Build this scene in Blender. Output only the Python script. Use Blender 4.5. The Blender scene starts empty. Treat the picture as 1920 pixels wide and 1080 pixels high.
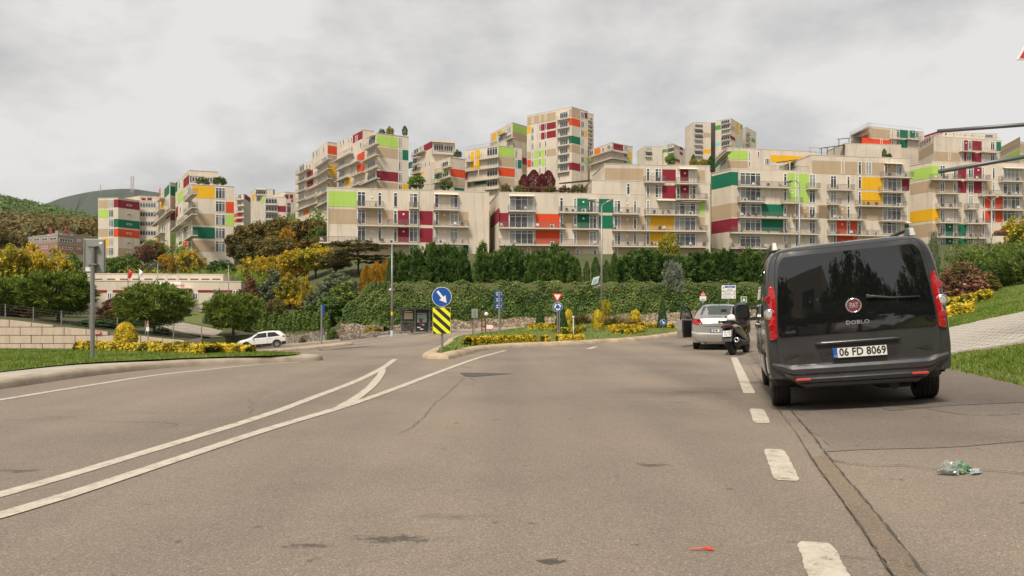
import bpy, bmesh, math, random
import numpy as np
from mathutils import Vector, Matrix

random.seed(7)
RNG = np.random.default_rng(11)
SC = bpy.context.scene
COL = SC.collection
R = math.radians

# ---------------------------------------------------------------- camera, sky, sun, exposure
FPX, CX, HY, EYE = 1370.0, 960.0, 595.0, 1.05     # focal length in photo pixels, principal column, horizon row, eye height
cam = bpy.data.cameras.new('camera')
cam.sensor_width = 36.0
cam.lens = FPX / 1920.0 * 36.0
cam.shift_y = (HY - 540.0) / 1920.0
cam.clip_start = 0.05
cam.clip_end = 9000
camo = bpy.data.objects.new('camera', cam)
camo.location = (0, 0, EYE)
camo.rotation_euler = (R(90), 0, 0)
COL.objects.link(camo)
SC.camera = camo
SC.render.engine = 'CYCLES'
SC.view_settings.view_transform = 'Standard'
SC.view_settings.look = 'None'
SC.view_settings.gamma = 1.0
SC.view_settings.use_curve_mapping = False
SC.view_settings.exposure = 1.42
SC.cycles.max_bounces = 6
SC.cycles.transparent_max_bounces = 12
SC.cycles.use_denoising = True

SUN_EL, SUN_AZ = R(52), R(205)       # azimuth clockwise from +Y
sl = bpy.data.lights.new('sun', 'SUN')
sl.energy = 1.5
sl.angle = R(14)
sl.color = (1.0, 0.91, 0.79)
so = bpy.data.objects.new('sun', sl)
sd = Vector((math.sin(SUN_AZ) * math.cos(SUN_EL), math.cos(SUN_AZ) * math.cos(SUN_EL), math.sin(SUN_EL)))
so.rotation_euler = sd.to_track_quat('Z', 'Y').to_euler()
so.location = (0, -20, 60)
COL.objects.link(so)

wd = bpy.data.worlds.new('World')
SC.world = wd
wd.use_nodes = True
nt = wd.node_tree
for n in list(nt.nodes):
    nt.nodes.remove(n)
def N(tree, typ, **kw):
    n = tree.nodes.new(typ)
    for k, v in kw.items():
        if k.startswith('i_'):
            key = k[2:]
            n.inputs[int(key) if key.isdigit() else key.replace('_', ' ')].default_value = v
        else:
            setattr(n, k, v)
    return n
def ramp(tree, stops, interp='LINEAR'):
    n = tree.nodes.new('ShaderNodeValToRGB')
    cr = n.color_ramp
    cr.interpolation = interp
    while len(cr.elements) > 1:
        cr.elements.remove(cr.elements[-1])
    for i, (p, c) in enumerate(stops):
        e = cr.elements[0] if i == 0 else cr.elements.new(p)
        e.position = p
        e.color = (*c, 1) if len(c) == 3 else c
    return n
L = nt.links.new
wo = N(nt, 'ShaderNodeOutputWorld')
sky = N(nt, 'ShaderNodeTexSky', sky_type='NISHITA', sun_disc=False, sun_elevation=SUN_EL, sun_rotation=SUN_AZ)
bg1 = N(nt, 'ShaderNodeBackground', i_Strength=0.06)
L(sky.outputs[0], bg1.inputs[0])
tc = N(nt, 'ShaderNodeTexCoord')
sep = N(nt, 'ShaderNodeSeparateXYZ')
L(tc.outputs['Generated'], sep.inputs[0])
den = N(nt, 'ShaderNodeMath', operation='ADD', i_1=0.34)
zc = N(nt, 'ShaderNodeMath', operation='MAXIMUM', i_1=0.0)
L(sep.outputs[2], zc.inputs[0]); L(zc.outputs[0], den.inputs[0])
dx = N(nt, 'ShaderNodeMath', operation='DIVIDE'); L(sep.outputs[0], dx.inputs[0]); L(den.outputs[0], dx.inputs[1])
dy = N(nt, 'ShaderNodeMath', operation='DIVIDE'); L(sep.outputs[1], dy.inputs[0]); L(den.outputs[0], dy.inputs[1])
cmb = N(nt, 'ShaderNodeCombineXYZ', i_2=1.90)
L(dx.outputs[0], cmb.inputs[0]); L(dy.outputs[0], cmb.inputs[1])
nz1 = N(nt, 'ShaderNodeTexNoise', i_Scale=0.95, i_Detail=3.0, i_Roughness=0.5, i_Distortion=0.2)
nz2 = N(nt, 'ShaderNodeTexNoise', i_Scale=2.9, i_Detail=12.0, i_Roughness=0.62, i_Distortion=0.1)
L(cmb.outputs[0], nz1.inputs['Vector']); L(cmb.outputs[0], nz2.inputs['Vector'])
nz = N(nt, 'ShaderNodeMix', data_type='FLOAT'); nz.inputs[0].default_value = 0.36
L(nz1.outputs[0], nz.inputs[2]); L(nz2.outputs[0], nz.inputs[3])
rp = ramp(nt, [(0.39, (0.150, 0.147, 0.143)), (0.455, (0.206, 0.201, 0.195)), (0.505, (0.258, 0.251, 0.243)), (0.56, (0.315, 0.306, 0.296))])
L(nz.outputs[0], rp.inputs[0])
bg2 = N(nt, 'ShaderNodeBackground', i_Strength=1.0)
hz = N(nt, 'ShaderNodeMapRange', interpolation_type='SMOOTHSTEP', i_1=0.0, i_2=0.30, i_3=0.70, i_4=0.0)
L(zc.outputs[0], hz.inputs[0])
hm = N(nt, 'ShaderNodeMix', data_type='RGBA'); hm.inputs[7].default_value = (0.318, 0.308, 0.296, 1)
L(hz.outputs[0], hm.inputs[0]); L(rp.outputs[0], hm.inputs[6]); L(hm.outputs[2], bg2.inputs[0])
mx = N(nt, 'ShaderNodeMixShader', i_0=0.93)
L(bg1.outputs[0], mx.inputs[1]); L(bg2.outputs[0], mx.inputs[2]); L(mx.outputs[0], wo.inputs[0])

# ---------------------------------------------------------------- helpers
def W(px, py, Y):
    return Vector(((px - CX) * Y / FPX, Y, EYE + (HY - py) * Y / FPX))

def tag(o, label=None, cat=None, group=None, kind=None):
    if label: o['label'] = label
    if cat: o['category'] = cat
    if group: o['group'] = group
    if kind: o['kind'] = kind
    return o

def empty(name, loc, label=None, cat=None, group=None, rot=None, kind=None):
    o = bpy.data.objects.new(name, None)
    o.location = loc
    o.empty_display_size = 0.2
    if rot: o.rotation_euler = rot
    COL.objects.link(o)
    tag(o, label, cat, group, kind)
    return o

def link(name, me, parent=None, world=False):
    """world=True: the mesh is in world coordinates and its parent is an unrotated empty"""
    o = bpy.data.objects.new(name, me)
    COL.objects.link(o)
    if parent is not None:
        o.parent = parent
        if world:
            q = parent
            loc = Vector((0, 0, 0))
            while q is not None:
                loc += Vector(q.location) if q.type == 'EMPTY' else Vector((0, 0, 0))
                q = q.parent if q.type != 'EMPTY' else None
            o.matrix_parent_inverse = Matrix.Translation(-loc) if parent.type == 'EMPTY' else Matrix.Identity(4)
    return o

def copy_tree(o, parent=None):
    c = o.copy()
    COL.objects.link(c)
    c.parent = parent
    for ch in list(o.children):
        copy_tree(ch, c)
    return c

class MB:
    """mesh builder"""
    def __init__(s):
        s.v = []; s.f = []; s.m = []; s.mi = 0
    def add(s, vs, fs):
        b = len(s.v)
        s.v.extend([tuple(p) for p in vs])
        for f in fs:
            s.f.append(tuple(i + b for i in f)); s.m.append(s.mi)
    def box(s, a, b):
        x0, y0, z0 = a; x1, y1, z1 = b
        s.add([(x0, y0, z0), (x1, y0, z0), (x1, y1, z0), (x0, y1, z0), (x0, y0, z1), (x1, y0, z1), (x1, y1, z1), (x0, y1, z1)],
              [(0, 3, 2, 1), (4, 5, 6, 7), (0, 1, 5, 4), (1, 2, 6, 5), (2, 3, 7, 6), (3, 0, 4, 7)])
    def hexa(s, p):
        s.add(p, [(0, 3, 2, 1), (4, 5, 6, 7), (0, 1, 5, 4), (1, 2, 6, 5), (2, 3, 7, 6), (3, 0, 4, 7)])
    def quad(s, a, b, c, d):
        s.add([a, b, c, d], [(0, 1, 2, 3)])
    def tube(s, pts, r, n=8, caps=True):
        pts = [Vector(p) for p in pts]
        rs = r if isinstance(r, (list, tuple)) else [r] * len(pts)
        rings = []
        up = Vector((0, 0, 1))
        for i, p in enumerate(pts):
            d = (pts[min(i + 1, len(pts) - 1)] - pts[max(i - 1, 0)]).normalized()
            ref = up if abs(d.z) < 0.95 else Vector((1, 0, 0))
            a = d.cross(ref).normalized(); b = d.cross(a).normalized()
            rings.append([p + (a * math.cos(t) + b * math.sin(t)) * rs[i] for t in [2 * math.pi * k / n for k in range(n)]])
        vs = [q for rg in rings for q in rg]
        fs = []
        for i in range(len(pts) - 1):
            for k in range(n):
                fs.append((i * n + k, i * n + (k + 1) % n, (i + 1) * n + (k + 1) % n, (i + 1) * n + k))
        if caps:
            fs.append(tuple(range(n))[::-1]); fs.append(tuple(range((len(pts) - 1) * n, len(pts) * n)))
        s.add(vs, fs)
    def lathe(s, prof, origin=(0, 0, 0), axis='z', n=24, a0=0, a1=2 * math.pi):
        o = Vector(origin); vs = []; full = abs(a1 - a0 - 2 * math.pi) < 1e-6
        cnt = n if full else n + 1
        for (r, h) in prof:
            for k in range(cnt):
                t = a0 + (a1 - a0) * k / n
                c, q = r * math.cos(t), r * math.sin(t)
                vs.append(o + (Vector((c, q, h)) if axis == 'z' else Vector((h, c, q)) if axis == 'x' else Vector((c, h, q))))
        fs = []
        for i in range(len(prof) - 1):
            for k in range(n):
                k2 = (k + 1) % cnt
                fs.append((i * cnt + k, i * cnt + k2, (i + 1) * cnt + k2, (i + 1) * cnt + k))
        s.add(vs, fs)
    def prism(s, poly, frame, d0, d1):
        """poly: list of (u,v); frame: (O, U, V, Nrm); from offset d0 to d1 along Nrm"""
        O, U, V, Nn = [Vector(q) for q in frame]
        n = len(poly)
        vs = [O + U * u + V * v + Nn * d0 for u, v in poly] + [O + U * u + V * v + Nn * d1 for u, v in poly]
        fs = [tuple(range(n))[::-1], tuple(range(n, 2 * n))] + [(i, (i + 1) % n, n + (i + 1) % n, n + i) for i in range(n)]
        s.add(vs, fs)
    def grid(s, rows, close=False):
        nr, nc = len(rows), len(rows[0])
        vs = [p for r in rows for p in r]
        fs = []
        for i in range(nr - 1):
            for k in range(nc if close else nc - 1):
                k2 = (k + 1) % nc
                fs.append((i * nc + k, i * nc + k2, (i + 1) * nc + k2, (i + 1) * nc + k))
        s.add(vs, fs)
    def mesh(s, name, mats, smooth=False):
        me = bpy.data.meshes.new(name)
        me.from_pydata([tuple(v) for v in s.v], [], s.f)
        for m in (mats if isinstance(mats, (list, tuple)) else [mats]):
            me.materials.append(m)
        if any(s.m):
            me.polygons.foreach_set('material_index', s.m)
        if smooth:
            me.polygons.foreach_set('use_smooth', [True] * len(s.f))
        me.update()
        return me
    def build(s, name, mats, parent=None, smooth=False, world=False, fix=False, bevel=None, auto=None):
        me = s.mesh(name, mats, smooth)
        if fix:
            bm = bmesh.new(); bm.from_mesh(me); bmesh.ops.recalc_face_normals(bm, faces=bm.faces[:]); bm.to_mesh(me); bm.free()
        if auto is not None:
            me.polygons.foreach_set('use_smooth', [True] * len(me.polygons))
            me.set_sharp_from_angle(angle=R(auto))
        o = link(name, me, parent, world)
        if bevel:
            md = o.modifiers.new('bevel', 'BEVEL'); md.width = bevel; md.segments = 2; md.limit_method = 'ANGLE'; md.angle_limit = R(40)
        return o

def np_mesh(name, verts, nper, mats, midx=None, smooth=False):
    """verts (n*nper,3) array; faces of nper consecutive verts"""
    verts = np.asarray(verts, dtype=np.float32)
    n = len(verts) // nper
    me = bpy.data.meshes.new(name)
    me.vertices.add(len(verts)); me.vertices.foreach_set('co', verts.ravel())
    me.loops.add(n * nper); me.loops.foreach_set('vertex_index', np.arange(n * nper, dtype=np.int32))
    me.polygons.add(n)
    me.polygons.foreach_set('loop_start', np.arange(0, n * nper, nper, dtype=np.int32))
    try:
        me.polygons.foreach_set('loop_total', np.full(n, nper, dtype=np.int32))
    except Exception:
        pass
    for m in (mats if isinstance(mats, (list, tuple)) else [mats]):
        me.materials.append(m)
    if midx is not None:
        me.polygons.foreach_set('material_index', np.asarray(midx, dtype=np.int32))
    if smooth:
        me.polygons.foreach_set('use_smooth', [True] * n)
    me.update(calc_edges=True)
    return me

def text_mesh(txt, size, mat, extrude=0.002, align='CENTER', bold=0.0, spacing=1.0, name='lettering'):
    cu = bpy.data.curves.new(name, 'FONT')
    cu.body = txt; cu.size = size; cu.extrude = extrude; cu.align_x = align; cu.align_y = 'CENTER'
    cu.offset = bold; cu.space_character = spacing; cu.resolution_u = 3
    ob = bpy.data.objects.new(name, cu)
    COL.objects.link(ob)
    dg = bpy.context.evaluated_depsgraph_get()
    me = bpy.data.meshes.new_from_object(ob.evaluated_get(dg))
    bpy.data.objects.remove(ob); bpy.data.curves.remove(cu)
    me.materials.clear(); me.materials.append(mat)
    return me

# ---------------------------------------------------------------- materials
MATS = {}
def mat(name, col, rough=0.6, metal=0.0, coat=0.0, var=0.0, vscale=4.0, bump=0.0, bscale=30.0, spec=0.5, coord='Object', stretch=None, col2=None, emit=None, transmission=0.0, alpha=1.0):
    if name in MATS: return MATS[name]
    m = bpy.data.materials.new(name); m.use_nodes = True
    t = m.node_tree; b = t.nodes['Principled BSDF']
    b.inputs['Roughness'].default_value = rough
    b.inputs['Metallic'].default_value = metal
    b.inputs['Coat Weight'].default_value = coat
    b.inputs['Coat Roughness'].default_value = 0.04
    b.inputs['Specular IOR Level'].default_value = spec
    b.inputs['Transmission Weight'].default_value = transmission
    b.inputs['Alpha'].default_value = alpha
    b.inputs['Base Color'].default_value = (*col, 1)
    if emit: 
        b.inputs['Emission Color'].default_value = (*emit, 1); b.inputs['Emission Strength'].default_value = 1
    if var or bump:
        tcn = N(t, 'ShaderNodeTexCoord')
        mp = N(t, 'ShaderNodeMapping')
        if stretch: mp.inputs['Scale'].default_value = stretch
        t.links.new(tcn.outputs[coord], mp.inputs[0])
    if var:
        nzn = N(t, 'ShaderNodeTexNoise', i_Scale=vscale, i_Detail=5.0, i_Roughness=0.6)
        t.links.new(mp.outputs[0], nzn.inputs['Vector'])
        c2 = col2 or tuple(c * (1 - var) for c in col)
        rr = ramp(t, [(0.32, c2), (0.62, col)])
        t.links.new(nzn.outputs[0], rr.inputs[0]); t.links.new(rr.outputs[0], b.inputs['Base Color'])
    if bump:
        nb = N(t, 'ShaderNodeTexNoise', i_Scale=bscale, i_Detail=4.0)
        t.links.new(mp.outputs[0], nb.inputs['Vector'])
        bn = N(t, 'ShaderNodeBump', i_Strength=bump, i_Distance=0.02)
        t.links.new(nb.outputs[0], bn.inputs['Height']); t.links.new(bn.outputs[0], b.inputs['Normal'])
    MATS[name] = m
    return m

def leafmat(name, cols, rough=0.55, trans=0.25, clump=1.2, gain=1.45):
    """leaf colours vary leaf by leaf and between plants"""
    if name in MATS: return MATS[name]
    cols = [tuple(min(0.85, v * gain) for v in c) for c in cols]
    m = bpy.data.materials.new(name); m.use_nodes = True
    t = m.node_tree; b = t.nodes['Principled BSDF']
    g = N(t, 'ShaderNodeNewGeometry')
    oi = N(t, 'ShaderNodeObjectInfo')
    tcn = N(t, 'ShaderNodeTexCoord')
    nzn = N(t, 'ShaderNodeTexNoise', i_Scale=clump, i_Detail=2.0)
    t.links.new(tcn.outputs['Object'], nzn.inputs['Vector'])
    a1 = N(t, 'ShaderNodeMath', operation='MULTIPLY', i_1=0.55); t.links.new(g.outputs['Random Per Island'], a1.inputs[0])
    a2 = N(t, 'ShaderNodeMath', operation='MULTIPLY_ADD', i_1=1.3, i_2=-0.42); t.links.new(nzn.outputs[0], a2.inputs[0])
    a3 = N(t, 'ShaderNodeMath', operation='ADD'); t.links.new(a1.outputs[0], a3.inputs[0]); t.links.new(a2.outputs[0], a3.inputs[1])
    a4 = N(t, 'ShaderNodeMath', operation='MULTIPLY_ADD', i_1=0.22, i_2=-0.06); t.links.new(oi.outputs['Random'], a4.inputs[0])
    a5 = N(t, 'ShaderNodeMath', operation='ADD', use_clamp=True); t.links.new(a3.outputs[0], a5.inputs[0]); t.links.new(a4.outputs[0], a5.inputs[1])
    k = len(cols)
    rr = ramp(t, [(0.12 + 0.76 * i / max(1, k - 1), c) for i, c in enumerate(cols)])
    t.links.new(a5.outputs[0], rr.inputs[0]); t.links.new(rr.outputs[0], b.inputs['Base Color'])
    b.inputs['Roughness'].default_value = rough
    b.inputs['Specular IOR Level'].default_value = 0.3
    tr = N(t, 'ShaderNodeBsdfTranslucent'); t.links.new(rr.outputs[0], tr.inputs[0])
    ms = N(t, 'ShaderNodeMixShader', i_0=trans)
    t.links.new(b.outputs[0], ms.inputs[1]); t.links.new(tr.outputs[0], ms.inputs[2])
    t.links.new(ms.outputs[0], t.nodes['Material Output'].inputs[0])
    MATS[name] = m
    return m
# ---------------------------------------------------------------- terrain functions
def sstep(x, a, b):
    t = np.clip((np.asarray(x, dtype=float) - a) / (b - a), 0, 1)
    return t * t * (3 - 2 * t)
HD = math.atan(0.28)                       # heading of the road edge and of the parked vehicles
FWD = Vector((math.sin(HD), math.cos(HD), 0)); RGT = Vector((math.cos(HD), -math.sin(HD), 0))
SEAM = (1.60, 2.97)
def seam_d(x, y):
    return (x - SEAM[0]) * RGT.x + (y - SEAM[1]) * RGT.y
def seam_s(x, y):
    return (x - SEAM[0]) * FWD.x + (y - SEAM[1]) * FWD.y
def seam_pt(s, d):
    return SEAM[0] + FWD.x * s + RGT.x * d, SEAM[1] + FWD.y * s + RGT.y * d
def g_road(x, y):
    x = np.asarray(x, dtype=float); y = np.asarray(y, dtype=float)
    s = np.interp(x, [-60, -35, -23, -12, -7, 0, 5, 24, 60], [-3.6, -2.7, -1.85, -0.8, -0.4, -0.1, 0.05, 0.8, 2.2])
    z = s * sstep(y, 16, 42)
    d = seam_d(x, y)
    return z + np.minimum(0.5 * (d + np.sqrt(d * d + 0.02)), 2.7) * 0.091 * (1 - sstep(y, 28, 42))
def g_bank(x, y):
    d = seam_d(x, y)
    return np.interp(d, [2.5, 2.7, 4, 9.2, 11, 14, 40], [-0.02, 0.255, 0.60, 2.0, 2.45, 2.6, 3.2]) * (1 - sstep(y, 34, 52)) - 0.6 * sstep(y, 34, 52)
def y0_hill(x):
    return np.interp(x, [-200, -28, -26.3, -17, -13, 200], [62.3, 62.3, 78.6, 78.6, 75.6, 75.6])
def h0_hill(x):
    return np.interp(x, [-200, -60, -43, -28, -26.3, -19.5, -17, -14.5, 200], [2.4, 2.2, 0.87, -0.95, -0.6, -0.35, 2.4, 4.55, 4.8])
def hill(x, y):
    x = np.asarray(x, dtype=float); y = np.asarray(y, dtype=float)
    a = x / np.maximum(y, 1)
    Lp = np.interp(y, [60, 95, 120, 170, 235, 330, 450, 700, 900], [-0.5, 1.6, 5.5, 13.0, 20.0, 34.0, 52.0, 92.0, 112.0])
    Rp = np.interp(y, [60, 92, 122, 140, 160, 200, 250, 450, 700, 900], [4.0, 5.6, 11.0, 13.5, 18.0, 29.0, 40.0, 84.0, 105.0, 112.0])
    t = sstep(a, -0.36, -0.20)
    p = Lp * (1 - t) + Rp * t
    p = p - 0.10 * np.clip(y - 450, 0, 500) * sstep(a, -0.60, -0.48)
    p = p + np.interp(a, [-0.9, -0.7, -0.6, -0.55], [24.0, 17.0, 3.0, 0.0]) * sstep(y, 350, 600)
    y0 = y0_hill(x)
    k = sstep(y, y0 + 3, np.maximum(y0 + 14, 97))
    return h0_hill(x) * (1 - k) + p * k
def terrain(x, y):
    x = float(x); y = float(y)
    z = float(g_road(x, y))
    if 2.6 < seam_d(x, y) and y < 52: z = max(z, float(g_bank(x, y)))
    if y > float(y0_hill(x)): z = max(z, float(hill(x, y)))
    return z
def hit(px, py, ymin=3.0, ymax=900.0):
    """first terrain point on the sight line through a photo pixel"""
    dx, dz = (px - CX) / FPX, (HY - py) / FPX
    Y = ymin
    prev = None
    while Y < ymax:
        d = EYE + dz * Y - terrain(dx * Y, Y)
        if d <= 0:
            lo, hi = prev or Y, Y
            for _ in range(18):
                m = (lo + hi) / 2
                if EYE + dz * m - terrain(dx * m, m) > 0: lo = m
                else: hi = m
            return Vector((dx * hi, hi, terrain(dx * hi, hi)))
        prev = Y
        Y *= 1.012
    return Vector((dx * ymax, ymax, terrain(dx * ymax, ymax)))
def on(px, Y):
    x = (px - CX) * Y / FPX
    return Vector((x, Y, terrain(x, Y)))
def flat(px, py, z=0.0):
    Y = (EYE - z) * FPX / (py - HY)
    return Vector(((px - CX) * Y / FPX, Y, z))
def smooth_line(pts, step=0.25):
    pts = [Vector(p) for p in pts]
    out = []
    P = [pts[0] * 2 - pts[1]] + pts + [pts[-1] * 2 - pts[-2]]
    for i in range(1, len(P) - 2):
        n = max(2, int((P[i + 1] - P[i]).length / step))
        for k in range(n):
            t = k / n
            out.append(0.5 * ((2 * P[i]) + (P[i + 1] - P[i - 1]) * t + (2 * P[i - 1] - 5 * P[i] + 4 * P[i + 1] - P[i + 2]) * t * t + (3 * P[i] - P[i - 1] - 3 * P[i + 1] + P[i + 2]) * t ** 3))
    out.append(pts[-1])
    return out

# ---------------------------------------------------------------- ground materials
def asphalt_mat(name='asphalt', tint=(1, 1, 1), stains=True):
    m = bpy.data.materials.new(name); m.use_nodes = True
    t = m.node_tree; b = t.nodes['Principled BSDF']; lk = t.links.new
    tcn = N(t, 'ShaderNodeTexCoord')
    def noise(scale, detail=4.0, rough=0.6, stretch=None):
        n = N(t, 'ShaderNodeTexNoise', i_Scale=scale, i_Detail=detail, i_Roughness=rough)
        if stretch:
            mp = N(t, 'ShaderNodeMapping'); mp.inputs['Scale'].default_value = stretch; mp.inputs['Rotation'].default_value = (0, 0, HD)
            lk(tcn.outputs['Object'], mp.inputs[0]); lk(mp.outputs[0], n.inputs['Vector'])
        else:
            lk(tcn.outputs['Object'], n.inputs['Vector'])
        return n
    # aggregate: pale and dark chips
    v = N(t, 'ShaderNodeTexVoronoi', i_Scale=150.0); lk(tcn.outputs['Object'], v.inputs['Vector'])
    sepc = N(t, 'ShaderNodeSeparateColor'); lk(v.outputs['Color'], sepc.inputs[0])
    chips = ramp(t, [(p_, tuple(v * k for v, k in zip(c_, tint))) for p_, c_ in ((0.0, (0.175, 0.142, 0.110)), (0.15, (0.244, 0.199, 0.155)), (0.85, (0.302, 0.248, 0.194)), (1.0, (0.43, 0.365, 0.295)))])
    lk(sepc.outputs[0], chips.inputs[0])
    # broad tone: traffic polish, old repairs
    big = noise(0.23, 5.0, 0.62)
    tone = ramp(t, [(0.30, (0.76, 0.76, 0.78)), (0.5, (0.98, 0.98, 0.98)), (0.72, (1.13, 1.11, 1.09))])
    lk(big.outputs[0], tone.inputs[0])
    mul = N(t, 'ShaderNodeMix', data_type='RGBA', blend_type='MULTIPLY'); mul.inputs[0].default_value = 1.0
    lk(chips.outputs[0], mul.inputs[6]); lk(tone.outputs[0], mul.inputs[7])
    lane = noise(0.55, 3.0, 0.5, (1.0, 0.07, 1.0))
    lt = ramp(t, [(0.34, (0.82, 0.82, 0.84)), (0.6, (1.06, 1.06, 1.05))]); lk(lane.outputs[0], lt.inputs[0])
    mul2 = N(t, 'ShaderNodeMix', data_type='RGBA', blend_type='MULTIPLY'); mul2.inputs[0].default_value = 1.0
    lk(mul.outputs[2], mul2.inputs[6]); lk(lt.outputs[0], mul2.inputs[7])
    cur = mul2.outputs[2]
    # small dark tar spots
    sp = noise(4.2, 5.0, 0.66)
    spr = ramp(t, [(0.655, (0, 0, 0)), (0.69, (1, 1, 1))]); lk(sp.outputs[0], spr.inputs[0])
    # local tar stains: (x, y, rx, ry, strength)
    def stain(x, y, rx, ry, lo, hi, nscale):
        mp = N(t, 'ShaderNodeMapping', vector_type='POINT')
        mp.inputs['Location'].default_value = (-x / rx, -y / ry, 0); mp.inputs['Scale'].default_value = (1 / rx, 1 / ry, 0)
        lk(tcn.outputs['Object'], mp.inputs[0])
        ln = N(t, 'ShaderNodeVectorMath', operation='LENGTH'); lk(mp.outputs[0], ln.inputs[0])
        fall = N(t, 'ShaderNodeMapRange', i_1=0.0, i_2=1.0, i_3=1.0, i_4=0.0); lk(ln.outputs['Value'], fall.inputs[0])
        nn = noise(nscale, 5.0, 0.65)
        ml = N(t, 'ShaderNodeMath', operation='MULTIPLY'); lk(fall.outputs[0], ml.inputs[0]); lk(nn.outputs[0], ml.inputs[1])
        r_ = N(t, 'ShaderNodeMapRange', i_1=lo, i_2=hi, i_3=0.0, i_4=1.0); lk(ml.outputs[0], r_.inputs[0])
        return r_.outputs[0]
    acc = spr.outputs[0]
    first = N(t, 'ShaderNodeMath', operation='MULTIPLY', i_1=0.55); lk(acc, first.inputs[0]); acc = first.outputs[0]
    for (x, y, rx, ry, lo, hi, ns, st) in [(-0.55, 3.46, 0.62, 0.20, 0.33, 0.43, 18, 0.7), (-0.95, 3.36, 0.5, 0.15, 0.36, 0.46, 18, 0.6), (0.17, 3.14, 0.16, 0.12, 0.30, 0.38, 16, 0.8),
                                       (-0.3, 3.85, 0.45, 0.14, 0.22, 0.6, 4, 0.5), (2.5, 10.2, 1.6, 1.5, 0.15, 0.75, 2, 0.75), (2.1, 9.0, 0.8, 0.10, 0.36, 0.46, 5, 0.6),
                                       (-3.4, 5.0, 0.6, 0.2, 0.34, 0.44, 8, 0.6), (1.0, 5.2, 0.5, 0.25, 0.36, 0.46, 9, 0.6), (4.6, 6.6, 1.3, 0.7, 0.2, 0.7, 2, 0.5)] if stains else []:
        o_ = stain(x, y, rx, ry, lo, hi, ns)
        m1 = N(t, 'ShaderNodeMath', operation='MULTIPLY', i_1=st); lk(o_, m1.inputs[0])
        m2 = N(t, 'ShaderNodeMath', operation='MAXIMUM'); lk(acc, m2.inputs[0]); lk(m1.outputs[0], m2.inputs[1]); acc = m2.outputs[0]
    # hair cracks
    wp = noise(1.3, 3.0, 0.5)
    mp3 = N(t, 'ShaderNodeVectorMath', operation='MULTIPLY_ADD'); lk(wp.outputs['Color'], mp3.inputs[0]); mp3.inputs[1].default_value = (0.7, 0.7, 0); lk(tcn.outputs['Object'], mp3.inputs[2])
    vc = N(t, 'ShaderNodeTexVoronoi', feature='DISTANCE_TO_EDGE', i_Scale=0.20); lk(mp3.outputs[0], vc.inputs['Vector'])
    cr = ramp(t, [(0.0, (1, 1, 1)), (0.0022, (0, 0, 0))]); lk(vc.outputs['Distance'], cr.inputs[0])
    gate = noise(0.3, 2.0); gr = ramp(t, [(0.50, (0, 0, 0)), (0.60, (1, 1, 1))]); lk(gate.outputs[0], gr.inputs[0])
    cm = N(t, 'ShaderNodeMath', operation='MULTIPLY'); lk(cr.outputs[0], cm.inputs[0]); lk(gr.outputs[0], cm.inputs[1])
    cm2 = N(t, 'ShaderNodeMath', operation='MULTIPLY', i_1=0.7); lk(cm.outputs[0], cm2.inputs[0])
    am = N(t, 'ShaderNodeMath', operation='MAXIMUM'); lk(acc, am.inputs[0]); lk(cm2.outputs[0], am.inputs[1])
    fin = N(t, 'ShaderNodeMix', data_type='RGBA'); lk(am.outputs[0], fin.inputs[0]); lk(cur, fin.inputs[6]); fin.inputs[7].default_value = (0.052, 0.046, 0.041, 1)
    lk(fin.outputs[2], b.inputs['Base Color'])
    b.inputs['Roughness'].default_value = 0.82; b.inputs['Specular IOR Level'].default_value = 0.28
    bn = N(t, 'ShaderNodeBump', i_Strength=0.8, i_Distance=0.007); lk(sepc.outputs[1], bn.inputs['Height']); lk(bn.outputs[0], b.inputs['Normal'])
    return m
ASPHALT = asphalt_mat()

def paint_mat():
    m = bpy.data.materials.new('road_paint'); m.use_nodes = True
    t = m.node_tree; b = t.nodes['Principled BSDF']; lk = t.links.new
    tcn = N(t, 'ShaderNodeTexCoord')
    n1 = N(t, 'ShaderNodeTexNoise', i_Scale=7.0, i_Detail=8.0, i_Roughness=0.72); lk(tcn.outputs['Object'], n1.inputs['Vector'])
    n2 = N(t, 'ShaderNodeTexVoronoi', i_Scale=75.0); lk(tcn.outputs['Object'], n2.inputs['Vector'])
    sc = N(t, 'ShaderNodeSeparateColor'); lk(n2.outputs['Color'], sc.inputs[0])
    ad = N(t, 'ShaderNodeMath', operation='MULTIPLY_ADD', i_1=0.14); lk(sc.outputs[0], ad.inputs[0]); lk(n1.outputs[0], ad.inputs[2])
    rr = ramp(t, [(0.40, (0.235, 0.19, 0.145)), (0.47, (0.43, 0.38, 0.30)), (0.66, (0.57, 0.51, 0.415))])
    lk(ad.outputs[0], rr.inputs[0]); lk(rr.outputs[0], b.inputs['Base Color'])
    b.inputs['Roughness'].default_value = 0.7
    return m
PAINT = paint_mat()
GRASS = mat('lawn_soil', (0.12, 0.165, 0.022), 0.9, var=0.6, vscale=1.6, bump=0.6, bscale=40, col2=(0.11, 0.105, 0.03))
BLADE = leafmat('grass_blades', [(0.055, 0.105, 0.008), (0.10, 0.175, 0.016), (0.15, 0.22, 0.024), (0.22, 0.24, 0.06)], trans=0.2, clump=0.8, gain=1.2)
CONC = mat('kerb_concrete', (0.44, 0.37, 0.28), 0.9, var=0.32, vscale=2.2, bump=0.5, bscale=35, col2=(0.30, 0.245, 0.175))
SIDEW = mat('sidewalk_concrete', (0.45, 0.40, 0.33), 0.9, var=0.18, vscale=1.2, bump=0.25, bscale=50)
SAND = mat('sand_kerb', (0.50, 0.39, 0.26), 0.95, var=0.35, vscale=1.6, bump=0.7, bscale=14)
SCRUB = mat('hillside_soil', (0.085, 0.09, 0.028), 0.95, var=0.45, vscale=0.08, bump=0.8, bscale=1.2, col2=(0.055, 0.065, 0.018))
CRACK = mat('crack_fill', (0.085, 0.070, 0.057), 0.95)
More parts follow.
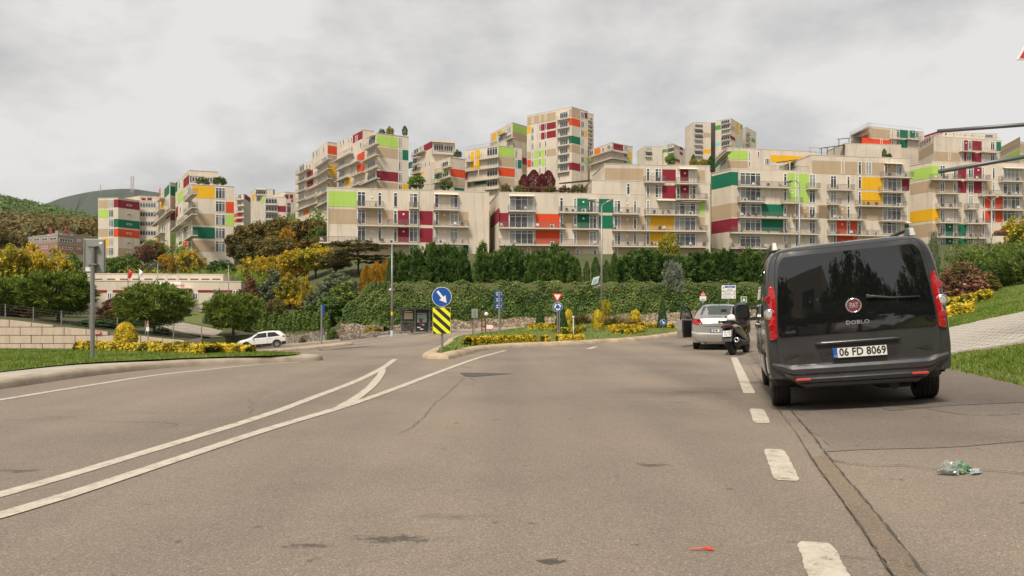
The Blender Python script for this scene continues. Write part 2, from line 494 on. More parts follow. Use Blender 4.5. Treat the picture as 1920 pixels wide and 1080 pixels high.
TAR = mat('tar_patch', (0.095, 0.085, 0.077), 0.85, var=0.3, vscale=9, bump=0.3, bscale=60)
GUTTER = asphalt_mat('gutter_asphalt', (0.88, 0.84, 0.78), False)
DARKASP = asphalt_mat('dark_asphalt', (0.74, 0.76, 0.80), False)

# ---------------------------------------------------------------- the road sheet
def sheet(name, xs, ys, fz, m, smooth=True):
    X, Y = np.meshgrid(xs, ys)
    Z = fz(X, Y)
    b = MB()
    b.grid([[(X[j, i], Y[j, i], Z[j, i]) for i in range(len(xs))] for j in range(len(ys))])
    return b.build(name, m, smooth=smooth)
xs = np.concatenate([np.linspace(-260, -40, 12)[:-1], np.linspace(-40, -1, 50)[:-1], np.linspace(-1, 9, 90)[:-1], np.linspace(9, 40, 34), np.linspace(40, 260, 12)[1:]])
ys = np.concatenate([np.linspace(-200, -6, 10)[:-1], np.linspace(-6, 0, 8)[:-1], np.linspace(0, 16, 90)[:-1], np.linspace(16, 92, 80)])
road = tag(sheet('road', xs, ys, lambda x, y: g_road(x, y), ASPHALT), kind='structure')

# hillside behind the street and the walls
cols = np.concatenate([np.linspace(-320, -50, 28)[:-1], np.linspace(-50, 60, 90), np.linspace(60, 320, 28)[1:]])
ts = np.concatenate([np.linspace(0, 30, 26), np.linspace(30, 140, 36)[1:], np.linspace(140, 840, 48)[1:]])
b = MB()
rows = []
for t_ in ts:
    row = []
    for c in cols:
        y = float(y0_hill(c)) + 0.3 + t_
        x = c * (1 + t_ / 120.0)
        z = float(hill(x, y)) if t_ > 0.01 else float(hill(c, y))
        row.append((x, y, z))
    if t_ == 0: rows.append([(p[0], p[1] + 0.02, p[2] - 5.0) for p in row])
    rows.append(row)
b.grid(rows)
tag(b.build('hillside', SCRUB, smooth=True), kind='structure')

# far mountains on the left
def ridge(name, pts, Y, m, back=500, rough=6, seed=3):
    rg = np.random.default_rng(seed)
    pts = smooth_line([Vector((p[0], p[1], 0)) for p in pts], 8)
    rws = [[], [], [], []]
    for p in pts:
        w = W(p.x, p.y, Y)
        j = rg.normal() * rough
        rws[0].append((w.x * 0.80, Y * 0.70, 20)); rws[1].append((w.x * 0.94 + j, Y * 0.9, w.z * 0.62 + j * 0.6))
        rws[2].append((w.x, Y, w.z)); rws[3].append((w.x * 1.1, Y + back, w.z * 0.8))
    q = MB(); q.grid(rws)
    return tag(q.build(name, m, smooth=True), kind='structure')
MOUNT = mat('mountain_wood', (0.046, 0.062, 0.036), 0.95, var=0.5, vscale=0.012, bump=1.0, bscale=0.05, col2=(0.028, 0.040, 0.028))
ridge('mountain', [(-900, 470), (-400, 430), (-100, 415), (60, 388), (120, 370), (180, 358), (240, 354), (290, 360), (380, 372), (520, 385), (700, 410), (1000, 450), (1500, 470), (2200, 470), (3200, 500)], 2100, MOUNT, 700, 10)

# right-hand grass bank
b = MB(); rows = []
for s_ in np.linspace(-16, 46, 90):
    row = []
    for d_ in np.concatenate([np.linspace(2.6, 5, 12), np.linspace(5, 14, 26)[1:], np.linspace(14, 44, 12)[1:]]):
        dd = d_ + (0.07 * math.sin(s_ * 2.1) + 0.05 * math.sin(s_ * 5.3) if d_ < 2.7 else 0)
        x, y = seam_pt(s_, dd)
        row.append((x, y, float(g_bank(x, y)) + (0.0 if d_ > 2.7 else 0.02)))
    rows.append(row)
b.grid(rows)
tag(b.build('grass_bank', GRASS, smooth=True), kind='structure')

# ---------------------------------------------------------------- painted lines
def strip(name, line, width, m, lift=0.004, parent=None, wob=0.0, ends=True):
    bl = MB(); L_, R_ = [], []
    for i, p in enumerate(line):
        d = (line[min(i + 1, len(line) - 1)] - line[max(i - 1, 0)]); d.z = 0; d.normalize()
        nrm = Vector((d.y, -d.x, 0))
        w = width / 2 if not callable(width) else width(i / (len(line) - 1)) / 2
        for side, arr in ((-1, L_), (1, R_)):
            q = p + nrm * side * (w + (random.uniform(-wob, wob) if wob else 0))
            arr.append((q.x, q.y, float(g_road(q.x, q.y)) + lift))
    bl.grid([L_, R_])
    # faces upwards
    o = bl.build(name, m)
    me = o.data
    if me.polygons[0].normal.z < 0: me.flip_normals()
    if parent is not None: o.parent = parent
    else: tag(o, kind='structure')
    return o
def pxline(pts, step=0.4):
    return smooth_line([flat(*p) for p in pts], step)
strip('line_marking', pxline([(-420, 1040), (0, 928), (250, 855), (500, 778), (575, 750), (667, 715), (717, 690), (741, 673)]), 0.128, PAINT, wob=0.004)
strip('line_marking', pxline([(-420, 1070), (0, 968), (250, 889), (500, 806), (637, 765), (733, 732), (833, 694), (900, 670), (948, 656)]), 0.128, PAINT, lift=0.006, wob=0.004)
strip('line_marking', pxline([(640, 763), (668, 747), (697, 724), (714, 703), (718, 692)]), 0.13, PAINT, lift=0.008, wob=0.004)
strip('line_marking', pxline([(-300, 800), (0, 750), (160, 724), (287, 704.5), (400, 692), (480, 684), (560, 679)]), 0.12, PAINT, wob=0.004)
def dash(Y0, Y1, w=0.16):
    n = max(4, int((Y1 - Y0) / 0.035))
    strip('line_marking', [Vector((1.338 + 0.28 * (y - 3.16), y, 0)) for y in np.linspace(Y0, Y1, n)], lambda t_: w * (1 - 0.30 * max(0, abs(2 * t_ - 1) * (Y1 - Y0) / 2 - (Y1 - Y0) / 2 + 0.07) / 0.07), PAINT, wob=0.005)
for y0, y1 in [(2.3, 3.40), (4.68, 5.80), (7.23, 8.36), (10.06, 19.0), (21.5, 30.0)]:
    dash(y0, y1)
strip('line_marking', [flat(1103, 654), flat(1117, 650)], 0.2, PAINT)

# gutter seam along the parking strip, its cracks and the tar patches
def seam_line(s0, s1, d, step=0.06, wob=0.01):
    out = []
    for s_ in np.arange(s0, s1, step):
        x, y = seam_pt(s_, d + random.uniform(-wob, wob) + 0.006 * math.sin(s_ * 2.1))
        out.append(Vector((x, y, 0)))
    return out
strip('gutter_strip', seam_line(-1.6, 2.6, 0.0, 0.05, 0.003), 0.115, GUTTER, lift=0.012, wob=0.006)
strip('crack', seam_line(-1.6, 6.0, 0.062, 0.05, 0.004), lambda t_: 0.005 + 0.010 * abs(math.sin(t_ * 37)) * abs(math.sin(t_ * 91)), CRACK, lift=0.016, wob=0.002)
strip('crack', seam_line(-1.6, 14.0, -0.060, 0.06, 0.003), lambda t_: 0.003 + 0.006 * abs(math.sin(t_ * 53)) * abs(math.sin(t_ * 17)), CRACK, lift=0.016, wob=0.001)
def crack(pts, w=0.012, z=0.0):
    ln = smooth_line([flat(*p) if len(p) == 2 else Vector(p) for p in pts], 0.06)
    ln = [q + Vector((random.uniform(-.012, .012), random.uniform(-.012, .012), 0)) for q in ln]
    strip('crack', ln, w, CRACK, lift=0.012, wob=w * 0.4)
cp = []
for (px, py) in [(1535, 858), (1580, 868), (1640, 876), (1690, 874), (1760, 882), (1860, 884), (1925, 890), (2100, 905)]:
    h = hit(px, py); cp.append((h.x, h.y, 0))
crack(cp, 0.009)
crack([(870, 710), (850, 728), (835, 742), (815, 758), (795, 782), (775, 800), (752, 812)], 0.006)
crack([(980, 702), (1100, 703), (1240, 704), (1330, 706)], 0.012)
crack([(0, 790), (120, 784), (260, 776), (400, 776)], 0.008)
cp = []
for (px, py) in [(1690, 765), (1740, 768), (1800, 778), (1860, 780), (1930, 776)]:
    h = hit(px, py); cp.append((h.x, h.y, 0))
crack(cp, 0.010)
def patch(pts, m=TAR, name='tar_patch'):
    q = MB(); vs = [hit(*p) + Vector((0, 0, 0.005)) for p in pts]
    q.add(vs, [tuple(range(len(vs)))])
    o = q.build(name, m); 
    if o.data.polygons[0].normal.z < 0: o.data.flip_normals()
    return tag(o, kind='structure')
def lay_patch(sa, sb, d0, d1, m, lift=0.008):
    q = MB(); rws = []
    for s_ in np.linspace(sa, sb, 60):
        rw = []
        for d_ in np.linspace(d0, d1, 12):
            dd = d_ + (0.04 * math.sin(s_ * 4.3) + 0.02 * math.sin(s_ * 11) if d_ == d0 else 0); ss = s_ + (0.05 * math.sin(d_ * 5) + 0.10 * d_ if s_ == sa else 0.10 * d_)
            x, y = seam_pt(ss, dd); rw.append((x, y, float(g_road(x, y)) + lift))
        rws.append(rw)
    q.grid(rws); o = q.build('asphalt_patch', m)
    if o.data.polygons[0].normal.z < 0: o.data.flip_normals()
    tag(o, kind='structure')
lay_patch(2.75, 18.0, 0.10, 2.68, asphalt_mat('grey_asphalt', (0.87, 0.88, 0.91), False), 0.004)
lay_patch(4.9, 9.5, 0.95, 2.68, DARKASP)
lay_patch(8.0, 18.0, 0.15, 0.93, DARKASP)
patch([(862, 700), (875, 699), (905, 699.5), (964, 701), (930, 703.5), (890, 707), (872, 706)])
patch([(596, 655.5), (640, 652), (705, 648), (640, 655), (600, 657.5)])

# ---------------------------------------------------------------- kerbs and verges
def sweep(name, line, prof, m, closed=False, parent=None, kind='structure', zf=None, lump=0.0):
    bl = MB(); rows_ = []
    n = len(line)
    for i, p in enumerate(line):
        a = line[(i - 1) % n] if closed else line[max(i - 1, 0)]
        c = line[(i + 1) % n] if closed else line[min(i + 1, n - 1)]
        d = (c - a); d.z = 0; d.normalize()
        nr = Vector((-d.y, d.x, 0))                         # to the left of travel = inner side
        base = float(g_road(p.x, p.y)) if zf is None else zf(p)
        r_ = []
        for (o_, h) in prof:
            l_ = random.uniform(-lump, lump) if lump else 0
            q = p + nr * (o_ + l_)
            r_.append((q.x, q.y, base + h + (random.uniform(-lump, lump) * 0.5 if lump and h > 0 else 0)))
        rows_.append(r_)
    if closed: rows_.append(rows_[0])
    bl.grid(rows_)
    o = bl.build(name, m, parent=parent, fix=True, auto=50)
    if kind and parent is None: tag(o, kind=kind)
    return o
KERB = [(0, -0.03), (0.015, 0.07), (0.05, 0.12), (0.10, 0.135), (0.26, 0.14), (0.27, 0.05)]
vf = [Vector(p + (0,)) for p in [(-7.2, -8), (-7.4, 2), (-7.46, 7), (-7.47, 10.65), (-7.5, 11.7), (-7.52, 13.0), (-7.2, 15.0), (-6.5, 16.0), (-5.75, 16.75), (-4.75, 17.7), (-4.85, 18.4), (-6.0, 19.0), (-9, 20.0), (-16, 21.6), (-40, 23.5)]]
vline = smooth_line(vf, 0.3)
sweep('kerb', vline, KERB, CONC, lump=0.006)
# sheet for the verge: sidewalk apron first, the lawn on top
def fill(name, pts, z, m, lift=0.0, kind='structure', dome=0.0):
    bm = bmesh.new()
    vs = [bm.verts.new((p[0], p[1], 0)) for p in pts]
    f = bm.faces.new(vs)
    bmesh.ops.triangulate(bm, faces=[f])
    for _ in range(3):
        bmesh.ops.subdivide_edges(bm, edges=[e for e in bm.edges if e.calc_length() > 1.2], cuts=1)
        bmesh.ops.triangulate(bm, faces=bm.faces[:])
    for v in bm.verts:
        v.co.z = (z(v.co.x, v.co.y) if callable(z) else z) + lift
    bmesh.ops.recalc_face_normals(bm, faces=bm.faces[:])
    me = bpy.data.meshes.new(name); bm.to_mesh(me); bm.free()
    if me.polygons[0].normal.z < 0: me.flip_normals()
    me.materials.append(m)
    o = link(name, me)
    return tag(o, kind=kind) if kind else o
inner = []
for i, p in enumerate(vline):
    d = (vline[min(i + 1, len(vline) - 1)] - vline[max(i - 1, 0)]).normalized()
    inner.append(p + Vector((-d.y, d.x, 0)) * 0.2)
def vz(x, y): return float(g_road(x, y)) * 0.0 + 0.135
fill('sidewalk', [(p.x, p.y) for p in inner] + [(-40, -8)], 0.128, SIDEW)
lawn = [(-8.6, -8), (-8.5, 4), (-8.52, 10), (-8.56, 12.2), (-8.45, 14.2), (-7.5, 15.35), (-6.6, 16.15), (-5.6, 16.9), (-5.2, 17.5), (-5.25, 18.1), (-6.3, 18.6), (-9.2, 19.6), (-16, 21.2), (-40, 23.1), (-40, -8)]
lawn_s = [(p.x, p.y) for p in smooth_line([Vector(p + (0,)) for p in lawn[:-2]], 0.4)] + [(-40, -8)]
def lawn_z(x, y): return 0.155 + 0.018 * math.sin(x * 0.5 + y * 0.3)
fill('lawn', lawn_s, lawn_z, GRASS)

# roundabout island with its splitter nose
isl = [(-2.15, 18.55), (-1.6, 18.4), (-1.45, 19.2), (-1.25, 20.6), (-1.05, 23.0), (-0.3, 25.6), (0.8, 27.1), (2.7, 28.8), (4.6, 30.6), (6.6, 33.3), (8.8, 37.6), (10.4, 43), (10.6, 49), (8.5, 55), (4, 58.5), (-0.6, 57), (-3.2, 50), (-3.6, 42), (-3.1, 34), (-2.7, 27), (-2.5, 22), (-2.4, 19.4)]
isl_line = smooth_line([Vector(p + (0,)) for p in isl] , 0.4)
def inside(poly, x, y):
    c = False; j = len(poly) - 1
    for i in range(len(poly)):
        xi, yi = poly[i][0], poly[i][1]; xj, yj = poly[j][0], poly[j][1]
        if (yi > y) != (yj > y) and x < (xj - xi) * (y - yi) / (yj - yi) + xi: c = not c
        j = i
    return c
IKERB = [(0, -0.03), (0.02, 0.06), (0.07, 0.115), (0.14, 0.14), (0.30, 0.15), (0.42, 0.10)]
sweep('kerb', isl_line, IKERB, SAND, closed=True, lump=0.018)
def isl_z(x, y):
    d = min((Vector((x, y, 0)) - p).length for p in isl_line)
    return float(g_road(x, y)) + 0.12 + 0.42 * float(sstep(d, 0.4, 6.0)) * float(sstep(y, 20, 34))
ig = []
for i, p in enumerate(isl_line):
    d = (isl_line[(i + 1) % len(isl_line)] - isl_line[i - 1]).normalized()
    ig.append(p + Vector((-d.y, d.x, 0)) * 0.36)
fill('island_lawn', [(p.x, p.y) for p in ig[:-1]], isl_z, GRASS)

# sandy splitter island in front of the white car
sp = [on(474, 38), on(530, 42), on(600, 46.8), on(650, 46.5), on(663, 44.8), on(640, 42.8), on(560, 38.5), on(490, 35.2)]
sp_line = smooth_line([Vector((p.x, p.y, 0)) for p in sp[::-1]] + [Vector((sp[-1].x, sp[-1].y, 0))], 0.5)[:-1]
sweep('kerb', sp_line, IKERB, SAND, closed=True, lump=0.02)
spi = []
for i, p in enumerate(sp_line):
    d = (sp_line[(i + 1) % len(sp_line)] - sp_line[i - 1]).normalized()
    spi.append(p + Vector((-d.y, d.x, 0)) * 0.3)
fill('splitter_island', [(p.x, p.y) for p in spi], lambda x, y: float(g_road(x, y)) + 0.14, SAND)
# far pavement in front of the stone walls
b = MB(); r0, r1 = [], []
for x in np.linspace(-24, 60, 90):
    y1 = float(y0_hill(x)) + 0.2; y0 = y1 - 2.4
    r0.append((x, y0, float(g_road(x, y0)) + 0.13)); r1.append((x, y1, float(g_road(x, y1)) + 0.15))
b.grid([[(p[0], p[1], p[2] - 0.2) for p in r0], r0, r1])
tag(b.build('pavement', SIDEW), kind='structure')

# ---------------------------------------------------------------- the paved path on the right bank
def bank_hit(px, py):
    return hit(px, py, 8.0)
PAVE = mat('paver_stone', (0.50, 0.455, 0.385), 0.9, var=0.22, vscale=3.0, bump=0.3, bscale=60)
PBED = mat('paver_bed', (0.26, 0.225, 0.175), 0.95)
pp = [Vector(p + (0,)) for p in [(4.6, 21.5), (7.2, 13.9), (7.75, 12.75), (8.3, 11.75), (9.3, 9.8), (13.5, 15.6), (11.7, 16.7), (10.3, 17.5), (9.2, 19.2), (7.6, 24)]]
pp = [p for p in pp if seam_d(p.x, p.y) > 2.2]
path_poly = [(7.2, 13.9), (7.75, 12.75), (8.3, 11.75), (9.6, 9.3), (14.6, 14.9), (11.7, 16.7), (10.3, 17.5), (9.0, 18.6)]
fill('path', path_poly, lambda x, y: float(g_bank(x, y)) + 0.02, PBED)
pathe = bpy.data.objects['path']
pm = MB(); pm.hexa([(-.095, -.095, -.02), (.095, -.095, -.02), (.095, .095, -.02), (-.095, .095, -.02), (-.09, -.09, .03), (.09, -.09, .03), (.09, .09, .03), (-.09, .09, .03)])
pme = pm.mesh('paver', PAVE)
pdir = Vector((0.75, -0.66, 0)).normalized(); pnor = Vector((0.66, 0.75, 0)).normalized()
cand = []
for i in range(-60, 60):
    for j in range(-60, 60):
        q = Vector((10.2, 14.2, 0)) + pdir * (i * 0.205 + (0.1 if j % 2 else 0)) + pnor * j * 0.205
        if inside(path_poly, q.x, q.y):
            px = CX + q.x / q.y * FPX
            cand.append((0 if 1770 < px < 1925 else 1, q.length, q.x, q.y))
cand.sort()
rest = MB()
for k, (vis, _, x, y) in enumerate(cand):
    z = float(g_bank(x, y)) + 0.02 + random.uniform(-0.004, 0.004)
    e = 0.05
    nx = -(float(g_bank(x + e, y)) - float(g_bank(x - e, y))) / (2 * e); ny = -(float(g_bank(x, y + e)) - float(g_bank(x, y - e))) / (2 * e)
    rot = Vector((nx, ny, 1)).to_track_quat('Z', 'Y').to_matrix() @ Matrix.Rotation(math.atan2(pdir.y, pdir.x), 3, 'Z')
    M = Matrix.Translation((x, y, z)) @ rot.to_4x4()
    if k < 300:
        o = link('paver', pme, pathe); o.matrix_local = M
    else:
        rest.hexa([M @ Vector(v) for v in pm.v])
if rest.v:
    tag(rest.build('pavers', PAVE, pathe), kind='stuff')

# ---------------------------------------------------------------- grass blades
def blades(name, pts, h, w, m, lean=0.5):
    """pts (n,3)"""
    n = len(pts)
    a = RNG.uniform(0, 2 * math.pi, n); hh = h * RNG.uniform(0.5, 1.3, n); ww = w * RNG.uniform(0.6, 1.3, n)
    dx_ = np.stack([np.cos(a), np.sin(a), np.zeros(n)], 1)
    ln_ = RNG.normal(0, lean, (n, 2))
    tip = pts + np.stack([ln_[:, 0] * hh, ln_[:, 1] * hh, hh], 1)
    v = np.stack([pts - dx_ * ww[:, None], pts + dx_ * ww[:, None], tip], 1).reshape(-1, 3)
    me = np_mesh(name, v, 3, m)
    return tag(link(name, me), 'short mown grass of the lawn', 'grass', kind='stuff')
pts = []
while len(pts) < 62000:
    y = RNG.uniform(8.5, 22); x = RNG.uniform(-19, -5)
    if CX + x / y * FPX < -60 and RNG.random() < 0.75: continue
    if inside(lawn_s, x, y): pts.append((x, y, lawn_z(x, y) - 0.004))
blades('grass', np.array(pts), 0.05, 0.010, BLADE)
pts = []
while len(pts) < 46000:
    s_ = RNG.uniform(2, 30); d_ = 2.62 + abs(RNG.normal(0, 3.5))
    x, y = seam_pt(s_, d_)
    px = CX + x / y * FPX
    if px < 1740 or px > 1990 or inside(path_poly, x, y): continue
    if d_ < 2.95 and RNG.random() < 0.6: continue
    pts.append((x, y, float(g_bank(x, y)) - 0.004))
blades('grass', np.array(pts), 0.045, 0.009, BLADE)
bpy.data.objects['grass.001']['label'] = 'mown grass of the bank right of the dark van'
bpy.data.objects['grass']['label'] = 'mown grass of the verge around the yellow hedge'
pts = []
igp = [(p.x, p.y) for p in ig[:-1]]
tries = 0
while len(pts) < 9000 and tries < 60000:
    tries += 1
    y = 19 + 39 * RNG.random() ** 1.6; x = RNG.uniform(-3.5, 11)
    if inside(igp, x, y): pts.append((x, y, isl_z(x, y) - 0.01))
blades('grass', np.array(pts), 0.08, 0.03, BLADE)
bpy.data.objects['grass.002']['label'] = 'mown grass of the planted roundabout island'
# ---------------------------------------------------------------- building kit
def wallmat(name, col, dirt=0.13):
    m = bpy.data.materials.new(name); m.use_nodes = True
    t = m.node_tree; b = t.nodes['Principled BSDF']; lk = t.links.new
    tcn = N(t, 'ShaderNodeTexCoord')
    mp = N(t, 'ShaderNodeMapping'); mp.inputs['Scale'].default_value = (1.0, 1.0, 0.10); lk(tcn.outputs['Object'], mp.inputs[0])
    n1 = N(t, 'ShaderNodeTexNoise', i_Scale=1.1, i_Detail=6.0, i_Roughness=0.65); lk(mp.outputs[0], n1.inputs['Vector'])
    n2 = N(t, 'ShaderNodeTexNoise', i_Scale=0.18, i_Detail=3.0); lk(tcn.outputs['Object'], n2.inputs['Vector'])
    r1 = ramp(t, [(0.28, tuple(1 - dirt * 2.0 for _ in range(3))), (0.48, (1, 1, 1))]); lk(n1.outputs[0], r1.inputs[0])
    r2 = ramp(t, [(0.3, tuple(1 - dirt for _ in range(3))), (0.7, (1.03, 1.03, 1.03))]); lk(n2.outputs[0], r2.inputs[0])
    m1 = N(t, 'ShaderNodeMix', data_type='RGBA', blend_type='MULTIPLY'); m1.inputs[0].default_value = 1; m1.inputs[6].default_value = (*col, 1); lk(r1.outputs[0], m1.inputs[7])
    m2 = N(t, 'ShaderNodeMix', data_type='RGBA', blend_type='MULTIPLY'); m2.inputs[0].default_value = 1; lk(m1.outputs[2], m2.inputs[6]); lk(r2.outputs[0], m2.inputs[7])
    # faint joints of the cladding boards
    sx = N(t, 'ShaderNodeSeparateXYZ'); lk(tcn.outputs['Object'], sx.inputs[0])
    au = N(t, 'ShaderNodeMath', operation='MULTIPLY_ADD', i_1=0.55); lk(sx.outputs[1], au.inputs[0]); lk(sx.outputs[0], au.inputs[2])
    cv = N(t, 'ShaderNodeCombineXYZ'); lk(au.outputs[0], cv.inputs[0]); lk(sx.outputs[2], cv.inputs[1])
    bk = N(t, 'ShaderNodeTexBrick', offset=0.0, i_Scale=1.0); bk.inputs['Mortar Size'].default_value = 0.022; bk.inputs['Brick Width'].default_value = 2.4; bk.inputs['Row Height'].default_value = 1.53
    bk.inputs['Color1'].default_value = (1, 1, 1, 1); bk.inputs['Color2'].default_value = (0.97, 0.97, 0.97, 1); bk.inputs['Mortar'].default_value = (0.90, 0.89, 0.87, 1)
    lk(cv.outputs[0], bk.inputs['Vector'])
    m3 = N(t, 'ShaderNodeMix', data_type='RGBA', blend_type='MULTIPLY'); m3.inputs[0].default_value = 1; lk(m2.outputs[2], m3.inputs[6]); lk(bk.outputs[0], m3.inputs[7])
    lk(m3.outputs[2], b.inputs['Base Color'])
    b.inputs['Roughness'].default_value = 0.85; b.inputs['Specular IOR Level'].default_value = 0.25
    return m
CREAM = wallmat('cream_render', (0.67, 0.585, 0.475))
PC = dict(taupe=wallmat('taupe_render_and_shadow', (0.47, 0.355, 0.235), 0.06), lime=wallmat('lime_render', (0.40, 0.60, 0.12), 0.05), green=wallmat('green_render', (0.010, 0.155, 0.082), 0.08),
          red=wallmat('wine_red_render', (0.25, 0.021, 0.036), 0.08), orange=wallmat('orange_red_render', (0.66, 0.075, 0.022), 0.06), amber=wallmat('amber_render', (0.72, 0.20, 0.022), 0.06),
          yellow=wallmat('yellow_render', (0.76, 0.42, 0.015), 0.05), teal=wallmat('teal_render', (0.28, 0.58, 0.48), 0.05), grass=wallmat('leaf_green_render', (0.08, 0.30, 0.06), 0.05), dark=wallmat('recess_shade_and_slits', (0.10, 0.09, 0.085), 0.1))  # dark paints in the shade of recesses and slots; also slit windows
WFRAME = mat('window_frame_white', (0.80, 0.79, 0.76), 0.4)
GLASSD = mat('window_glass_dark', (0.022, 0.026, 0.030), 0.06, spec=0.8)
GLASSG = mat('window_glass_grey', (0.10, 0.115, 0.115), 0.10, spec=0.7)
GLASSC = mat('window_curtain', (0.34, 0.345, 0.31), 0.35, var=0.35, vscale=3.0, stretch=(6, 6, 0.3))
SLAB = mat('balcony_slab', (0.62, 0.55, 0.46), 0.8, var=0.12, vscale=1.0)
RAIL = mat('railing_steel', (0.17, 0.16, 0.155), 0.5, metal=0.3)
AWN = mat('awning_cloth', (0.74, 0.68, 0.56), 0.8)
METALD = mat('dark_metal', (0.045, 0.045, 0.048), 0.45, metal=0.4)
PIPE = mat('drain_pipe_zinc', (0.52, 0.47, 0.40), 0.6)
WHITEP = mat('white_paint', (0.78, 0.77, 0.74), 0.5)

BALC = []
class Face:
    def __init__(s, A, B):
        s.O = Vector((A[0], A[1], 0)); B = Vector((B[0], B[1], 0))
        s.len = (B - s.O).length
        s.u = (B - s.O).normalized(); s.n = Vector((s.u.y, -s.u.x, 0))
    def map(s, px, py, off=0.0):
        C = Vector((0, 0, EYE)); d = Vector(((px - CX) / FPX, 1, (HY - py) / FPX))
        t = ((s.O + s.n * off - C).dot(s.n)) / d.dot(s.n)
        P = C + d * t
        return (P - s.O).dot(s.u), P.z
    def P(s, u, z, n=0.0):
        q = s.O + s.u * u + s.n * n
        return Vector((q.x, q.y, z))
    def box(s, mb, u0, u1, z0, z1, n0, n1):
        mb.hexa([s.P(u0, z0, n1), s.P(u1, z0, n1), s.P(u1, z0, n0), s.P(u0, z0, n0), s.P(u0, z1, n1), s.P(u1, z1, n1), s.P(u1, z1, n0), s.P(u0, z1, n0)])

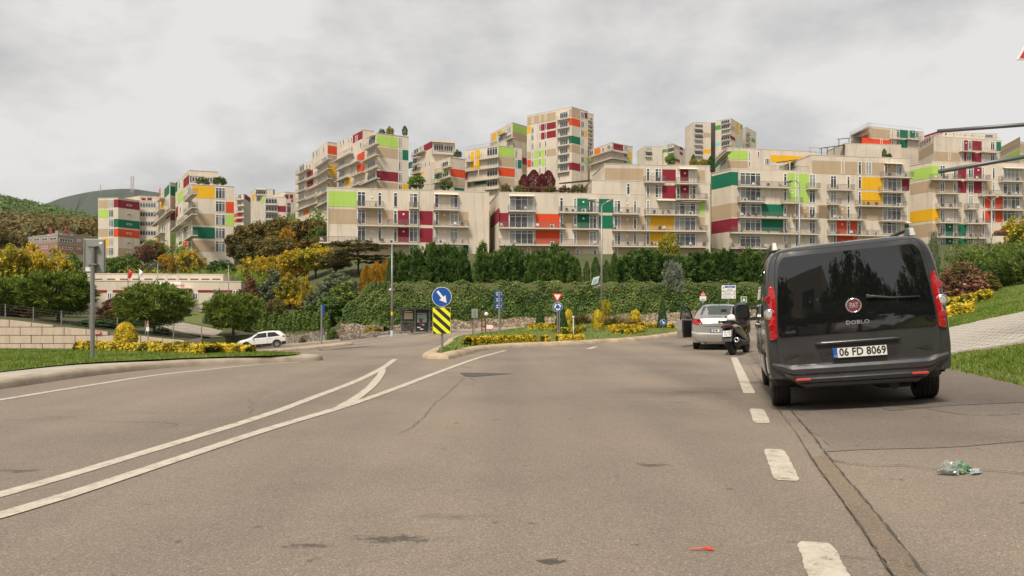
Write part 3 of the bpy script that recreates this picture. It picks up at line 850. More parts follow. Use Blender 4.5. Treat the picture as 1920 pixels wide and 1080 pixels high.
class Bld:
    def __init__(s, name, label, group='apartment blocks on the hillside', cat='apartment block'):
        s.args = (name, label, group, cat); s.root = None; s.faces = []; s.vols = 0
    def ensure(s, p):
        if s.root is None:
            n, l, g, c = s.args
            s.root = empty(n, p, l, c, g)
    def vol(s, chain, top, base, depth=12.0, m=None, name='wall', roof=True):
        """chain: [(px,Y),...] left to right; top: photo row of the roof edge at chain[0] unless (i,row)"""
        pts = [Vector(((px - CX) * Y / FPX, Y, 0)) for px, Y in chain]
        i, row = top if isinstance(top, tuple) else (0, top)
        zt = EYE + (HY - row) * chain[i][1] / FPX
        s.ensure((sum(p.x for p in pts) / len(pts), sum(p.y for p in pts) / len(pts), base))
        if len(pts) == 2:
            u = (pts[1] - pts[0]).normalized(); bk = Vector((-u.y, u.x, 0)) * depth
            poly = [pts[0], pts[1], pts[1] + bk, pts[0] + bk]
        else:
            poly = [pts[0], pts[1], pts[2], pts[0] + pts[2] - pts[1]]
        mb = MB(); nn = len(poly)
        mb.add([Vector((p.x, p.y, base)) for p in poly] + [Vector((p.x, p.y, zt)) for p in poly], [tuple(range(nn, 2 * nn))] + [(k, (k + 1) % nn, nn + (k + 1) % nn, nn + k) for k in range(nn)])
        mb.build(name, m or CREAM, s.root, world=True)
        if roof:      # parapet coping
            cp = MB()
            cen = sum(poly, Vector((0, 0, 0))) / nn
            o_ = [p + (p - cen).normalized() * 0.10 for p in poly]; i_ = [p - (p - cen).normalized() * 0.35 for p in poly]
            for k in range(nn):
                k2 = (k + 1) % nn
                a, c, d, e = o_[k], o_[k2], i_[k2], i_[k]
                cp.hexa([Vector((q.x, q.y, zt + 0.01)) for q in (a, c, d, e)] + [Vector((q.x, q.y, zt + 0.13)) for q in (a, c, d, e)])
            cp.build('parapet', SLAB, s.root, world=True)
        s.vols += 1
        fs = [Face(pts[k], pts[k + 1]) for k in range(len(pts) - 1)]
        return fs, zt
    def rail(s, f, u0, u1, z, n, h=1.0, parent=None, name='railing', sides=True, depth=1.2, step=0.14):
        mb = MB()
        def run(a, b):
            ln = (b - a).length
            if ln < 0.05: return
            d = (b - a) / ln
            mb.tube([a + Vector((0, 0, h)), b + Vector((0, 0, h))], 0.028, 4, caps=False)
            mb.tube([a + Vector((0, 0, 0.08)), b + Vector((0, 0, 0.08))], 0.018, 4, caps=False)
            k = max(1, int(ln / step))
            sd_ = Vector((-d.y, d.x, 0)) * 0.011
            for i in range(k + 1):
                q = a + d * (ln * i / k)
                w = d * (0.016 if i % 10 else 0.032)
                mb.quad(q - w, q + w, q + w + Vector((0, 0, h)), q - w + Vector((0, 0, h)))
        run(f.P(u0, z, n), f.P(u1, z, n))
        if sides:
            run(f.P(u0, z, n - depth), f.P(u0, z, n)); run(f.P(u1, z, n), f.P(u1, z, n - depth))
        return mb.build(name, RAIL, parent or s.root, world=True)
    def face(s, f, zoom, spec, simple=False, bal=1.25):
        ox, oy, sc = zoom
        X = lambda v: ox + float(v) / sc
        Yv = lambda v: oy + float(v) / sc
        for line in spec.strip().replace(';', '\n').split('\n'):
            w = line.split()
            if not w: continue
            k = w[0]
            if k == 'C':
                u0, z1 = f.map(X(w[2]), Yv(w[3])); _, z0 = f.map(X(w[2]), Yv(w[5])); u1, _ = f.map(X(w[4]), Yv(w[3]))
                mb = MB(); f.box(mb, u0, u1, z0, z1, 0.0, 0.035 if w[1] != 'taupe' else 0.022)
                mb.build('facade_panel', PC[w[1]], s.root, world=True)
            elif k == 'W':
                n = int(w[5]) if len(w) > 5 else 1
                u0, z1 = f.map(X(w[1]), Yv(w[2])); _, z0 = f.map(X(w[1]), Yv(w[4])); u1, _ = f.map(X(w[3]), Yv(w[2]))
                s.window(f, u0, u1, z0, z1, n, simple)
            elif k == 'B':
                u0, zc_ = f.map(X(w[1]), Yv(w[3]), bal); u1, _ = f.map(X(w[2]), Yv(w[3]), bal)
                s.balcony(f, u0, u1, zc_, bal, simple)
            elif k == 'A':      # awning: x0 x1 y
                u0, z1 = f.map(X(w[1]), Yv(w[3]), 0.1); u1, _ = f.map(X(w[2]), Yv(w[3]), 0.1)
                mb = MB()
                mb.hexa([f.P(u0, z1 - 0.42, 1.1), f.P(u1, z1 - 0.42, 1.1), f.P(u1, z1 - 0.06, 0.05), f.P(u0, z1 - 0.06, 0.05), f.P(u0, z1 - 0.36, 1.12), f.P(u1, z1 - 0.36, 1.12), f.P(u1, z1, 0.05), f.P(u0, z1, 0.05)])
                o = mb.build('awning', AWN, s.root, world=True)
            elif k == 'L':      # round wall lamp
                u0, z0 = f.map(X(w[1]), Yv(w[2]))
                mb = MB(); c = f.P(u0, z0, 0.06); r_ = 0.15
                mb.hexa([c + f.u * a * r_ + Vector((0, 0, bb * r_)) + f.n * cc * 0.06 for cc in (1, -1) for a, bb in ((-1, -1), (1, -1), (1, 1), (-1, 1))])
                mb.build('wall_lamp', WHITEP, s.root, world=True)
            elif k == 'D':      # drain pipe x y0 y1
                u0, z1 = f.map(X(w[1]), Yv(w[2])); _, z0 = f.map(X(w[1]), Yv(w[3]))
                mb = MB(); mb.tube([f.P(u0, z0, 0.09), f.P(u0, z1, 0.09)], 0.06, 6); mb.build('drain_pipe', PIPE, s.root, world=True)
            elif k == 'R':      # roof railing at x0 x1 y(base)
                u0, z0 = f.map(X(w[1]), Yv(w[3])); u1, _ = f.map(X(w[2]), Yv(w[3]))
                s.rail(f, u0, u1, z0, -0.3, 1.0, name='roof_railing', sides=False, step=1.6)
    def window(s, f, u0, u1, z0, z1, n, simple):
        mb = MB(); t = 0.085; pr = 0.08
        f.box(mb, u0 - 0.02, u1 + 0.02, z1 - t, z1, 0, pr); f.box(mb, u0 - 0.02, u1 + 0.02, z0, z0 + t, 0, pr)
        hz0, hz1 = z0 + t, z1 - t
        f.box(mb, u0 - 0.02, u0 + t, hz0, hz1, 0, pr); f.box(mb, u1 - t, u1 + 0.02, hz0, hz1, 0, pr)
        wl = (u1 - u0 - 2 * t - (n - 1) * 0.09) / n
        tall = (z1 - z0) > 1.5
        zt = z0 + (z1 - z0) * 0.77
        xs_ = []
        for i in range(n):
            a = u0 + t + i * (wl + 0.09); xs_.append((a, a + wl))
            if i: f.box(mb, a - 0.09, a, hz0, hz1, 0, pr)
            if tall: f.box(mb, a, a + wl, zt, zt + 0.07, 0, pr - 0.01)
        fr = mb.build('window', WFRAME, s.root, world=True)
        r_ = random.random()
        pool = [GLASSD, GLASSD, GLASSD, GLASSG, GLASSC] if r_ < 0.68 else [GLASSC, GLASSG, GLASSC, GLASSD]
        groups = [(xs_[0][0], xs_[-1][1])] if simple else xs_
        for a, c in groups:
            q = MB(); q.add([f.P(a, hz0, 0.02), f.P(c, hz0, 0.02), f.P(c, hz1, 0.02), f.P(a, hz1, 0.02)], [(0, 1, 2, 3)])
            q.build('pane', GLASSD if simple and r_ < 0.7 else random.choice(pool), fr, world=True)
    def balcony(s, f, u0, u1, z, d, simple):
        mb = MB(); f.box(mb, u0, u1, z - 0.12, z + 0.10, 0.0, d)
        o = mb.build('balcony', SLAB, s.root, world=True)
        s.rail(f, u0 + 0.04, u1 - 0.04, z + 0.10, d - 0.05, 1.0, parent=o, depth=d - 0.1, step=0.11 if not simple else 0.3)
        if not simple: BALC.append((f, u0, u1, z + 0.10, d, s.args[1]))

# ================================================================ front row
# --- long low block, left of the gap
b = Bld('apartment_block', 'long low cream block with a lime panel at its top left, above the conifers')
(fA,), zt = b.vol([(613, 130), (917, 135)], 352, 8.0, 13)  # lowest taupe panel is painted-in shadow along the wall foot
b.face(fA, (600, 330, 6), '''
C lime 95 168 412 342
C taupe 95 367 412 535
C taupe 95 765 1000 1010
W 420 175 512 340 2; W 652 185 692 340; W 828 188 872 350; W 1005 195 1098 352 2; W 1290 205 1335 355; W 1462 212 1552 355 2
C taupe 515 378 650 540; C taupe 700 380 826 540; C taupe 1337 400 1460 545; C taupe 1562 400 1668 545
W 420 378 512 535 2; W 652 382 692 540; W 828 388 868 540; C red 876 388 1000 545; W 1005 392 1098 545 2; C red 1122 392 1268 548; W 1295 400 1335 545; W 1462 397 1556 548 2
W 420 575 512 730 2; W 652 578 692 735; W 828 585 868 738; C red 876 585 1000 742; W 1005 585 1098 740 2; C red 1122 585 1268 745; W 1290 592 1335 745; W 1462 590 1552 748 2
W 1005 780 1095 880 2; W 1462 800 1530 915 2; C green 1610 775 1668 930
B 415 718 347; B 1005 1112 360; B 1285 1570 374; B 415 1110 552; B 1285 1678 564; B -12 1110 746; B 1285 1675 760
A 1385 1570 770; A 1285 1555 190; D 1275 380 760; D 820 745 1000; D 95 350 760; D 1110 160 745
L 940 430; L 940 625; L 1400 440; L 1400 632; L 1400 258; L 585 237; L 585 625
R 1000 1620 150''')
# --- block B with the stepped roof terrace
b = Bld('apartment_block', 'stepped cream block with two orange panels and a planted roof terrace')
fs, zt = b.vol([(918, 145), (935.5, 132), (1332, 135.5)], (1, 361), 8.0)
fl, fB = fs
(fB2,), z2 = b.vol([(1110, 133.6), (1331.5, 135.46)], (0, 338.5), zt - 0.4, 12)
(fB3,), z3 = b.vol([(1133, 133.78), (1331, 135.43)], (0, 308), z2 - 0.4, 11)
b.face(fl, (900, 330, 6.75), 'C red 133 515 243 672')
b.face(fB, (900, 330, 6.75), '''
C red 242 466 362 645; C taupe 245 890 1210 1200; C taupe 1055 480 1180 655
W 370 258 675 435 4; W 1010 273 1052 450; W 1183 280 1225 450; C green 1230 283 1385 455; W 1385 285 1478 455 2
W 370 475 675 650 4; C orange 705 478 1008 655; W 1012 483 1050 655; W 1183 485 1225 660; C green 1230 485 1385 662; W 1385 490 1475 665 2
W 370 685 675 860 4; C orange 705 685 1008 855; W 1013 692 1050 858; W 1183 698 1222 862; W 1385 700 1475 865 2
W 600 900 642 990; W 1010 905 1050 1000; W 1213 935 1255 1080; W 1435 935 1475 1020; C taupe 1225 690 1380 862
B 360 710 440; B 1005 1510 458; B 245 1090 655; B 1180 1515 668; B 245 1510 870
A 365 685 235; L 1308 330; L 1308 538; D 1500 290 880; D 695 480 870''')
b.face(fB2, (1100, 300, 6), 'W 450 265 487 412')
b.face(fB3, (1100, 300, 6), 'C taupe 203 90 640 235; C taupe 1255 115 1330 260')
b.face(fB, (1100, 300, 6), '''
C green 140 437 298 590; C green 140 622 298 770; C taupe 385 630 525 775; C taupe 562 630 668 778; C taupe 300 985 1330 1140; C taupe 1245 640 1330 780
W 672 95 708 240; W 768 97 843 240 2; C red 850 105 1002 250; W 1010 105 1048 255; C red 1050 97 1152 255; W 1155 115 1230 255 2
W 672 275 707 418; W 768 278 843 422 2; C red 850 285 1002 430; W 1010 283 1048 435; C red 1052 283 1150 435; W 1155 290 1228 438 2
W 308 455 382 590 2; W 527 460 560 595; W 672 455 707 600; W 985 485 1225 610 4; C lime 1272 465 1330 620
W 308 625 382 775 2; W 525 630 562 778; W 672 655 703 780; C yellow 712 632 983 780; W 985 645 1225 790 4
W 308 812 382 955 2; W 525 812 560 955; W 672 815 705 955; C yellow 712 815 983 965; W 985 825 1225 965 4
W 308 990 350 1080
B 660 890 244; B 1010 1270 262; B 1005 1365 440; B 305 605 602; B 665 1270 612; B 300 1365 790; B 300 1365 970
A 785 1010 440; A 1050 1272 452; A 1030 1240 88; L 740 135; L 1103 150; L 1103 328; L 458 490; L 458 670; L 458 852; D 655 90 960; D 298 590 960''')
b.rail(fB, 0.4, fB.map(1108, 350)[0], zt + 0.1, -0.4, 1.0, name='roof_railing', sides=False, step=1.2)
# glazed pavilion and dark canopy on the roof terrace
pv = MB(); a0 = W(1053, 348, 137); 
pv.hexa([W(1048, 345, 137), W(1108, 340, 137), W(1112, 340, 143), W(1056, 345, 143), W(1048, 343, 137), W(1108, 336.5, 137), W(1112, 336.5, 143), W(1056, 343, 143)])
pv.build('roof_canopy', METALD, b.root, world=True)
for px in (1060, 1092, 1106):
    q = MB(); c = W(px, 345, 137.6); q.tube([(c.x, c.y, zt), (c.x, c.y, c.z)], 0.07, 6); q.build('canopy_post', METALD, b.root, world=True)
# --- block C, behind the van
b = Bld('apartment_block', 'cream block behind the van with a green top corner band and wine red lower band')
fs, zt = b.vol([(1334, 146.7), (1370.5, 142), (1706, 148)], (1, 317), 9.0)
fl, fC = fs
(fC2,), z2 = b.vol([(1520, 144.72), (1705.5, 147.98)], (0, 291), zt - 0.4, 12)
b.face(fl, (1320, 270, 4.909), 'C green 69 298 249 422; C taupe 69 578 249 706; C red 69 715 249 828')
b.face(fC, (1320, 270, 4.909), '''
C green 248 257 313 377; C red 248 685 313 805; C taupe 248 540 322 668; C taupe 765 560 838 668; C taupe 1040 562 1152 682; C taupe 870 575 966 675
W 330 262 522 375 4; W 733 272 760 385; C lime 765 268 965 405; W 838 278 868 400; W 968 282 1025 400 2
W 335 403 522 520 4; W 733 415 760 525; C lime 770 418 966 538; W 838 418 868 530; W 968 425 1023 540 2
W 335 550 525 655 4; C green 528 552 730 660; W 733 570 758 660; W 840 567 866 672; W 968 578 1022 670 2
W 330 695 522 800 4; C green 528 692 728 802; W 735 700 757 805; W 840 700 865 810; W 968 700 1022 810 2
W 330 845 522 948 4; W 733 838 757 905; W 840 840 865 945; W 968 840 1022 920 2
B 330 800 388; B 968 1075 408; B 330 568 526; B 733 915 540; B 330 795 672; B 840 1073 684; B 258 1073 816; B 258 800 958
A 360 572 532; L 810 450; L 922 592; L 922 735; D 322 258 950; D 1155 560 950''')
b.face(fC, (1520, 270, 5.143), '''
C taupe 15 158 445 285; W 293 165 322 285; W 458 172 487 293; C taupe 489 178 528 298; W 530 175 587 293 2; C taupe 590 178 705 300; W 712 190 738 300; W 822 198 878 300 2; C taupe 742 196 820 300
W 190 307 247 425 2; W 350 312 376 428; W 458 315 487 432; C yellow 490 318 692 440; W 697 330 872 445 4; C red 880 332 949 450
W 190 460 247 570 2; W 350 465 376 572; W 458 460 485 580; C yellow 490 460 690 580; W 692 475 872 585 4
C taupe 80 590 188 715; C taupe 250 597 348 715; W 190 597 247 712 2; W 350 600 376 716; W 458 612 485 720; C taupe 490 610 690 735; W 692 617 870 727 4
W 190 740 245 855 2; C orange 250 740 347 865; W 350 750 376 870; C orange 380 740 445 872; W 458 750 485 865; W 690 755 870 865 4; C green 905 775 948 870
C orange 250 880 445 945; W 190 880 245 950 2
B 705 1000 314; B 190 430 438; B 690 930 458; B 190 300 578; B 460 930 593; B 190 540 725; B 690 930 738; B 190 445 873; B 460 930 880
A 705 885 178; A 745 945 745; L 783 215; L 265 485; L 302 630; L 302 775; D 449 160 900; D 945 450 750
R 0 180 80''')
# terrace pavilion on block C
pv = MB(); pv.hexa([W(1456, 306, 150), W(1517, 297, 150), W(1517, 297, 154), W(1456, 306, 154), W(1456, 304, 150), W(1517, 295.5, 150), W(1517, 295.5, 154), W(1456, 304, 154)])
pv.build('terrace_canopy', METALD, b.root, world=True)
for px, row in ((1458, 307), (1481, 303), (1515, 299)):
    c = W(px, row, 150.1); q = MB(); q.tube([(c.x, c.y, zt), (c.x, c.y, c.z)], 0.08, 6); q.build('canopy_post', WFRAME, b.root, world=True)
b.rail(fC, fC.map(1449, 315)[0], fC.map(1519, 315)[0], zt + 0.1, -0.4, 1.0, name='roof_railing', sides=False, step=0.2)
# --- block C2: low building whose lime panel shows above block C
b = Bld('apartment_block', 'low cream wing with a lime panel and a yellow panel above the green cornered block')
fs, zt = b.vol([(1341, 172), (1364, 160), (1530, 164)], (1, 277), 14.0)
b.face(fs[1], (1320, 270, 4.909), 'C lime 218 55 402 138; C taupe 218 150 402 215; W 408 65 427 135; W 408 160 427 195; W 492 68 510 112; C yellow 612 100 905 165; W 560 130 606 190 3')
b.face(fs[0], (1320, 270, 4.909), 'B 100 208 165; W 140 100 205 150 4; C green 95 190 150 230; W 155 180 205 222 3', simple=True)
# --- block D on the right
b = Bld('apartment_block', 'cream block at the right with lime, taupe and yellow corner bands')
fs, zt = b.vol([(1705.8, 156.6), (1747.8, 152), (1975, 155)], (1, 303), 10.0)
fl, fD = fs
z6 = (1690, 220, 4.152)
b.face(fl, z6, 'C lime 66 412 241 500; C taupe 66 520 241 605; C yellow 66 735 241 825; C taupe 66 845 241 945')
b.face(fD, z6, '''
C lime 240 378 297 468; C taupe 240 490 297 585; C yellow 240 712 296 805; C taupe 240 825 296 928
W 300 375 340 465 2; W 405 380 425 470; C red 428 380 505 475; W 520 390 560 470 2; C red 563 388 625 475; W 628 390 645 475; W 708 393 727 480; W 790 405 915 490 4
W 300 500 335 580 2; W 405 510 425 580; C red 440 497 505 587; W 520 505 560 590 2; C red 563 500 625 590; W 628 515 642 590; W 705 505 727 585; W 790 515 920 595 4; C taupe 340 495 404 585; C taupe 646 490 704 595
W 300 605 338 695 2; W 405 612 425 697; W 520 608 558 690 2; W 628 615 645 705; C orange 650 615 697 705; C orange 730 620 788 712; W 708 640 727 705; W 790 620 920 710 4
W 300 720 338 808 2; W 405 722 425 810; W 522 725 556 810 2; W 628 725 645 812; C orange 650 725 697 815; W 707 730 727 815; C orange 730 722 788 815; W 790 730 915 812 4
W 300 840 340 920 2; C green 342 828 402 922; W 405 840 427 925; C green 443 830 505 922; W 520 835 556 920 2; C taupe 560 828 623 920; W 625 840 645 915
W 300 945 340 1030 2; C green 342 942 402 1035; W 405 948 427 1035; C green 443 942 505 1035; W 520 945 556 1035 2; W 628 950 645 1030
B 245 472 481; B 518 697 486; B 788 980 495; B 297 462 590; B 628 980 605; B 297 475 703; B 518 612 711; B 705 980 718; B 297 470 818; B 518 700 825; B 243 475 931; B 518 690 938; B 243 480 1043
A 790 955 388; A 330 470 480; L 598 412; L 376 852; L 376 965; L 598 858; D 436 380 1040; D 512 380 1040''')

# ================================================================ upper right
b = Bld('apartment_block', 'upper cream block on the right skyline with a broad orange panel beside green ones')
fs, zt = b.vol([(1595, 236), (1628, 225), (1732, 232)], (1, 237), 24.0)
z8 = (1520, 220, 4.8)
b.face(fs[1], z8, '''
C taupe 522 95 712 180; W 727 108 742 180; W 770 110 800 180 2; C green 802 112 875 182; W 877 118 890 180; C green 893 115 940 182; W 942 122 972 182 2
C orange 460 182 720 262; W 628 190 645 258; W 727 198 740 262; W 770 200 800 265 2; C green 805 195 870 270; W 605 272 620 320; W 660 275 677 310; W 748 280 778 310 2
B 730 840 187; B 870 1000 192; L 918 135; R 520 1010 78''', simple=True)
b.face(fs[0], z8, 'C orange 445 182 519 262; W 420 125 470 165 3; B 350 515 170', simple=True)
(fw,), zw = b.vol([(1585, 222), (1690, 224)], 269, 24.0, 10)
b.face(fw, z8, 'W 612 272 620 330; R 330 500 240', simple=True)
for (x0, x1, r0, r1, Y, pr) in ((1537, 1584, 279, 271, 216, (1540, 1551, 1564, 1582)), (1570, 1613, 262, 256, 226, (1573, 1592, 1611))):
    pv = MB(); pv.hexa([W(x0, r0, Y), W(x1, r1 + 1.5, Y), W(x1, r1 + 1.5, Y + 7), W(x0, r0, Y + 7), W(x0, r0 - 1.4, Y), W(x1, r1, Y), W(x1, r1, Y + 7), W(x0, r0 - 1.4, Y + 7)])
    pv.build('terrace_canopy', METALD, b.root, world=True)
    for px in pr:
        c = W(px, 272, Y + 0.3); c2 = W(px, 290, Y + 0.3)
        zq = EYE + (HY - (r0 + (r1 - r0) * (px - x0) / (x1 - x0))) * Y / FPX
        q = MB(); q.tube([(c.x, c.y, c2.z), (c.x, c.y, zq)], 0.11, 5); q.build('canopy_post', METALD, b.root, world=True)
b = Bld('apartment_block', 'stepped cream block with wine red panels behind the two steel mast arms')
fs, zt = b.vol([(1722, 214), (1751, 203), (1878, 208)], (1, 256), 20.0)
b.face(fs[1], z6, '''
C red 488 178 518 258; W 470 178 485 262; W 520 182 548 252 2; C red 550 182 625 255; W 628 185 638 258; W 693 190 725 255 2; C green 740 190 775 260
W 470 275 485 340; C red 488 272 507 340; W 508 280 542 340 2; C red 546 275 622 345; W 628 285 638 345; W 693 285 725 340 2; C taupe 255 265 460 345; W 365 265 383 335
B 475 590 260; B 628 765 267; L 503 200; R 260 770 150''', simple=True)
b.face(fs[0], z6, 'W 140 195 232 240 5; C taupe 135 265 250 340', simple=True)
(ft,), _ = b.vol([(1768, 213), (1870, 215)], 248, zt - 1, 8)
b.face(ft, z8, 'W 1205 138 1225 165; W 1278 138 1290 168; W 1382 142 1395 178; W 1443 145 1457 180; W 1515 150 1528 182; W 1568 152 1640 185 4', simple=True)
(fr_,), _ = b.vol([(1733, 221), (1767, 214)], (1, 248), zt - 1, 6)
b.face(fr_, z8, 'C red 1022 165 1188 185', simple=True)
b = Bld('apartment_block', 'cream block with a lime band cut off by the right edge of the picture')
fs, zt = b.vol([(1874, 192), (1913, 180), (1985, 188)], (1, 266), 18.0)
b.face(fs[0], z6, 'C taupe 775 232 926 305; C lime 775 322 926 365')
b.face(fs[1], z6, 'C taupe 926 205 1200 272; C lime 926 290 1200 335')

# ================================================================ far towers
z7 = (1190, 210, 8)
def slab_tower(label, ch1, ch2, top1, top2, base, sp1, sp2, sp3):
    bb = Bld('apartment_tower', label, 'far towers behind the crest', 'tower')
    (f1,), _ = bb.vol(ch1, top1, base, 14)
    f2, _ = bb.vol(ch2, (1, top2), base)
    bb.face(f1, z7, sp1, simple=True)
    bb.face(f2[0], z7, sp2, simple=True); bb.face(f2[1], z7, sp3, simple=True)
    return bb
rowsW = lambda x0, x1, ys_, h, n: ';'.join(f'W {x0} {y} {x1} {y + h} {n}' for y in ys_)
rowsB = lambda x0, x1, ys_: ';'.join(f'B {x0} {x1} {y}' for y in ys_)
t1 = slab_tower('tall twin tower right of centre with a green panel high up', [(1302, 448), (1333, 450)], [(1341.5, 452), (1370, 445), (1393, 462)], 229, 221.5, 70,
    rowsW(905, 1025, (180, 262, 345, 425, 505, 585, 668), 52, 4) + ';' + rowsB(900, 1028, (246, 326, 408, 490, 570, 650)) + ';C taupe 1032 310 1140 378; C yellow 1032 555 1140 620',
    rowsW(1298, 1425, (130, 205, 288, 375, 460), 55, 4) + ';' + rowsB(1296, 1426, (190, 272, 352, 436, 520)) + ';C grass 1212 208 1293 275; C teal 1212 455 1290 515',
    'C yellow 1512 150 1560 225; C yellow 1512 240 1560 312; C red 1432 345 1508 400; C taupe 1440 195 1508 260; C grass 1585 190 1605 250; C teal 1535 490 1585 528; ' + rowsW(1570, 1582, (200, 270, 345, 415), 35, 1))
(fx,), _ = t1.vol([(1333.5, 458), (1341.4, 458)], 230, 70, 6, m=PC['dark'], roof=False)  # dark filler paints the shade in the slot between the slabs
fx, _ = t1.vol([(1392.5, 470), (1399, 466), (1418, 480)], (1, 238), 70)
t1.face(fx[1], z7, 'B 1680 1740 320; B 1680 1740 400; B 1680 1740 470; W 1685 290 1730 318 2; W 1685 360 1730 395 2; C grass 1752 385 1805 440', simple=True)
t2 = slab_tower('smaller far twin tower with red panels left of the tall one', [(1210, 430), (1242, 432)], [(1242.2, 434), (1264, 428), (1285, 442)], 274, 270, 70,
    rowsW(168, 262, (520, 600), 55, 4) + ';' + rowsB(165, 265, (588, 668)) + '',
    rowsW(490, 592, (482, 560, 640), 50, 4) + ';' + rowsB(488, 594, (545, 622)) + ';C grass 418 565 486 612',
    'C red 675 512 722 560; C red 675 590 722 632; C red 598 685 675 730; C taupe 600 490 670 540;' + rowsW(745, 757, (540, 600, 660, 720), 35, 1))
b = Bld('apartment_tower', 'small distant tower with a wine red top between the twin towers', 'far towers behind the crest', 'tower')
(fx,), _ = b.vol([(1287, 560), (1302, 562)], 282, 80, 12)
b.face(fx, z7, 'C red 790 580 830 625; W 790 645 815 680; W 790 700 815 735', simple=True)

# --- building G left of the far towers
b = Bld('apartment_block', 'cream block with wraparound balconies and a wine red top panel right of the tallest tower')
fs, zt = b.vol([(1106, 251), (1147, 240), (1186, 246)], (1, 267.5), 30.0)
z6b = (970, 190, 6.748)
b.face(fs[1], z6b, 'C red 1215 532 1338 605; W 1350 545 1395 610 3; B 1192 1420 620; B 1192 1410 710; C yellow 1405 640 1448 725; C lime 1405 740 1448 785; W 1340 655 1390 700 3; W 1340 740 1390 780 3', simple=True)
b.face(fs[0], z6b, 'C amber 975 608 1050 690; W 1075 590 1100 640 2; W 1140 555 1180 615 3; B 895 1190 712; B 895 1190 810; W 920 620 960 690 2', simple=True)
# --- central tower
b = Bld('apartment_tower', 'tallest tower in the centre with stacked balconies and an orange corner band', 'high blocks on the hillside', 'tower')
fs, zt = b.vol([(988, 256), (1072, 245), (1102, 250.7)], (1, 200.5), 34.0)
b.face(fs[0], z6b, '''
C taupe 126 205 485 305; C yellow 126 318 170 410; C orange 126 745 172 835; C taupe 370 612 488 700; C taupe 126 640 172 735
C red 300 292 347 375; C red 372 278 488 360; C red 300 400 347 485; C red 372 385 488 470
C lime 212 632 275 718; C lime 300 618 347 708; C lime 212 740 275 828; C lime 300 726 347 815''' + ';' +
    rowsW(178, 208, (210, 330, 420, 530, 640, 748, 855), 78, 2) + ';' + rowsW(278, 297, (184, 292, 402, 512, 622, 728, 838), 80, 1) + ';' + rowsW(350, 368, (166, 275, 387, 498, 607, 717, 827), 80, 1) + ';' +
    rowsW(540, 640, (145, 258, 368, 478, 588, 698, 808), 78, 4) + ';' + rowsB(492, 642, (240, 350, 460, 572, 684, 796, 906)) + ''';
C orange 655 215 690 305; C green 655 438 690 535; C taupe 655 550 690 645; C red 655 778 690 870; C taupe 655 98 690 200; W 425 920 455 1000 2; W 525 925 540 1000''', simple=True, bal=1.0)
b.face(fs[1], z6b, '''
C taupe 690 82 797 195; C orange 690 208 797 300; C green 690 432 797 526; C taupe 690 542 797 640; C red 690 770 797 865
C red 850 140 887 212; C yellow 848 365 885 440; C lime 848 697 885 785;''' + rowsW(800, 845, (128, 245, 357, 470, 578, 690, 800), 78, 3), simple=True)
fx, _ = b.vol([(1098, 264), (1102.5, 260), (1113, 262)], (1, 212), 34.0)
b.face(fx[1], z6b, rowsB(905, 955, (235, 290, 345, 400, 455, 510, 565, 620)) + ';' + rowsW(912, 945, (205, 260, 315, 370, 425, 480, 535, 590), 28, 2), simple=True, bal=0.8)
# --- block I, left of the tower
z5b = (760, 210, 6.75)
b = Bld('apartment_block', 'high cream block with a lime top band immediately left of the tallest tower')
fs, zt = b.vol([(919, 277), (961, 260), (989, 266)], (1, 230), 30.0)
b.face(fs[1], z5b, 'C lime 1357 150 1550 240; C taupe 1357 250 1550 342; C red 1478 572 1545 658; C taupe 1478 662 1545 758')
b.face(fs[0], z5b, 'C yellow 1100 285 1150 365; C yellow 1165 255 1225 300; C taupe 1075 400 1160 440; B 1165 1250 300; B 1255 1350 368; W 1290 200 1340 270 3; W 1275 310 1345 350 3; W 1180 320 1240 380 2', simple=True)
# --- block J
b = Bld('apartment_block', 'mid cream block with a lime top panel, orange band and long stacked balconies')
fs, zt = b.vol([(872, 221.5), (934, 215), (978.5, 218.5)], (1, 273.5), 26.0)
b.face(fs[1], z5b, '''C lime 1178 435 1380 552; C taupe 1178 562 1385 680; C orange 1182 698 1388 806; C taupe 1178 822 1385 930; C green 1422 605 1471 712; C yellow 1418 858 1472 935
W 1388 472 1418 578 2; W 1388 602 1418 705 2; W 1388 730 1418 832 2; W 1388 855 1418 930 2''', simple=True)
b.face(fs[0], z5b, '''C yellow 830 505 873 620; C yellow 897 488 950 600; C yellow 830 630 875 735; C yellow 895 615 950 720; C green 880 870 1030 925; C red 745 765 790 860
W 1035 455 1168 560 4; W 1035 600 1168 690 4; W 1035 735 1168 820 4; W 1035 870 1168 950 4; W 880 520 893 600; W 955 500 968 580; W 800 530 822 600 2; W 880 650 893 735; W 800 660 820 740 2; W 800 790 820 860 2; W 880 780 893 860; W 800 900 830 960 2
B 910 1172 603; B 905 1172 728; B 748 835 632; B 748 890 750; B 755 1172 885; B 985 1172 985; R 760 1165 482''', simple=True)
# --- block K
b = Bld('apartment_block', 'stepped cream block with a wine red penthouse and white awnings above one orange panel')
fs, zt = b.vol([(771, 222), (844.5, 205), (872, 208)], (1, 295), 24.0)
b.face(fs[1], z5b, 'C orange 572 712 755 812; C taupe 572 826 755 935; C green 620 950 745 990', simple=True)
b.face(fs[0], z5b, '''B 445 560 720; B 365 428 778; B 410 555 858; B 330 428 905; B 75 155 590; B 75 155 680; B 60 155 790; C lime 455 745 530 800; C green 370 790 425 850; C yellow 165 770 230 800; C green 42 640 95 720
W 470 640 545 700 3; W 470 770 545 830 3; W 200 650 215 700; W 250 640 265 690; W 300 625 315 675; W 95 600 150 660 2; W 90 700 150 760 2''', simple=True)
fs, _ = b.vol([(778, 229), (811, 217), (853, 219)], (1, 264), zt - 1)
b.face(fs[0], z5b, 'C red 235 415 343 505; W 190 440 205 490; B 75 215 560; W 110 480 170 540 2', simple=True)
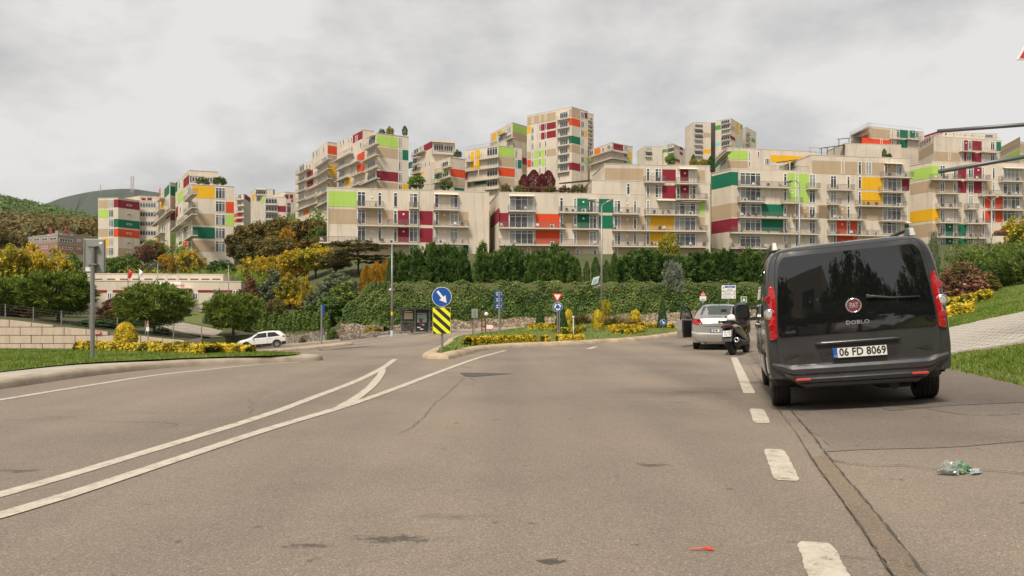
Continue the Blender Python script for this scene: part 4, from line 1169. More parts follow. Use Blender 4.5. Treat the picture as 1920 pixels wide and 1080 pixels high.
b.face(fs[1], z5b, 'A 325 480 365; A 485 620 375; W 360 400 480 490 4; W 490 420 600 500 4; B 345 620 520; C dark 410 440 600 500', simple=True)
# --- complex L
z4b = (545, 230, 5.4)
b = Bld('apartment_block', 'tall cream block with lime and wine red end panels left of the awning penthouse')
fs, zt = b.vol([(632, 215), (706, 190), (766, 194)], (1, 250), 20.0)
b.face(fs[1], z4b, '''C lime 870 125 1088 232; C taupe 870 245 1086 345; C red 872 485 1088 580; C taupe 870 596 1088 720; C green 1132 274 1191 375; C yellow 1130 622 1190 700
W 1090 150 1127 250 2; W 1090 272 1127 370 2; W 1090 387 1127 480 2; W 1090 505 1127 598 2; W 1090 620 1127 700 2''')
b.face(fs[0], z4b, '''C orange 675 325 750 405; C orange 672 435 745 525; C yellow 555 575 610 650
W 790 165 860 235 3; W 790 285 860 340 3; W 780 410 860 470 3; W 780 525 860 590 3; W 620 345 650 375 2; W 500 400 550 445 3; W 500 500 550 560 3; W 615 240 630 300; W 640 480 665 540 2; W 495 610 545 650 2; W 705 205 720 260
B 735 862 275; B 700 862 400; B 740 862 500; B 690 862 630; B 425 597 395; B 560 672 440; B 450 557 487; B 600 714 548; B 445 557 597; B 600 712 650; A 800 860 150''', simple=True)
fs, _ = b.vol([(632, 219), (680, 203), (701, 205)], (1, 243), zt - 1)
b.face(fs[0], z4b, 'C red 630 130 728 210; W 500 185 512 235; W 532 172 545 225; W 587 155 597 205; W 610 148 622 200; W 655 135 663 195; W 672 128 680 190', simple=True)
fs, zt2 = b.vol([(584.5, 238), (614, 222), (632.5, 224)], (1, 266), 20.0)
b.face(fs[1], z4b, 'C orange 375 228 468 312; C taupe 375 325 465 415; C yellow 375 430 465 520; C taupe 375 530 465 640', simple=True)
b.face(fs[0], z4b, rowsB(235, 378, (460, 552, 648, 760, 860)) + ';' + rowsW(320, 368, (370, 470, 565, 665, 780), 65, 3) + ';W 225 300 240 360; W 260 285 275 345; W 285 270 297 330; W 332 245 345 305; C lime 275 770 300 800', simple=True)
fs, zt3 = b.vol([(554, 252), (586, 237), (592, 239)], (1, 300), 20.0)
b.face(fs[0], z4b, 'C red 165 505 226 560; C red 165 600 228 660; C amber 130 895 190 940;' + rowsB(45, 168, (530, 622, 715, 808)) + ';B 45 240 895;' + rowsB(145, 255, (585, 685, 778)) + ';' + rowsW(90, 140, (440, 650, 740), 70, 3) + ';W 160 430 172 480; W 190 420 202 470; W 90 560 140 600 3', simple=True)

# --- back cluster M
z3b = (430, 330, 9)
b = Bld('apartment_block', 'distant cream block with one wine red panel and four window rows above brown trees', 'distant blocks left of centre')
fs, zt = b.vol([(488, 342), (497, 330), (536, 332)], (1, 369), 30.0)
b.face(fs[1], z3b, 'C red 815 502 955 605; W 610 372 805 462 4; W 610 505 805 590 4; W 610 630 805 715 4; W 610 765 805 850 4; B 605 812 482; B 605 812 605; B 605 812 735', simple=True)
b.face(fs[0], z3b, 'C lime 540 370 600 480', simple=True)
b = Bld('apartment_block', 'distant cream block with orange balcony recesses beside the left corner block', 'distant blocks left of centre')
fs, zt = b.vol([(438, 300), (457, 298), (470, 310)], (1, 364), 26.0)
b.face(fs[0], z3b, 'C orange 80 632 215 692; C orange 80 738 215 782; C red 80 950 110 1010; B 90 248 402; B 100 248 510; B 100 248 615; B 80 248 715; B 80 248 835; W 150 310 200 380 2; W 150 420 200 490 2; W 150 540 200 600 2; W 130 845 220 900 3', simple=True)
b.face(fs[1], z3b, 'C red 262 302 355 385; C yellow 252 838 303 920', simple=True)
b = Bld('apartment_block', 'distant cream block with a white awning and a yellow gable panel', 'distant blocks left of centre')
fs, zt = b.vol([(470, 372), (478, 360), (513, 362)], (1, 354), 34.0)
b.face(fs[1], z3b, 'A 440 615 215; W 445 245 610 305 5; W 455 345 525 425 3; C dark 740 230 765 320; B 440 615 320', simple=True)
b.face(fs[0], z3b, 'C yellow 380 335 430 430', simple=True)
b = Bld('apartment_block', 'distant cream block with two small wine red panels and a dark stair slot', 'distant blocks left of centre')
fs, zt = b.vol([(513, 405), (534, 400), (560, 404)], (1, 360), 34.0)
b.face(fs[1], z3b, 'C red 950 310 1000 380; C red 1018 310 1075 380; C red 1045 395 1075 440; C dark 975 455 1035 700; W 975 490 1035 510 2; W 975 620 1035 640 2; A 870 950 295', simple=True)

# --- left corner block N
z2b = (280, 310, 5.4)
b = Bld('apartment_block', 'left corner block with a yellow top panel, green band and gridded corner windows')
fs, zt = b.vol([(329.5, 193), (358.8, 170), (439, 173)], (1, 346), 11.0)
b.face(fs[1], z2b, '''C yellow 440 207 664 327; C taupe 435 482 662 602; C green 440 622 664 737; C taupe 435 757 662 872; C orange 775 368 856 480; C lime 775 500 856 612; C red 775 772 858 882
W 670 225 768 337 3; W 670 360 768 470 3; W 670 497 768 607 3; W 670 632 768 740 3; W 670 765 768 876 3''')
b.face(fs[0], z2b, '''C lime 288 290 340 395; C red 270 430 290 530; C orange 340 785 388 845; C taupe 290 560 345 660
W 392 240 425 300 2; W 392 355 425 440 2; W 392 500 425 560 2; W 392 640 425 700 2; W 392 770 425 830 2; W 310 420 322 480; W 300 680 312 750; W 318 690 330 760; W 280 800 292 860; W 345 660 380 700 2
B 345 430 365; B 345 430 495; B 205 430 668; B 345 430 760; A 345 388 640''')
fs, _ = b.vol([(329, 198), (355, 180), (409, 182)], (1, 319.5), zt - 1)
b.face(fs[0], z2b, 'C red 346 145 404 235; C green 266 180 284 275; W 300 170 312 230', simple=True)
b.face(fs[1], z2b, 'C dark 412 108 690 170; W 430 115 520 165 3; W 560 118 640 168 3', simple=True)  # dark panel paints the shade of the recessed top storey
b.rail(fs[1], 0.2, fs[1].map(435, 340)[0], zt + 0.1, 5.0, 0.9, name='roof_railing', sides=False, step=0.15)
fs, zt2 = b.vol([(299.5, 216), (319, 198), (329.2, 199.5)], (1, 342), 11.0)
b.face(fs[1], z2b, 'C green 212 208 262 303; C taupe 212 318 262 440; C red 213 450 261 552; C lime 210 690 264 792; C taupe 212 810 262 930', simple=True)
b.face(fs[0], z2b, 'C green 152 245 203 335; C yellow 112 385 152 475; C red 172 460 205 548; C orange 100 245 114 310; C red 112 835 170 890; C amber 75 735 110 790; W 165 350 178 420; W 185 345 198 415; W 130 600 142 680; W 150 600 162 680; W 175 595 187 675; B 22 212 612; B 45 112 728; B 45 114 838; B 75 112 365; B 45 112 500', simple=True)
# --- block O, far left
z1b = (180, 310, 5.684)
b = Bld('apartment_block', 'leftmost apartment block with red, green and orange bands and slit windows')
fs, zt = b.vol([(184, 236), (221.5, 235), (262, 241)], (1, 371), 17.0)
b.face(fs[0], z1b, '''C taupe 28 372 135 460; C lime 28 472 135 560; C taupe 28 676 135 762; C yellow 66 776 135 863; C red 190 364 238 448; C green 190 572 238 658; C orange 190 674 238 760; C taupe 66 880 135 960
''' + rowsW(139, 188, (368, 470, 572, 674, 776, 876), 82, 3), simple=True)
b.face(fs[1], z1b, '''C red 236 364 466 448; C green 236 572 466 658; C orange 236 674 466 758; C taupe 236 878 466 985
W 328 415 378 432; W 328 512 378 528; W 328 618 378 634; W 328 716 378 732; W 328 816 378 832; W 328 916 378 932''', simple=True)
(fx,), _ = b.vol([(261.6, 243), (297, 244)], 378, 17.0, 12)
b.face(fx, z1b, rowsW(468, 640, (392, 490, 592, 690, 790, 886), 55, 6) + ';R 468 640 380', simple=True)
fx, _ = b.vol([(225, 262), (262, 255), (300, 257)], (1, 367.5), 17.0)
b.face(fx[1], z1b, 'C red 485 345 530 372; C red 548 343 595 372', simple=True)

# ---------------------------------------------------------------- things left out on the balconies
def chair_mesh(m):
    q = MB(); q.box((-.24, -.24, .40), (.24, .24, .45)); q.box((-.24, .20, .45), (.24, .25, .85))
    for a in (-.22, .18):
        for c in (-.22, .18): q.box((a, c, 0), (a + .04, c + .04, .40))
    return q.mesh('chair', m)
def pot_mesh():
    q = MB(); q.lathe([(0.0, 0), (.13, 0), (.17, .3), (0, .3)], n=8); q.mi = 1
    rg = random.Random(4)
    for k in range(40):
        a, h, r_ = rg.uniform(0, 6.28), rg.uniform(.3, .85), rg.uniform(.05, .3); c = Vector((r_ * math.cos(a), r_ * math.sin(a), h)); d = Vector((rg.uniform(-1, 1), rg.uniform(-1, 1), rg.uniform(-.3, 1))) * .12; e2 = d.cross(Vector((.3, .8, .2))).normalized() * .06
        q.quad(c, c + d * .5 + e2, c + d, c + d * .5 - e2)
    return q.mesh('pot', [mat('terracotta', (.30, .13, .07), .9), mat('pot_leaves', (.06, .12, .03), .6)])
def ac_mesh():
    q = MB(); q.box((-.4, -.15, .05), (.4, .15, .65)); q.mi = 1; q.lathe([(0, -.155), (.22, -.155), (.24, -.152)], (-.1, 0, .35), 'y', 14)
    return q.mesh('unit', [WHITEP, METALD])
def towel_mesh():
    q = MB(); q.grid([[(x, .05 * math.sin(x * 9 + k), .95 - k * .2) for x in np.linspace(-.35, .35, 7)] for k in range(4)]); return q.mesh('towel', mat('towel_pink', (.62, .42, .52), .9))
ITEMS = [(chair_mesh(WHITEP), 'balcony_chair', 'small white chair', 'chair', 'white balcony chairs'), (chair_mesh(mat('dark_wicker', (.06, .045, .035), .8)), 'balcony_chair', 'dark chair', 'chair', 'dark balcony chairs'),
         (pot_mesh(), 'potted_plant', 'leafy potted plant', 'plant', 'potted plants on balconies'), (ac_mesh(), 'air_conditioner', 'white air conditioner', 'air conditioner', 'air conditioners on balconies'), (towel_mesh(), 'towel', 'pale pink towel', 'towel', 'towels on balconies')]
brg = random.Random(21)
SHORT = {'long low': 'long low block', 'stepped cream block with two': 'stepped orange panelled block', 'cream block behind': 'green cornered block', 'low cream wing': 'low lime panelled wing', 'cream block at the right': 'right lime cornered block', 'left corner': 'left corner block'}
def block_name(l):
    for k, v in SHORT.items():
        if l.startswith(k): return v
    return 'far hillside block'
zmax = {}
for q in BALC: zmax[q[5]] = max(zmax.get(q[5], -9), q[3])
PUTS = {}
def put(it, f, u, z, n, bl, rz):
    me, nm, lab, cat, grp = ITEMS[it]
    row = ['top', 'second', 'third', 'fourth', 'fifth', 'sixth', 'seventh'][min(6, int((zmax[bl] - z) / 2.9 + 0.3))]
    o = link(nm, me); o.location = f.P(u, z + 0.003, n); o.rotation_euler = (0, 0, math.atan2(f.u.y, f.u.x) + rz)
    tag(o, None, cat, grp); PUTS.setdefault((lab, row, block_name(bl)), []).append(o)
for j, (f, u0, u1, z, d, bl) in enumerate(BALC):
    k = max(1, int((u1 - u0) / 1.6))
    for i in range(k):
        if brg.random() < 0.3: continue
        it = brg.choices(range(4), (3, 4, 5, 0.9))[0]
        put(it, f, u0 + 0.4 + (u1 - u0 - 0.8) * (i + brg.random()) / k, z, 0.55, bl, brg.uniform(-0.8, 0.8) if it < 3 else 0)
u, z = fA.map(730, 421); bq = min((q for q in BALC if q[0] is fA and q[1] < u < q[2]), key=lambda q: abs(q[3] - z)); put(4, fA, u, bq[3], 1.13, bq[5], 0)
NTH = ['first', 'second', 'third', 'fourth', 'fifth', 'sixth', 'seventh', 'eighth', 'ninth', 'tenth', 'eleventh', 'twelfth', 'thirteenth', 'fourteenth']
for (lab, row, bl), os_ in PUTS.items():
    os_.sort(key=lambda o: o.location.x / o.location.y)
    for i, o in enumerate(os_):
        o['label'] = (f'only {lab} on the {row} balcony row of the {bl}' if len(os_) == 1 else f'{NTH[min(i, 13)]} {lab} from the left, {row} balcony row of the {bl}')
# ---------------------------------------------------------------- walls along the street
def stone_mat(name, cols, scale):
    m = bpy.data.materials.new(name); m.use_nodes = True
    t = m.node_tree; b = t.nodes['Principled BSDF']; lk = t.links.new
    tcn = N(t, 'ShaderNodeTexCoord')
    v = N(t, 'ShaderNodeTexVoronoi', i_Scale=scale, i_Randomness=0.9); lk(tcn.outputs['Object'], v.inputs['Vector'])
    e = N(t, 'ShaderNodeTexVoronoi', feature='DISTANCE_TO_EDGE', i_Scale=scale, i_Randomness=0.9); lk(tcn.outputs['Object'], e.inputs['Vector'])
    sc = N(t, 'ShaderNodeSeparateColor'); lk(v.outputs['Color'], sc.inputs[0])
    rr = ramp(t, [(i / (len(cols) - 1), c) for i, c in enumerate(cols)]); lk(sc.outputs[0], rr.inputs[0])
    er = ramp(t, [(0.0, (0.35, 0.32, 0.28)), (0.09, (1, 1, 1))]); lk(e.outputs['Distance'], er.inputs[0])
    mm = N(t, 'ShaderNodeMix', data_type='RGBA', blend_type='MULTIPLY'); mm.inputs[0].default_value = 1; lk(rr.outputs[0], mm.inputs[6]); lk(er.outputs[0], mm.inputs[7])
    lk(mm.outputs[2], b.inputs['Base Color']); b.inputs['Roughness'].default_value = 0.95
    bn = N(t, 'ShaderNodeBump', i_Strength=0.9, i_Distance=0.08); lk(er.outputs[0], bn.inputs['Height']); lk(bn.outputs[0], b.inputs['Normal'])
    return m
STONE = stone_mat('field_stone', [(0.20, 0.155, 0.11), (0.34, 0.26, 0.18), (0.42, 0.33, 0.23), (0.28, 0.25, 0.21)], 3.2)
STONE2 = stone_mat('grey_field_stone', [(0.15, 0.13, 0.11), (0.26, 0.22, 0.18), (0.34, 0.29, 0.23), (0.22, 0.20, 0.18)], 3.6)
IVYCORE = mat('ivy_stems', (0.035, 0.040, 0.012), 0.95, var=0.4, vscale=2)
IVY = leafmat('ivy_leaves', [(0.020, 0.045, 0.006), (0.050, 0.092, 0.014), (0.090, 0.135, 0.026), (0.16, 0.19, 0.05)], trans=0.15, clump=0.5, gain=1.35)
METAL = mat('galvanised_steel', (0.31, 0.31, 0.295), 0.45, metal=0.55, var=0.2, vscale=8)
METALG = mat('grey_steel', (0.16, 0.165, 0.17), 0.45, metal=0.5)
RUST = mat('rusty_steel', (0.16, 0.075, 0.04), 0.9, var=0.5, vscale=9)
BLUE = mat('sign_blue', (0.012, 0.085, 0.36), 0.35)
SWHITE = mat('sign_white', (0.78, 0.77, 0.74), 0.4)
SRED = mat('sign_red', (0.62, 0.035, 0.03), 0.4)
SYEL = mat('sign_yellow', (0.78, 0.80, 0.02), 0.4)
SBLK = mat('sign_black', (0.02, 0.02, 0.02), 0.5)
SGREEN = mat('sign_lime', (0.55, 0.75, 0.08), 0.4)
CLEAR = mat('clear_glass', (0.55, 0.60, 0.58), 0.05, transmission=0.0, alpha=0.22)

def quadleaves(P, Nn, size, m_name, mats, aspect=1.25, tilt=0.5, rng=RNG):
    """one leaf-shaped quad per point; Nn: facing direction (n,3)"""
    n = len(P)
    nn = Nn + rng.normal(0, tilt, (n, 3)); nn /= np.linalg.norm(nn, axis=1)[:, None] + 1e-9
    r_ = rng.normal(0, 1, (n, 3))
    a = np.cross(nn, r_); a /= np.linalg.norm(a, axis=1)[:, None] + 1e-9
    c = np.cross(nn, a)
    s_ = (size * rng.uniform(0.6, 1.35, n))[:, None]
    v = np.stack([P - a * s_ * aspect * 0.5, P + c * s_ * 0.42, P + a * s_ * aspect * 0.5, P - c * s_ * 0.42], 1).reshape(-1, 3)
    return np_mesh(m_name, v, 4, mats)

iv = empty('ivy_wall', (10, 75.6, 0.2), 'long retaining wall overgrown with ivy behind the roundabout', 'wall')
q = MB(); rws = [[], [], []]
for x in np.linspace(-17.6, 48, 120):
    gz = float(g_road(x, 75.5)); tp = max(gz + 0.3, float(h0_hill(x)) - 0.05)
    rws[0].append((x, 75.35, gz - 0.3)); rws[1].append((x, 75.5, gz + 0.5)); rws[2].append((x, 76.4, tp))
q.grid(rws); q.build('wall_core', IVYCORE, iv, world=True, fix=True)
q = MB(); r0, r1, r2 = [], [], []
for x in np.linspace(-12.5, 48, 200):
    gz = float(g_road(x, 75.2)); hh = 1.05 + 0.10 * math.sin(x * 1.7) + 0.06 * math.sin(x * 4.1)
    r0.append((x, 74.95, gz - 0.2)); r1.append((x, 75.08, gz + hh)); r2.append((x, 75.55, gz + hh + 0.08))
q.grid([r0, r1, r2]); q.build('stone_footing', STONE, iv, world=True, fix=True)
n = 62000
xx = RNG.uniform(-17.6, 46, n); tt = RNG.uniform(0, 1, n) ** 0.95
gz = g_road(xx, np.full(n, 75.5)); tp = np.maximum(gz + 0.3, h0_hill(xx)) + 0.18 + 0.22 * np.sin(xx * 0.9) * np.sin(xx * 2.3 + 1)
z_low = gz + 0.75 + 0.22 * np.sin(xx * 1.3 + 0.5) + 0.15 * np.sin(xx * 3.7)
zz = z_low + (tp - z_low) * tt
yy = 75.45 + 0.85 * tt - np.abs(RNG.normal(0, 0.13, n)) - 0.16 * np.sin(xx * 0.8 + zz * 1.1) ** 2 - 0.09 * np.sin(xx * 2.1 - zz * 1.9) ** 2
P_ = np.stack([xx, yy, zz], 1); Nn_ = np.tile(np.array([0, -0.85, 0.5]), (n, 1))
tag(link('ivy', quadleaves(P_, Nn_, 0.17, 'ivy', IVY, 1.15, 0.55), iv, world=True), kind='stuff')

def low_wall(label, xa, xb, ybase, hfun, m, thick=0.5):
    q = MB(); r = [[], [], [], []]
    for x in np.linspace(xa, xb, 60):
        gz = float(g_road(x, ybase)); h = hfun(x)
        jy = 0.05 * math.sin(x * 5.1)
        r[0].append((x, ybase - 0.05 + jy, gz - 0.3)); r[1].append((x, ybase + jy, gz + h)); r[2].append((x, ybase + thick * 0.6, gz + h + 0.06)); r[3].append((x, ybase + thick + 0.6, gz + h - 0.1))
    q.grid(r)
    return tag(q.build('stone_wall', m, fix=True, auto=40), label, 'wall')
low_wall('low grey field stone wall under the clipped hedge behind the white car', -29.0, -17.2, 78.2, lambda x: 1.05 + 0.1 * math.sin(x * 2), STONE2)
low_wall('tan field stone wall at the left foot of the ivy wall', -17.6, -13.2, 75.0, lambda x: 1.75 - 0.16 * (x + 17.6) + 0.08 * math.sin(3 * x), STONE)
low_wall('low stone edging running from the tan wall towards the bus shelter', -17.4, -10.2, 73.9, lambda x: 0.5 + 0.06 * math.sin(x * 3), STONE2)

# concrete panel retaining wall on the left
PANELM = mat('panel_concrete', (0.52, 0.43, 0.325), 0.92, var=0.18, vscale=1.2, bump=0.6, bscale=9, stretch=(3, 3, 0.6))
JOINT = mat('panel_joint_gap', (0.16, 0.135, 0.11), 0.95)
rw = empty('retaining_wall', (-42, 62.2, -2.0), 'sand coloured concrete panel retaining wall left of the yellow hedge', 'wall')
q = MB(); r = [[], []]
for x in np.linspace(-78, -26.5, 60):
    r[0].append((x, 62.28, -3.8)); r[1].append((x, 62.28, float(h0_hill(x)) - 0.02))
q.grid(r); q.build('backing', JOINT, rw, world=True)
k = 0
for row, z in enumerate(np.arange(-2.55, 2.4, 0.70)):
    for i in range(30):
        x0 = -78 + i * 1.86 + (0.93 if row % 2 else 0)
        x1 = x0 + 1.80
        if x1 > -26.6: continue
        za, zb = float(h0_hill(x0)), float(h0_hill(x1))
        if z + 0.12 > zb: continue
        ta, tb = min(z + 0.65, za), min(z + 0.65, zb)
        pr = 62.05 + random.uniform(-0.02, 0.02)
        q = MB(); q.hexa([(x0, pr, z), (x1, pr, z), (x1, 62.26, z), (x0, 62.26, z), (x0, pr, ta), (x1, pr, tb), (x1, 62.26, tb), (x0, 62.26, ta)])
        q.build('panel', PANELM, rw, world=True)
fe = empty('wire_fence', (-42, 62.6, 0), 'wire fence on thin posts along the top of the panel wall', 'fence')
xsf = np.arange(-77, -26.5, 2.4)
for x in xsf:
    z = float(h0_hill(x)); q = MB(); q.tube([(x, 62.6, z - 0.2), (x, 62.6, z + 1.3)], 0.045, 6); q.build('post', METAL, fe, world=True)
for h in (0.25, 0.5, 0.75, 1.0, 1.22):
    q = MB(); q.tube([(x, 62.6, float(h0_hill(x)) + h) for x in np.linspace(-77, -26.6, 40)], 0.009, 3, caps=False); q.build('wire', METALG, fe, world=True)
nb = empty('notice_board', W(183, 625, 61.9), 'small red notice board hung on the panel wall', 'sign')
c = W(183, 624, 61.95); q = MB(); q.box((c.x - 0.28, 61.92, c.z - 0.12), (c.x + 0.28, 61.97, c.z + 0.12)); q.build('board', SRED, nb, world=True)
q = MB(); 
for dz in (-0.04, 0.04): q.box((c.x - 0.22, 61.905, c.z + dz - 0.015), (c.x + 0.2, 61.918, c.z + dz + 0.015))
q.build('lettering', SWHITE, nb, world=True)

# ramp beside the clinic
RAMP = mat('ramp_paving', (0.36, 0.30, 0.235), 0.9, var=0.2, vscale=0.8)
def drape(name, px, m, lift=0.05, step=8):
    """a sheet on the hillside: px = rows of photo points left/right edge"""
    q = MB(); rws = []
    for (a, c) in px:
        A, B = hit(*a, 60), hit(*c, 60)
        rw_ = []
        for t in np.linspace(0, 1, 6):
            p = A.lerp(B, t); rw_.append((p.x, p.y, terrain(p.x, p.y) + lift))
        rws.append(rw_)
    q.grid(rws); o = q.build(name, m, smooth=True)
    if o.data.polygons[0].normal.z < 0: o.data.flip_normals()
    return tag(o, kind='structure')

drape('ramp', [((296, 597), (306, 614)), ((352, 607), (352, 627)), ((400, 617), (398, 637)), ((440, 626), (430, 643)), ((470, 634), (452, 647))], RAMP)
drape('lawn', [((340, 580), (345, 604)), ((380, 584), (380, 611)), ((410, 588), (415, 618)), ((432, 594), (445, 625))], GRASS)
drape('lawn', [((462, 573), (466, 590)), ((490, 571), (495, 590)), ((520, 562), (525, 588)), ((560, 558), (565, 584)), ((600, 557), (605, 582))], GRASS)
drape('ramp', [((180, 590), (195, 603)), ((215, 588), (235, 603)), ((240, 592), (262, 604))], RAMP)

# ---------------------------------------------------------------- clinic, school, house
PC['white'] = SWHITE
b = Bld('health_clinic', 'long low cream clinic with a wine red stripe behind the round pines', None, 'clinic')
(f1,), zt = b.vol([(152, 94), (452, 96.5)], 527, -1.5, 12)
(f2,), zu = b.vol([(164, 97), (418, 99)], 514, zt - 0.3, 8)
zc5 = (140, 440, 4.5)
b.face(f1, zc5, 'C red 60 467 272 487; C red 322 467 850 487; C red 932 467 995 487; C red 1040 467 1400 487; W 275 490 318 545 2; W 887 488 932 550 2; W 997 490 1040 550 2; W 60 490 100 545 2; W 1335 470 1385 520 2; C white 667 395 897 447')
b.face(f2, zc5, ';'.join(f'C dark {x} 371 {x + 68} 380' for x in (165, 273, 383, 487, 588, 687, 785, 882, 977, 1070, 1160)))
u0, z0 = f1.map(140 + 800 / 4.5, 440 + 430 / 4.5); 
me = text_mesh('AİLE SAĞLIĞI MERKEZİ', 0.36, SRED, 0.01)
o = link('lettering', me, b.root); o.matrix_parent_inverse = Matrix.Translation(-Vector(b.root.location)); o.location = f1.P(u0, z0, 0.06); o.rotation_euler = (R(90), 0, math.atan2(f1.u.y, f1.u.x))
u0, z0 = f1.map(140 + 715 / 4.5, 440 + 422 / 4.5)
q = MB(); q.lathe([(0.30, 0), (0.42, 0), (0.42, 0.03), (0.30, 0.03)], (0, 0, 0), 'z', 16, math.pi * 1.05, math.pi * 2.1)
o = q.build('emblem', SRED, b.root); o.matrix_parent_inverse = Matrix.Translation(-Vector(b.root.location)); o.location = f1.P(u0, z0 + 0.1, 0.05); o.rotation_euler = (R(90), 0, 0)
q = MB(); f1.box(q, f1.map(288, 540)[0], f1.map(360, 540)[0], f1.map(288, 542)[1], f1.map(288, 540.5)[1], 0, 2.2); q.build('porch_roof', SLAB, b.root, world=True)

SBRICK = mat('pink_brick', (0.30, 0.165, 0.135), 0.9, var=0.2, vscale=1.5)
SGREY = mat('school_render', (0.30, 0.25, 0.205), 0.9, var=0.12, vscale=0.4)
b = Bld('school_building', 'grey brick school with two red A shaped emblems on its roof edge', None, 'school')
fs, zt = b.vol([(53, 262), (108.5, 250), (186, 262)], (1, 438), 14, m=SGREY)
for f, x0, x1 in ((fs[0], 62, 108.2), (fs[1], 108.8, 184)):
    u0, zz_ = f.map(x0, 458.5); u1, _ = f.map(x1, 458.5); q = MB(); f.box(q, u0, u1, 12, zz_, 0, 0.06); q.build('brick_storey', SBRICK, b.root, world=True)
zs = (40, 425, 12)
b.face(fs[0], zs, 'W 195 265 240 330 1; W 285 265 405 330 2; W 465 262 585 325 2; W 640 252 792 312 2; W 270 445 385 500 2; W 465 445 600 500 2; W 680 440 800 495 2', simple=True)
b.face(fs[1], zs, 'W 860 262 1150 330 5; W 1265 285 1340 345 2; W 860 445 1150 500 4; W 1250 470 1340 510 3', simple=True)
for f, px, in ((fs[0], 96.5), (fs[1], 123)):
    u, _ = f.map(px, 430); q = MB()
    fr = (f.P(u, zt, 0.15), f.u, Vector((0, 0, 1)), f.n)
    for poly in ([(-0.95, 0), (-0.55, 0), (0.05, 2.1), (-0.1, 2.5)], [(0.95, 0), (0.55, 0), (-0.1, 2.3), (0.1, 2.5)], [(-0.45, 0.7), (0.45, 0.7), (0.36, 1.0), (-0.36, 1.0)]):
        q.prism(poly, fr, 0, 0.15)
    q.build('emblem', mat('emblem_red', (0.42, 0.06, 0.08), 0.5), b.root, world=True)
for f, px in ((fs[0], 96), (fs[1], 124)):
    u, z = f.map(px, 440.5)
    o = link('lettering', text_mesh('ANABİLİM', 0.95, SWHITE, 0.02, spacing=1.05), b.root); o.matrix_parent_inverse = Matrix.Translation(-Vector(b.root.location)); o.location = f.P(u, z, 0.1); o.rotation_euler = (R(90), 0, math.atan2(f.u.y, f.u.x))
q = MB(); f = fs[1]; u0, _ = f.map(108.8, 436); u1, _ = f.map(138, 436); f.box(q, u0, u1, zt + 0.14, zt + 1.1, -2.0, 0.0); q.build('sign_parapet', SGREY, b.root, world=True)

# house with tiled roof at the right
TILE = mat('roof_tile', (0.36, 0.10, 0.045), 0.85, var=0.3, vscale=3)
EAVE = mat('eave_wood', (0.075, 0.05, 0.035), 0.8)
b = Bld('house', 'small house with a red tiled roof half hidden by shrubs at the right edge', None, 'house')
hx, hy = 31.6, 38.0
q = MB(); q.box((hx + 1.0, hy + 0.9, 1.8), (hx + 13, hy + 9, 6.35)); b.ensure((hx + 6, hy + 4, 2)); q.build('wall', CREAM, b.root, world=True)
zE = 6.4
e0 = [(hx, hy, zE), (hx + 14, hy, zE), (hx + 14, hy + 10, zE), (hx, hy + 10, zE)]
q = MB(); q.hexa(e0 + [(x, y, zE + 0.16) for x, y, z in e0]); q.build('eaves', EAVE, b.root, world=True)
q = MB(); rr_ = [(hx + 4.5, hy + 5, zE + 2.6), (hx + 10, hy + 5, zE + 2.6)]
e1 = [(x, y, zE + 0.165) for x, y, z in e0]
q.add(e1 + rr_, [(0, 1, 5, 4), (1, 2, 5), (2, 3, 4, 5), (3, 0, 4)]); ro = q.build('roof', TILE, b.root, world=True)
q = MB()
def tile_rows(A, B, C, nrow):
    A, B, C = Vector(A), Vector(B), Vector(C)
    for k in range(nrow):
        t = (k + 0.5) / nrow
        p = A.lerp(B, t); q.tube([p + Vector((0, 0, 0.03)), p.lerp(C, min(1, 1.0)) + Vector((0, 0, 0.03))] if False else [p + Vector((0, 0, 0.04)), p + (C - (A + B) / 2) * (1 - abs(2 * t - 1)) + Vector((0, 0, 0.04))], 0.09, 6)
tile_rows(e1[0], e1[3], rr_[0], 30)
tag(q.build('roof_tiles', TILE, ro, world=True), kind='stuff')

# ---------------------------------------------------------------- bus shelter
bs = empty('bus_shelter', on(788, 71), 'dark framed glass bus shelter with an advert poster in front of the ivy', 'bus shelter')
x0, x1 = (751 - CX) * 71 / FPX, (832 - CX) * 71 / FPX
zb = float(g_road((x0 + x1) / 2, 71)) + 0.14; zr = zb + 2.25
q = MB(); q.box((x0 - 0.25, 70.0, zr), (x1 + 0.25, 71.7, zr + 0.14)); q.build('roof', METALD, bs, world=True)
pw = (x1 - x0)
for i, t in enumerate((0, 0.32, 0.66, 1.0)):
    x = x0 + pw * t
    q = MB(); q.box((x - 0.05, 71.45, zb - 0.2), (x + 0.05, 71.55, zr)); q.build('post', METAL if i else METALG, bs, world=True)
for (a, c) in ((0, 0.32), (0.66, 1.0)):
    q = MB(); q.box((x0 + pw * a + 0.055, 71.47, zb + 0.1), (x0 + pw * c - 0.055, 71.49, zr - 0.05)); q.build('glass_panel', mat('tinted_glass', (0.06, 0.065, 0.06), 0.08, alpha=0.62), bs, world=True)
    q = MB(); q.box((x0 + pw * a + 0.055, 71.40, zb + 0.98), (x0 + pw * c - 0.055, 71.46, zb + 1.05)); q.build('rail', METAL, bs, world=True)
q = MB(); q.box((x0 + pw * 0.07, 71.38, zb + 1.28), (x0 + pw * 0.27, 71.44, zb + 1.9)); q.build('map_board', mat('map_paper', (0.55, 0.48, 0.34), 0.7, var=0.25, vscale=4, col2=(0.62, 0.42, 0.30)), bs, world=True)
q = MB(); q.box((x0 + pw * 0.08, 71.38, zb + 1.98), (x0 + pw * 0.25, 71.44, zb + 2.06)); q.build('name_strip', SWHITE, bs, world=True)
ad = MB(); ad.box((x0 + pw * 0.34, 71.25, zb + 0.05), (x0 + pw * 0.64, 71.44, zr - 0.05)); adv = ad.build('advert_case', SBLK, bs, world=True)
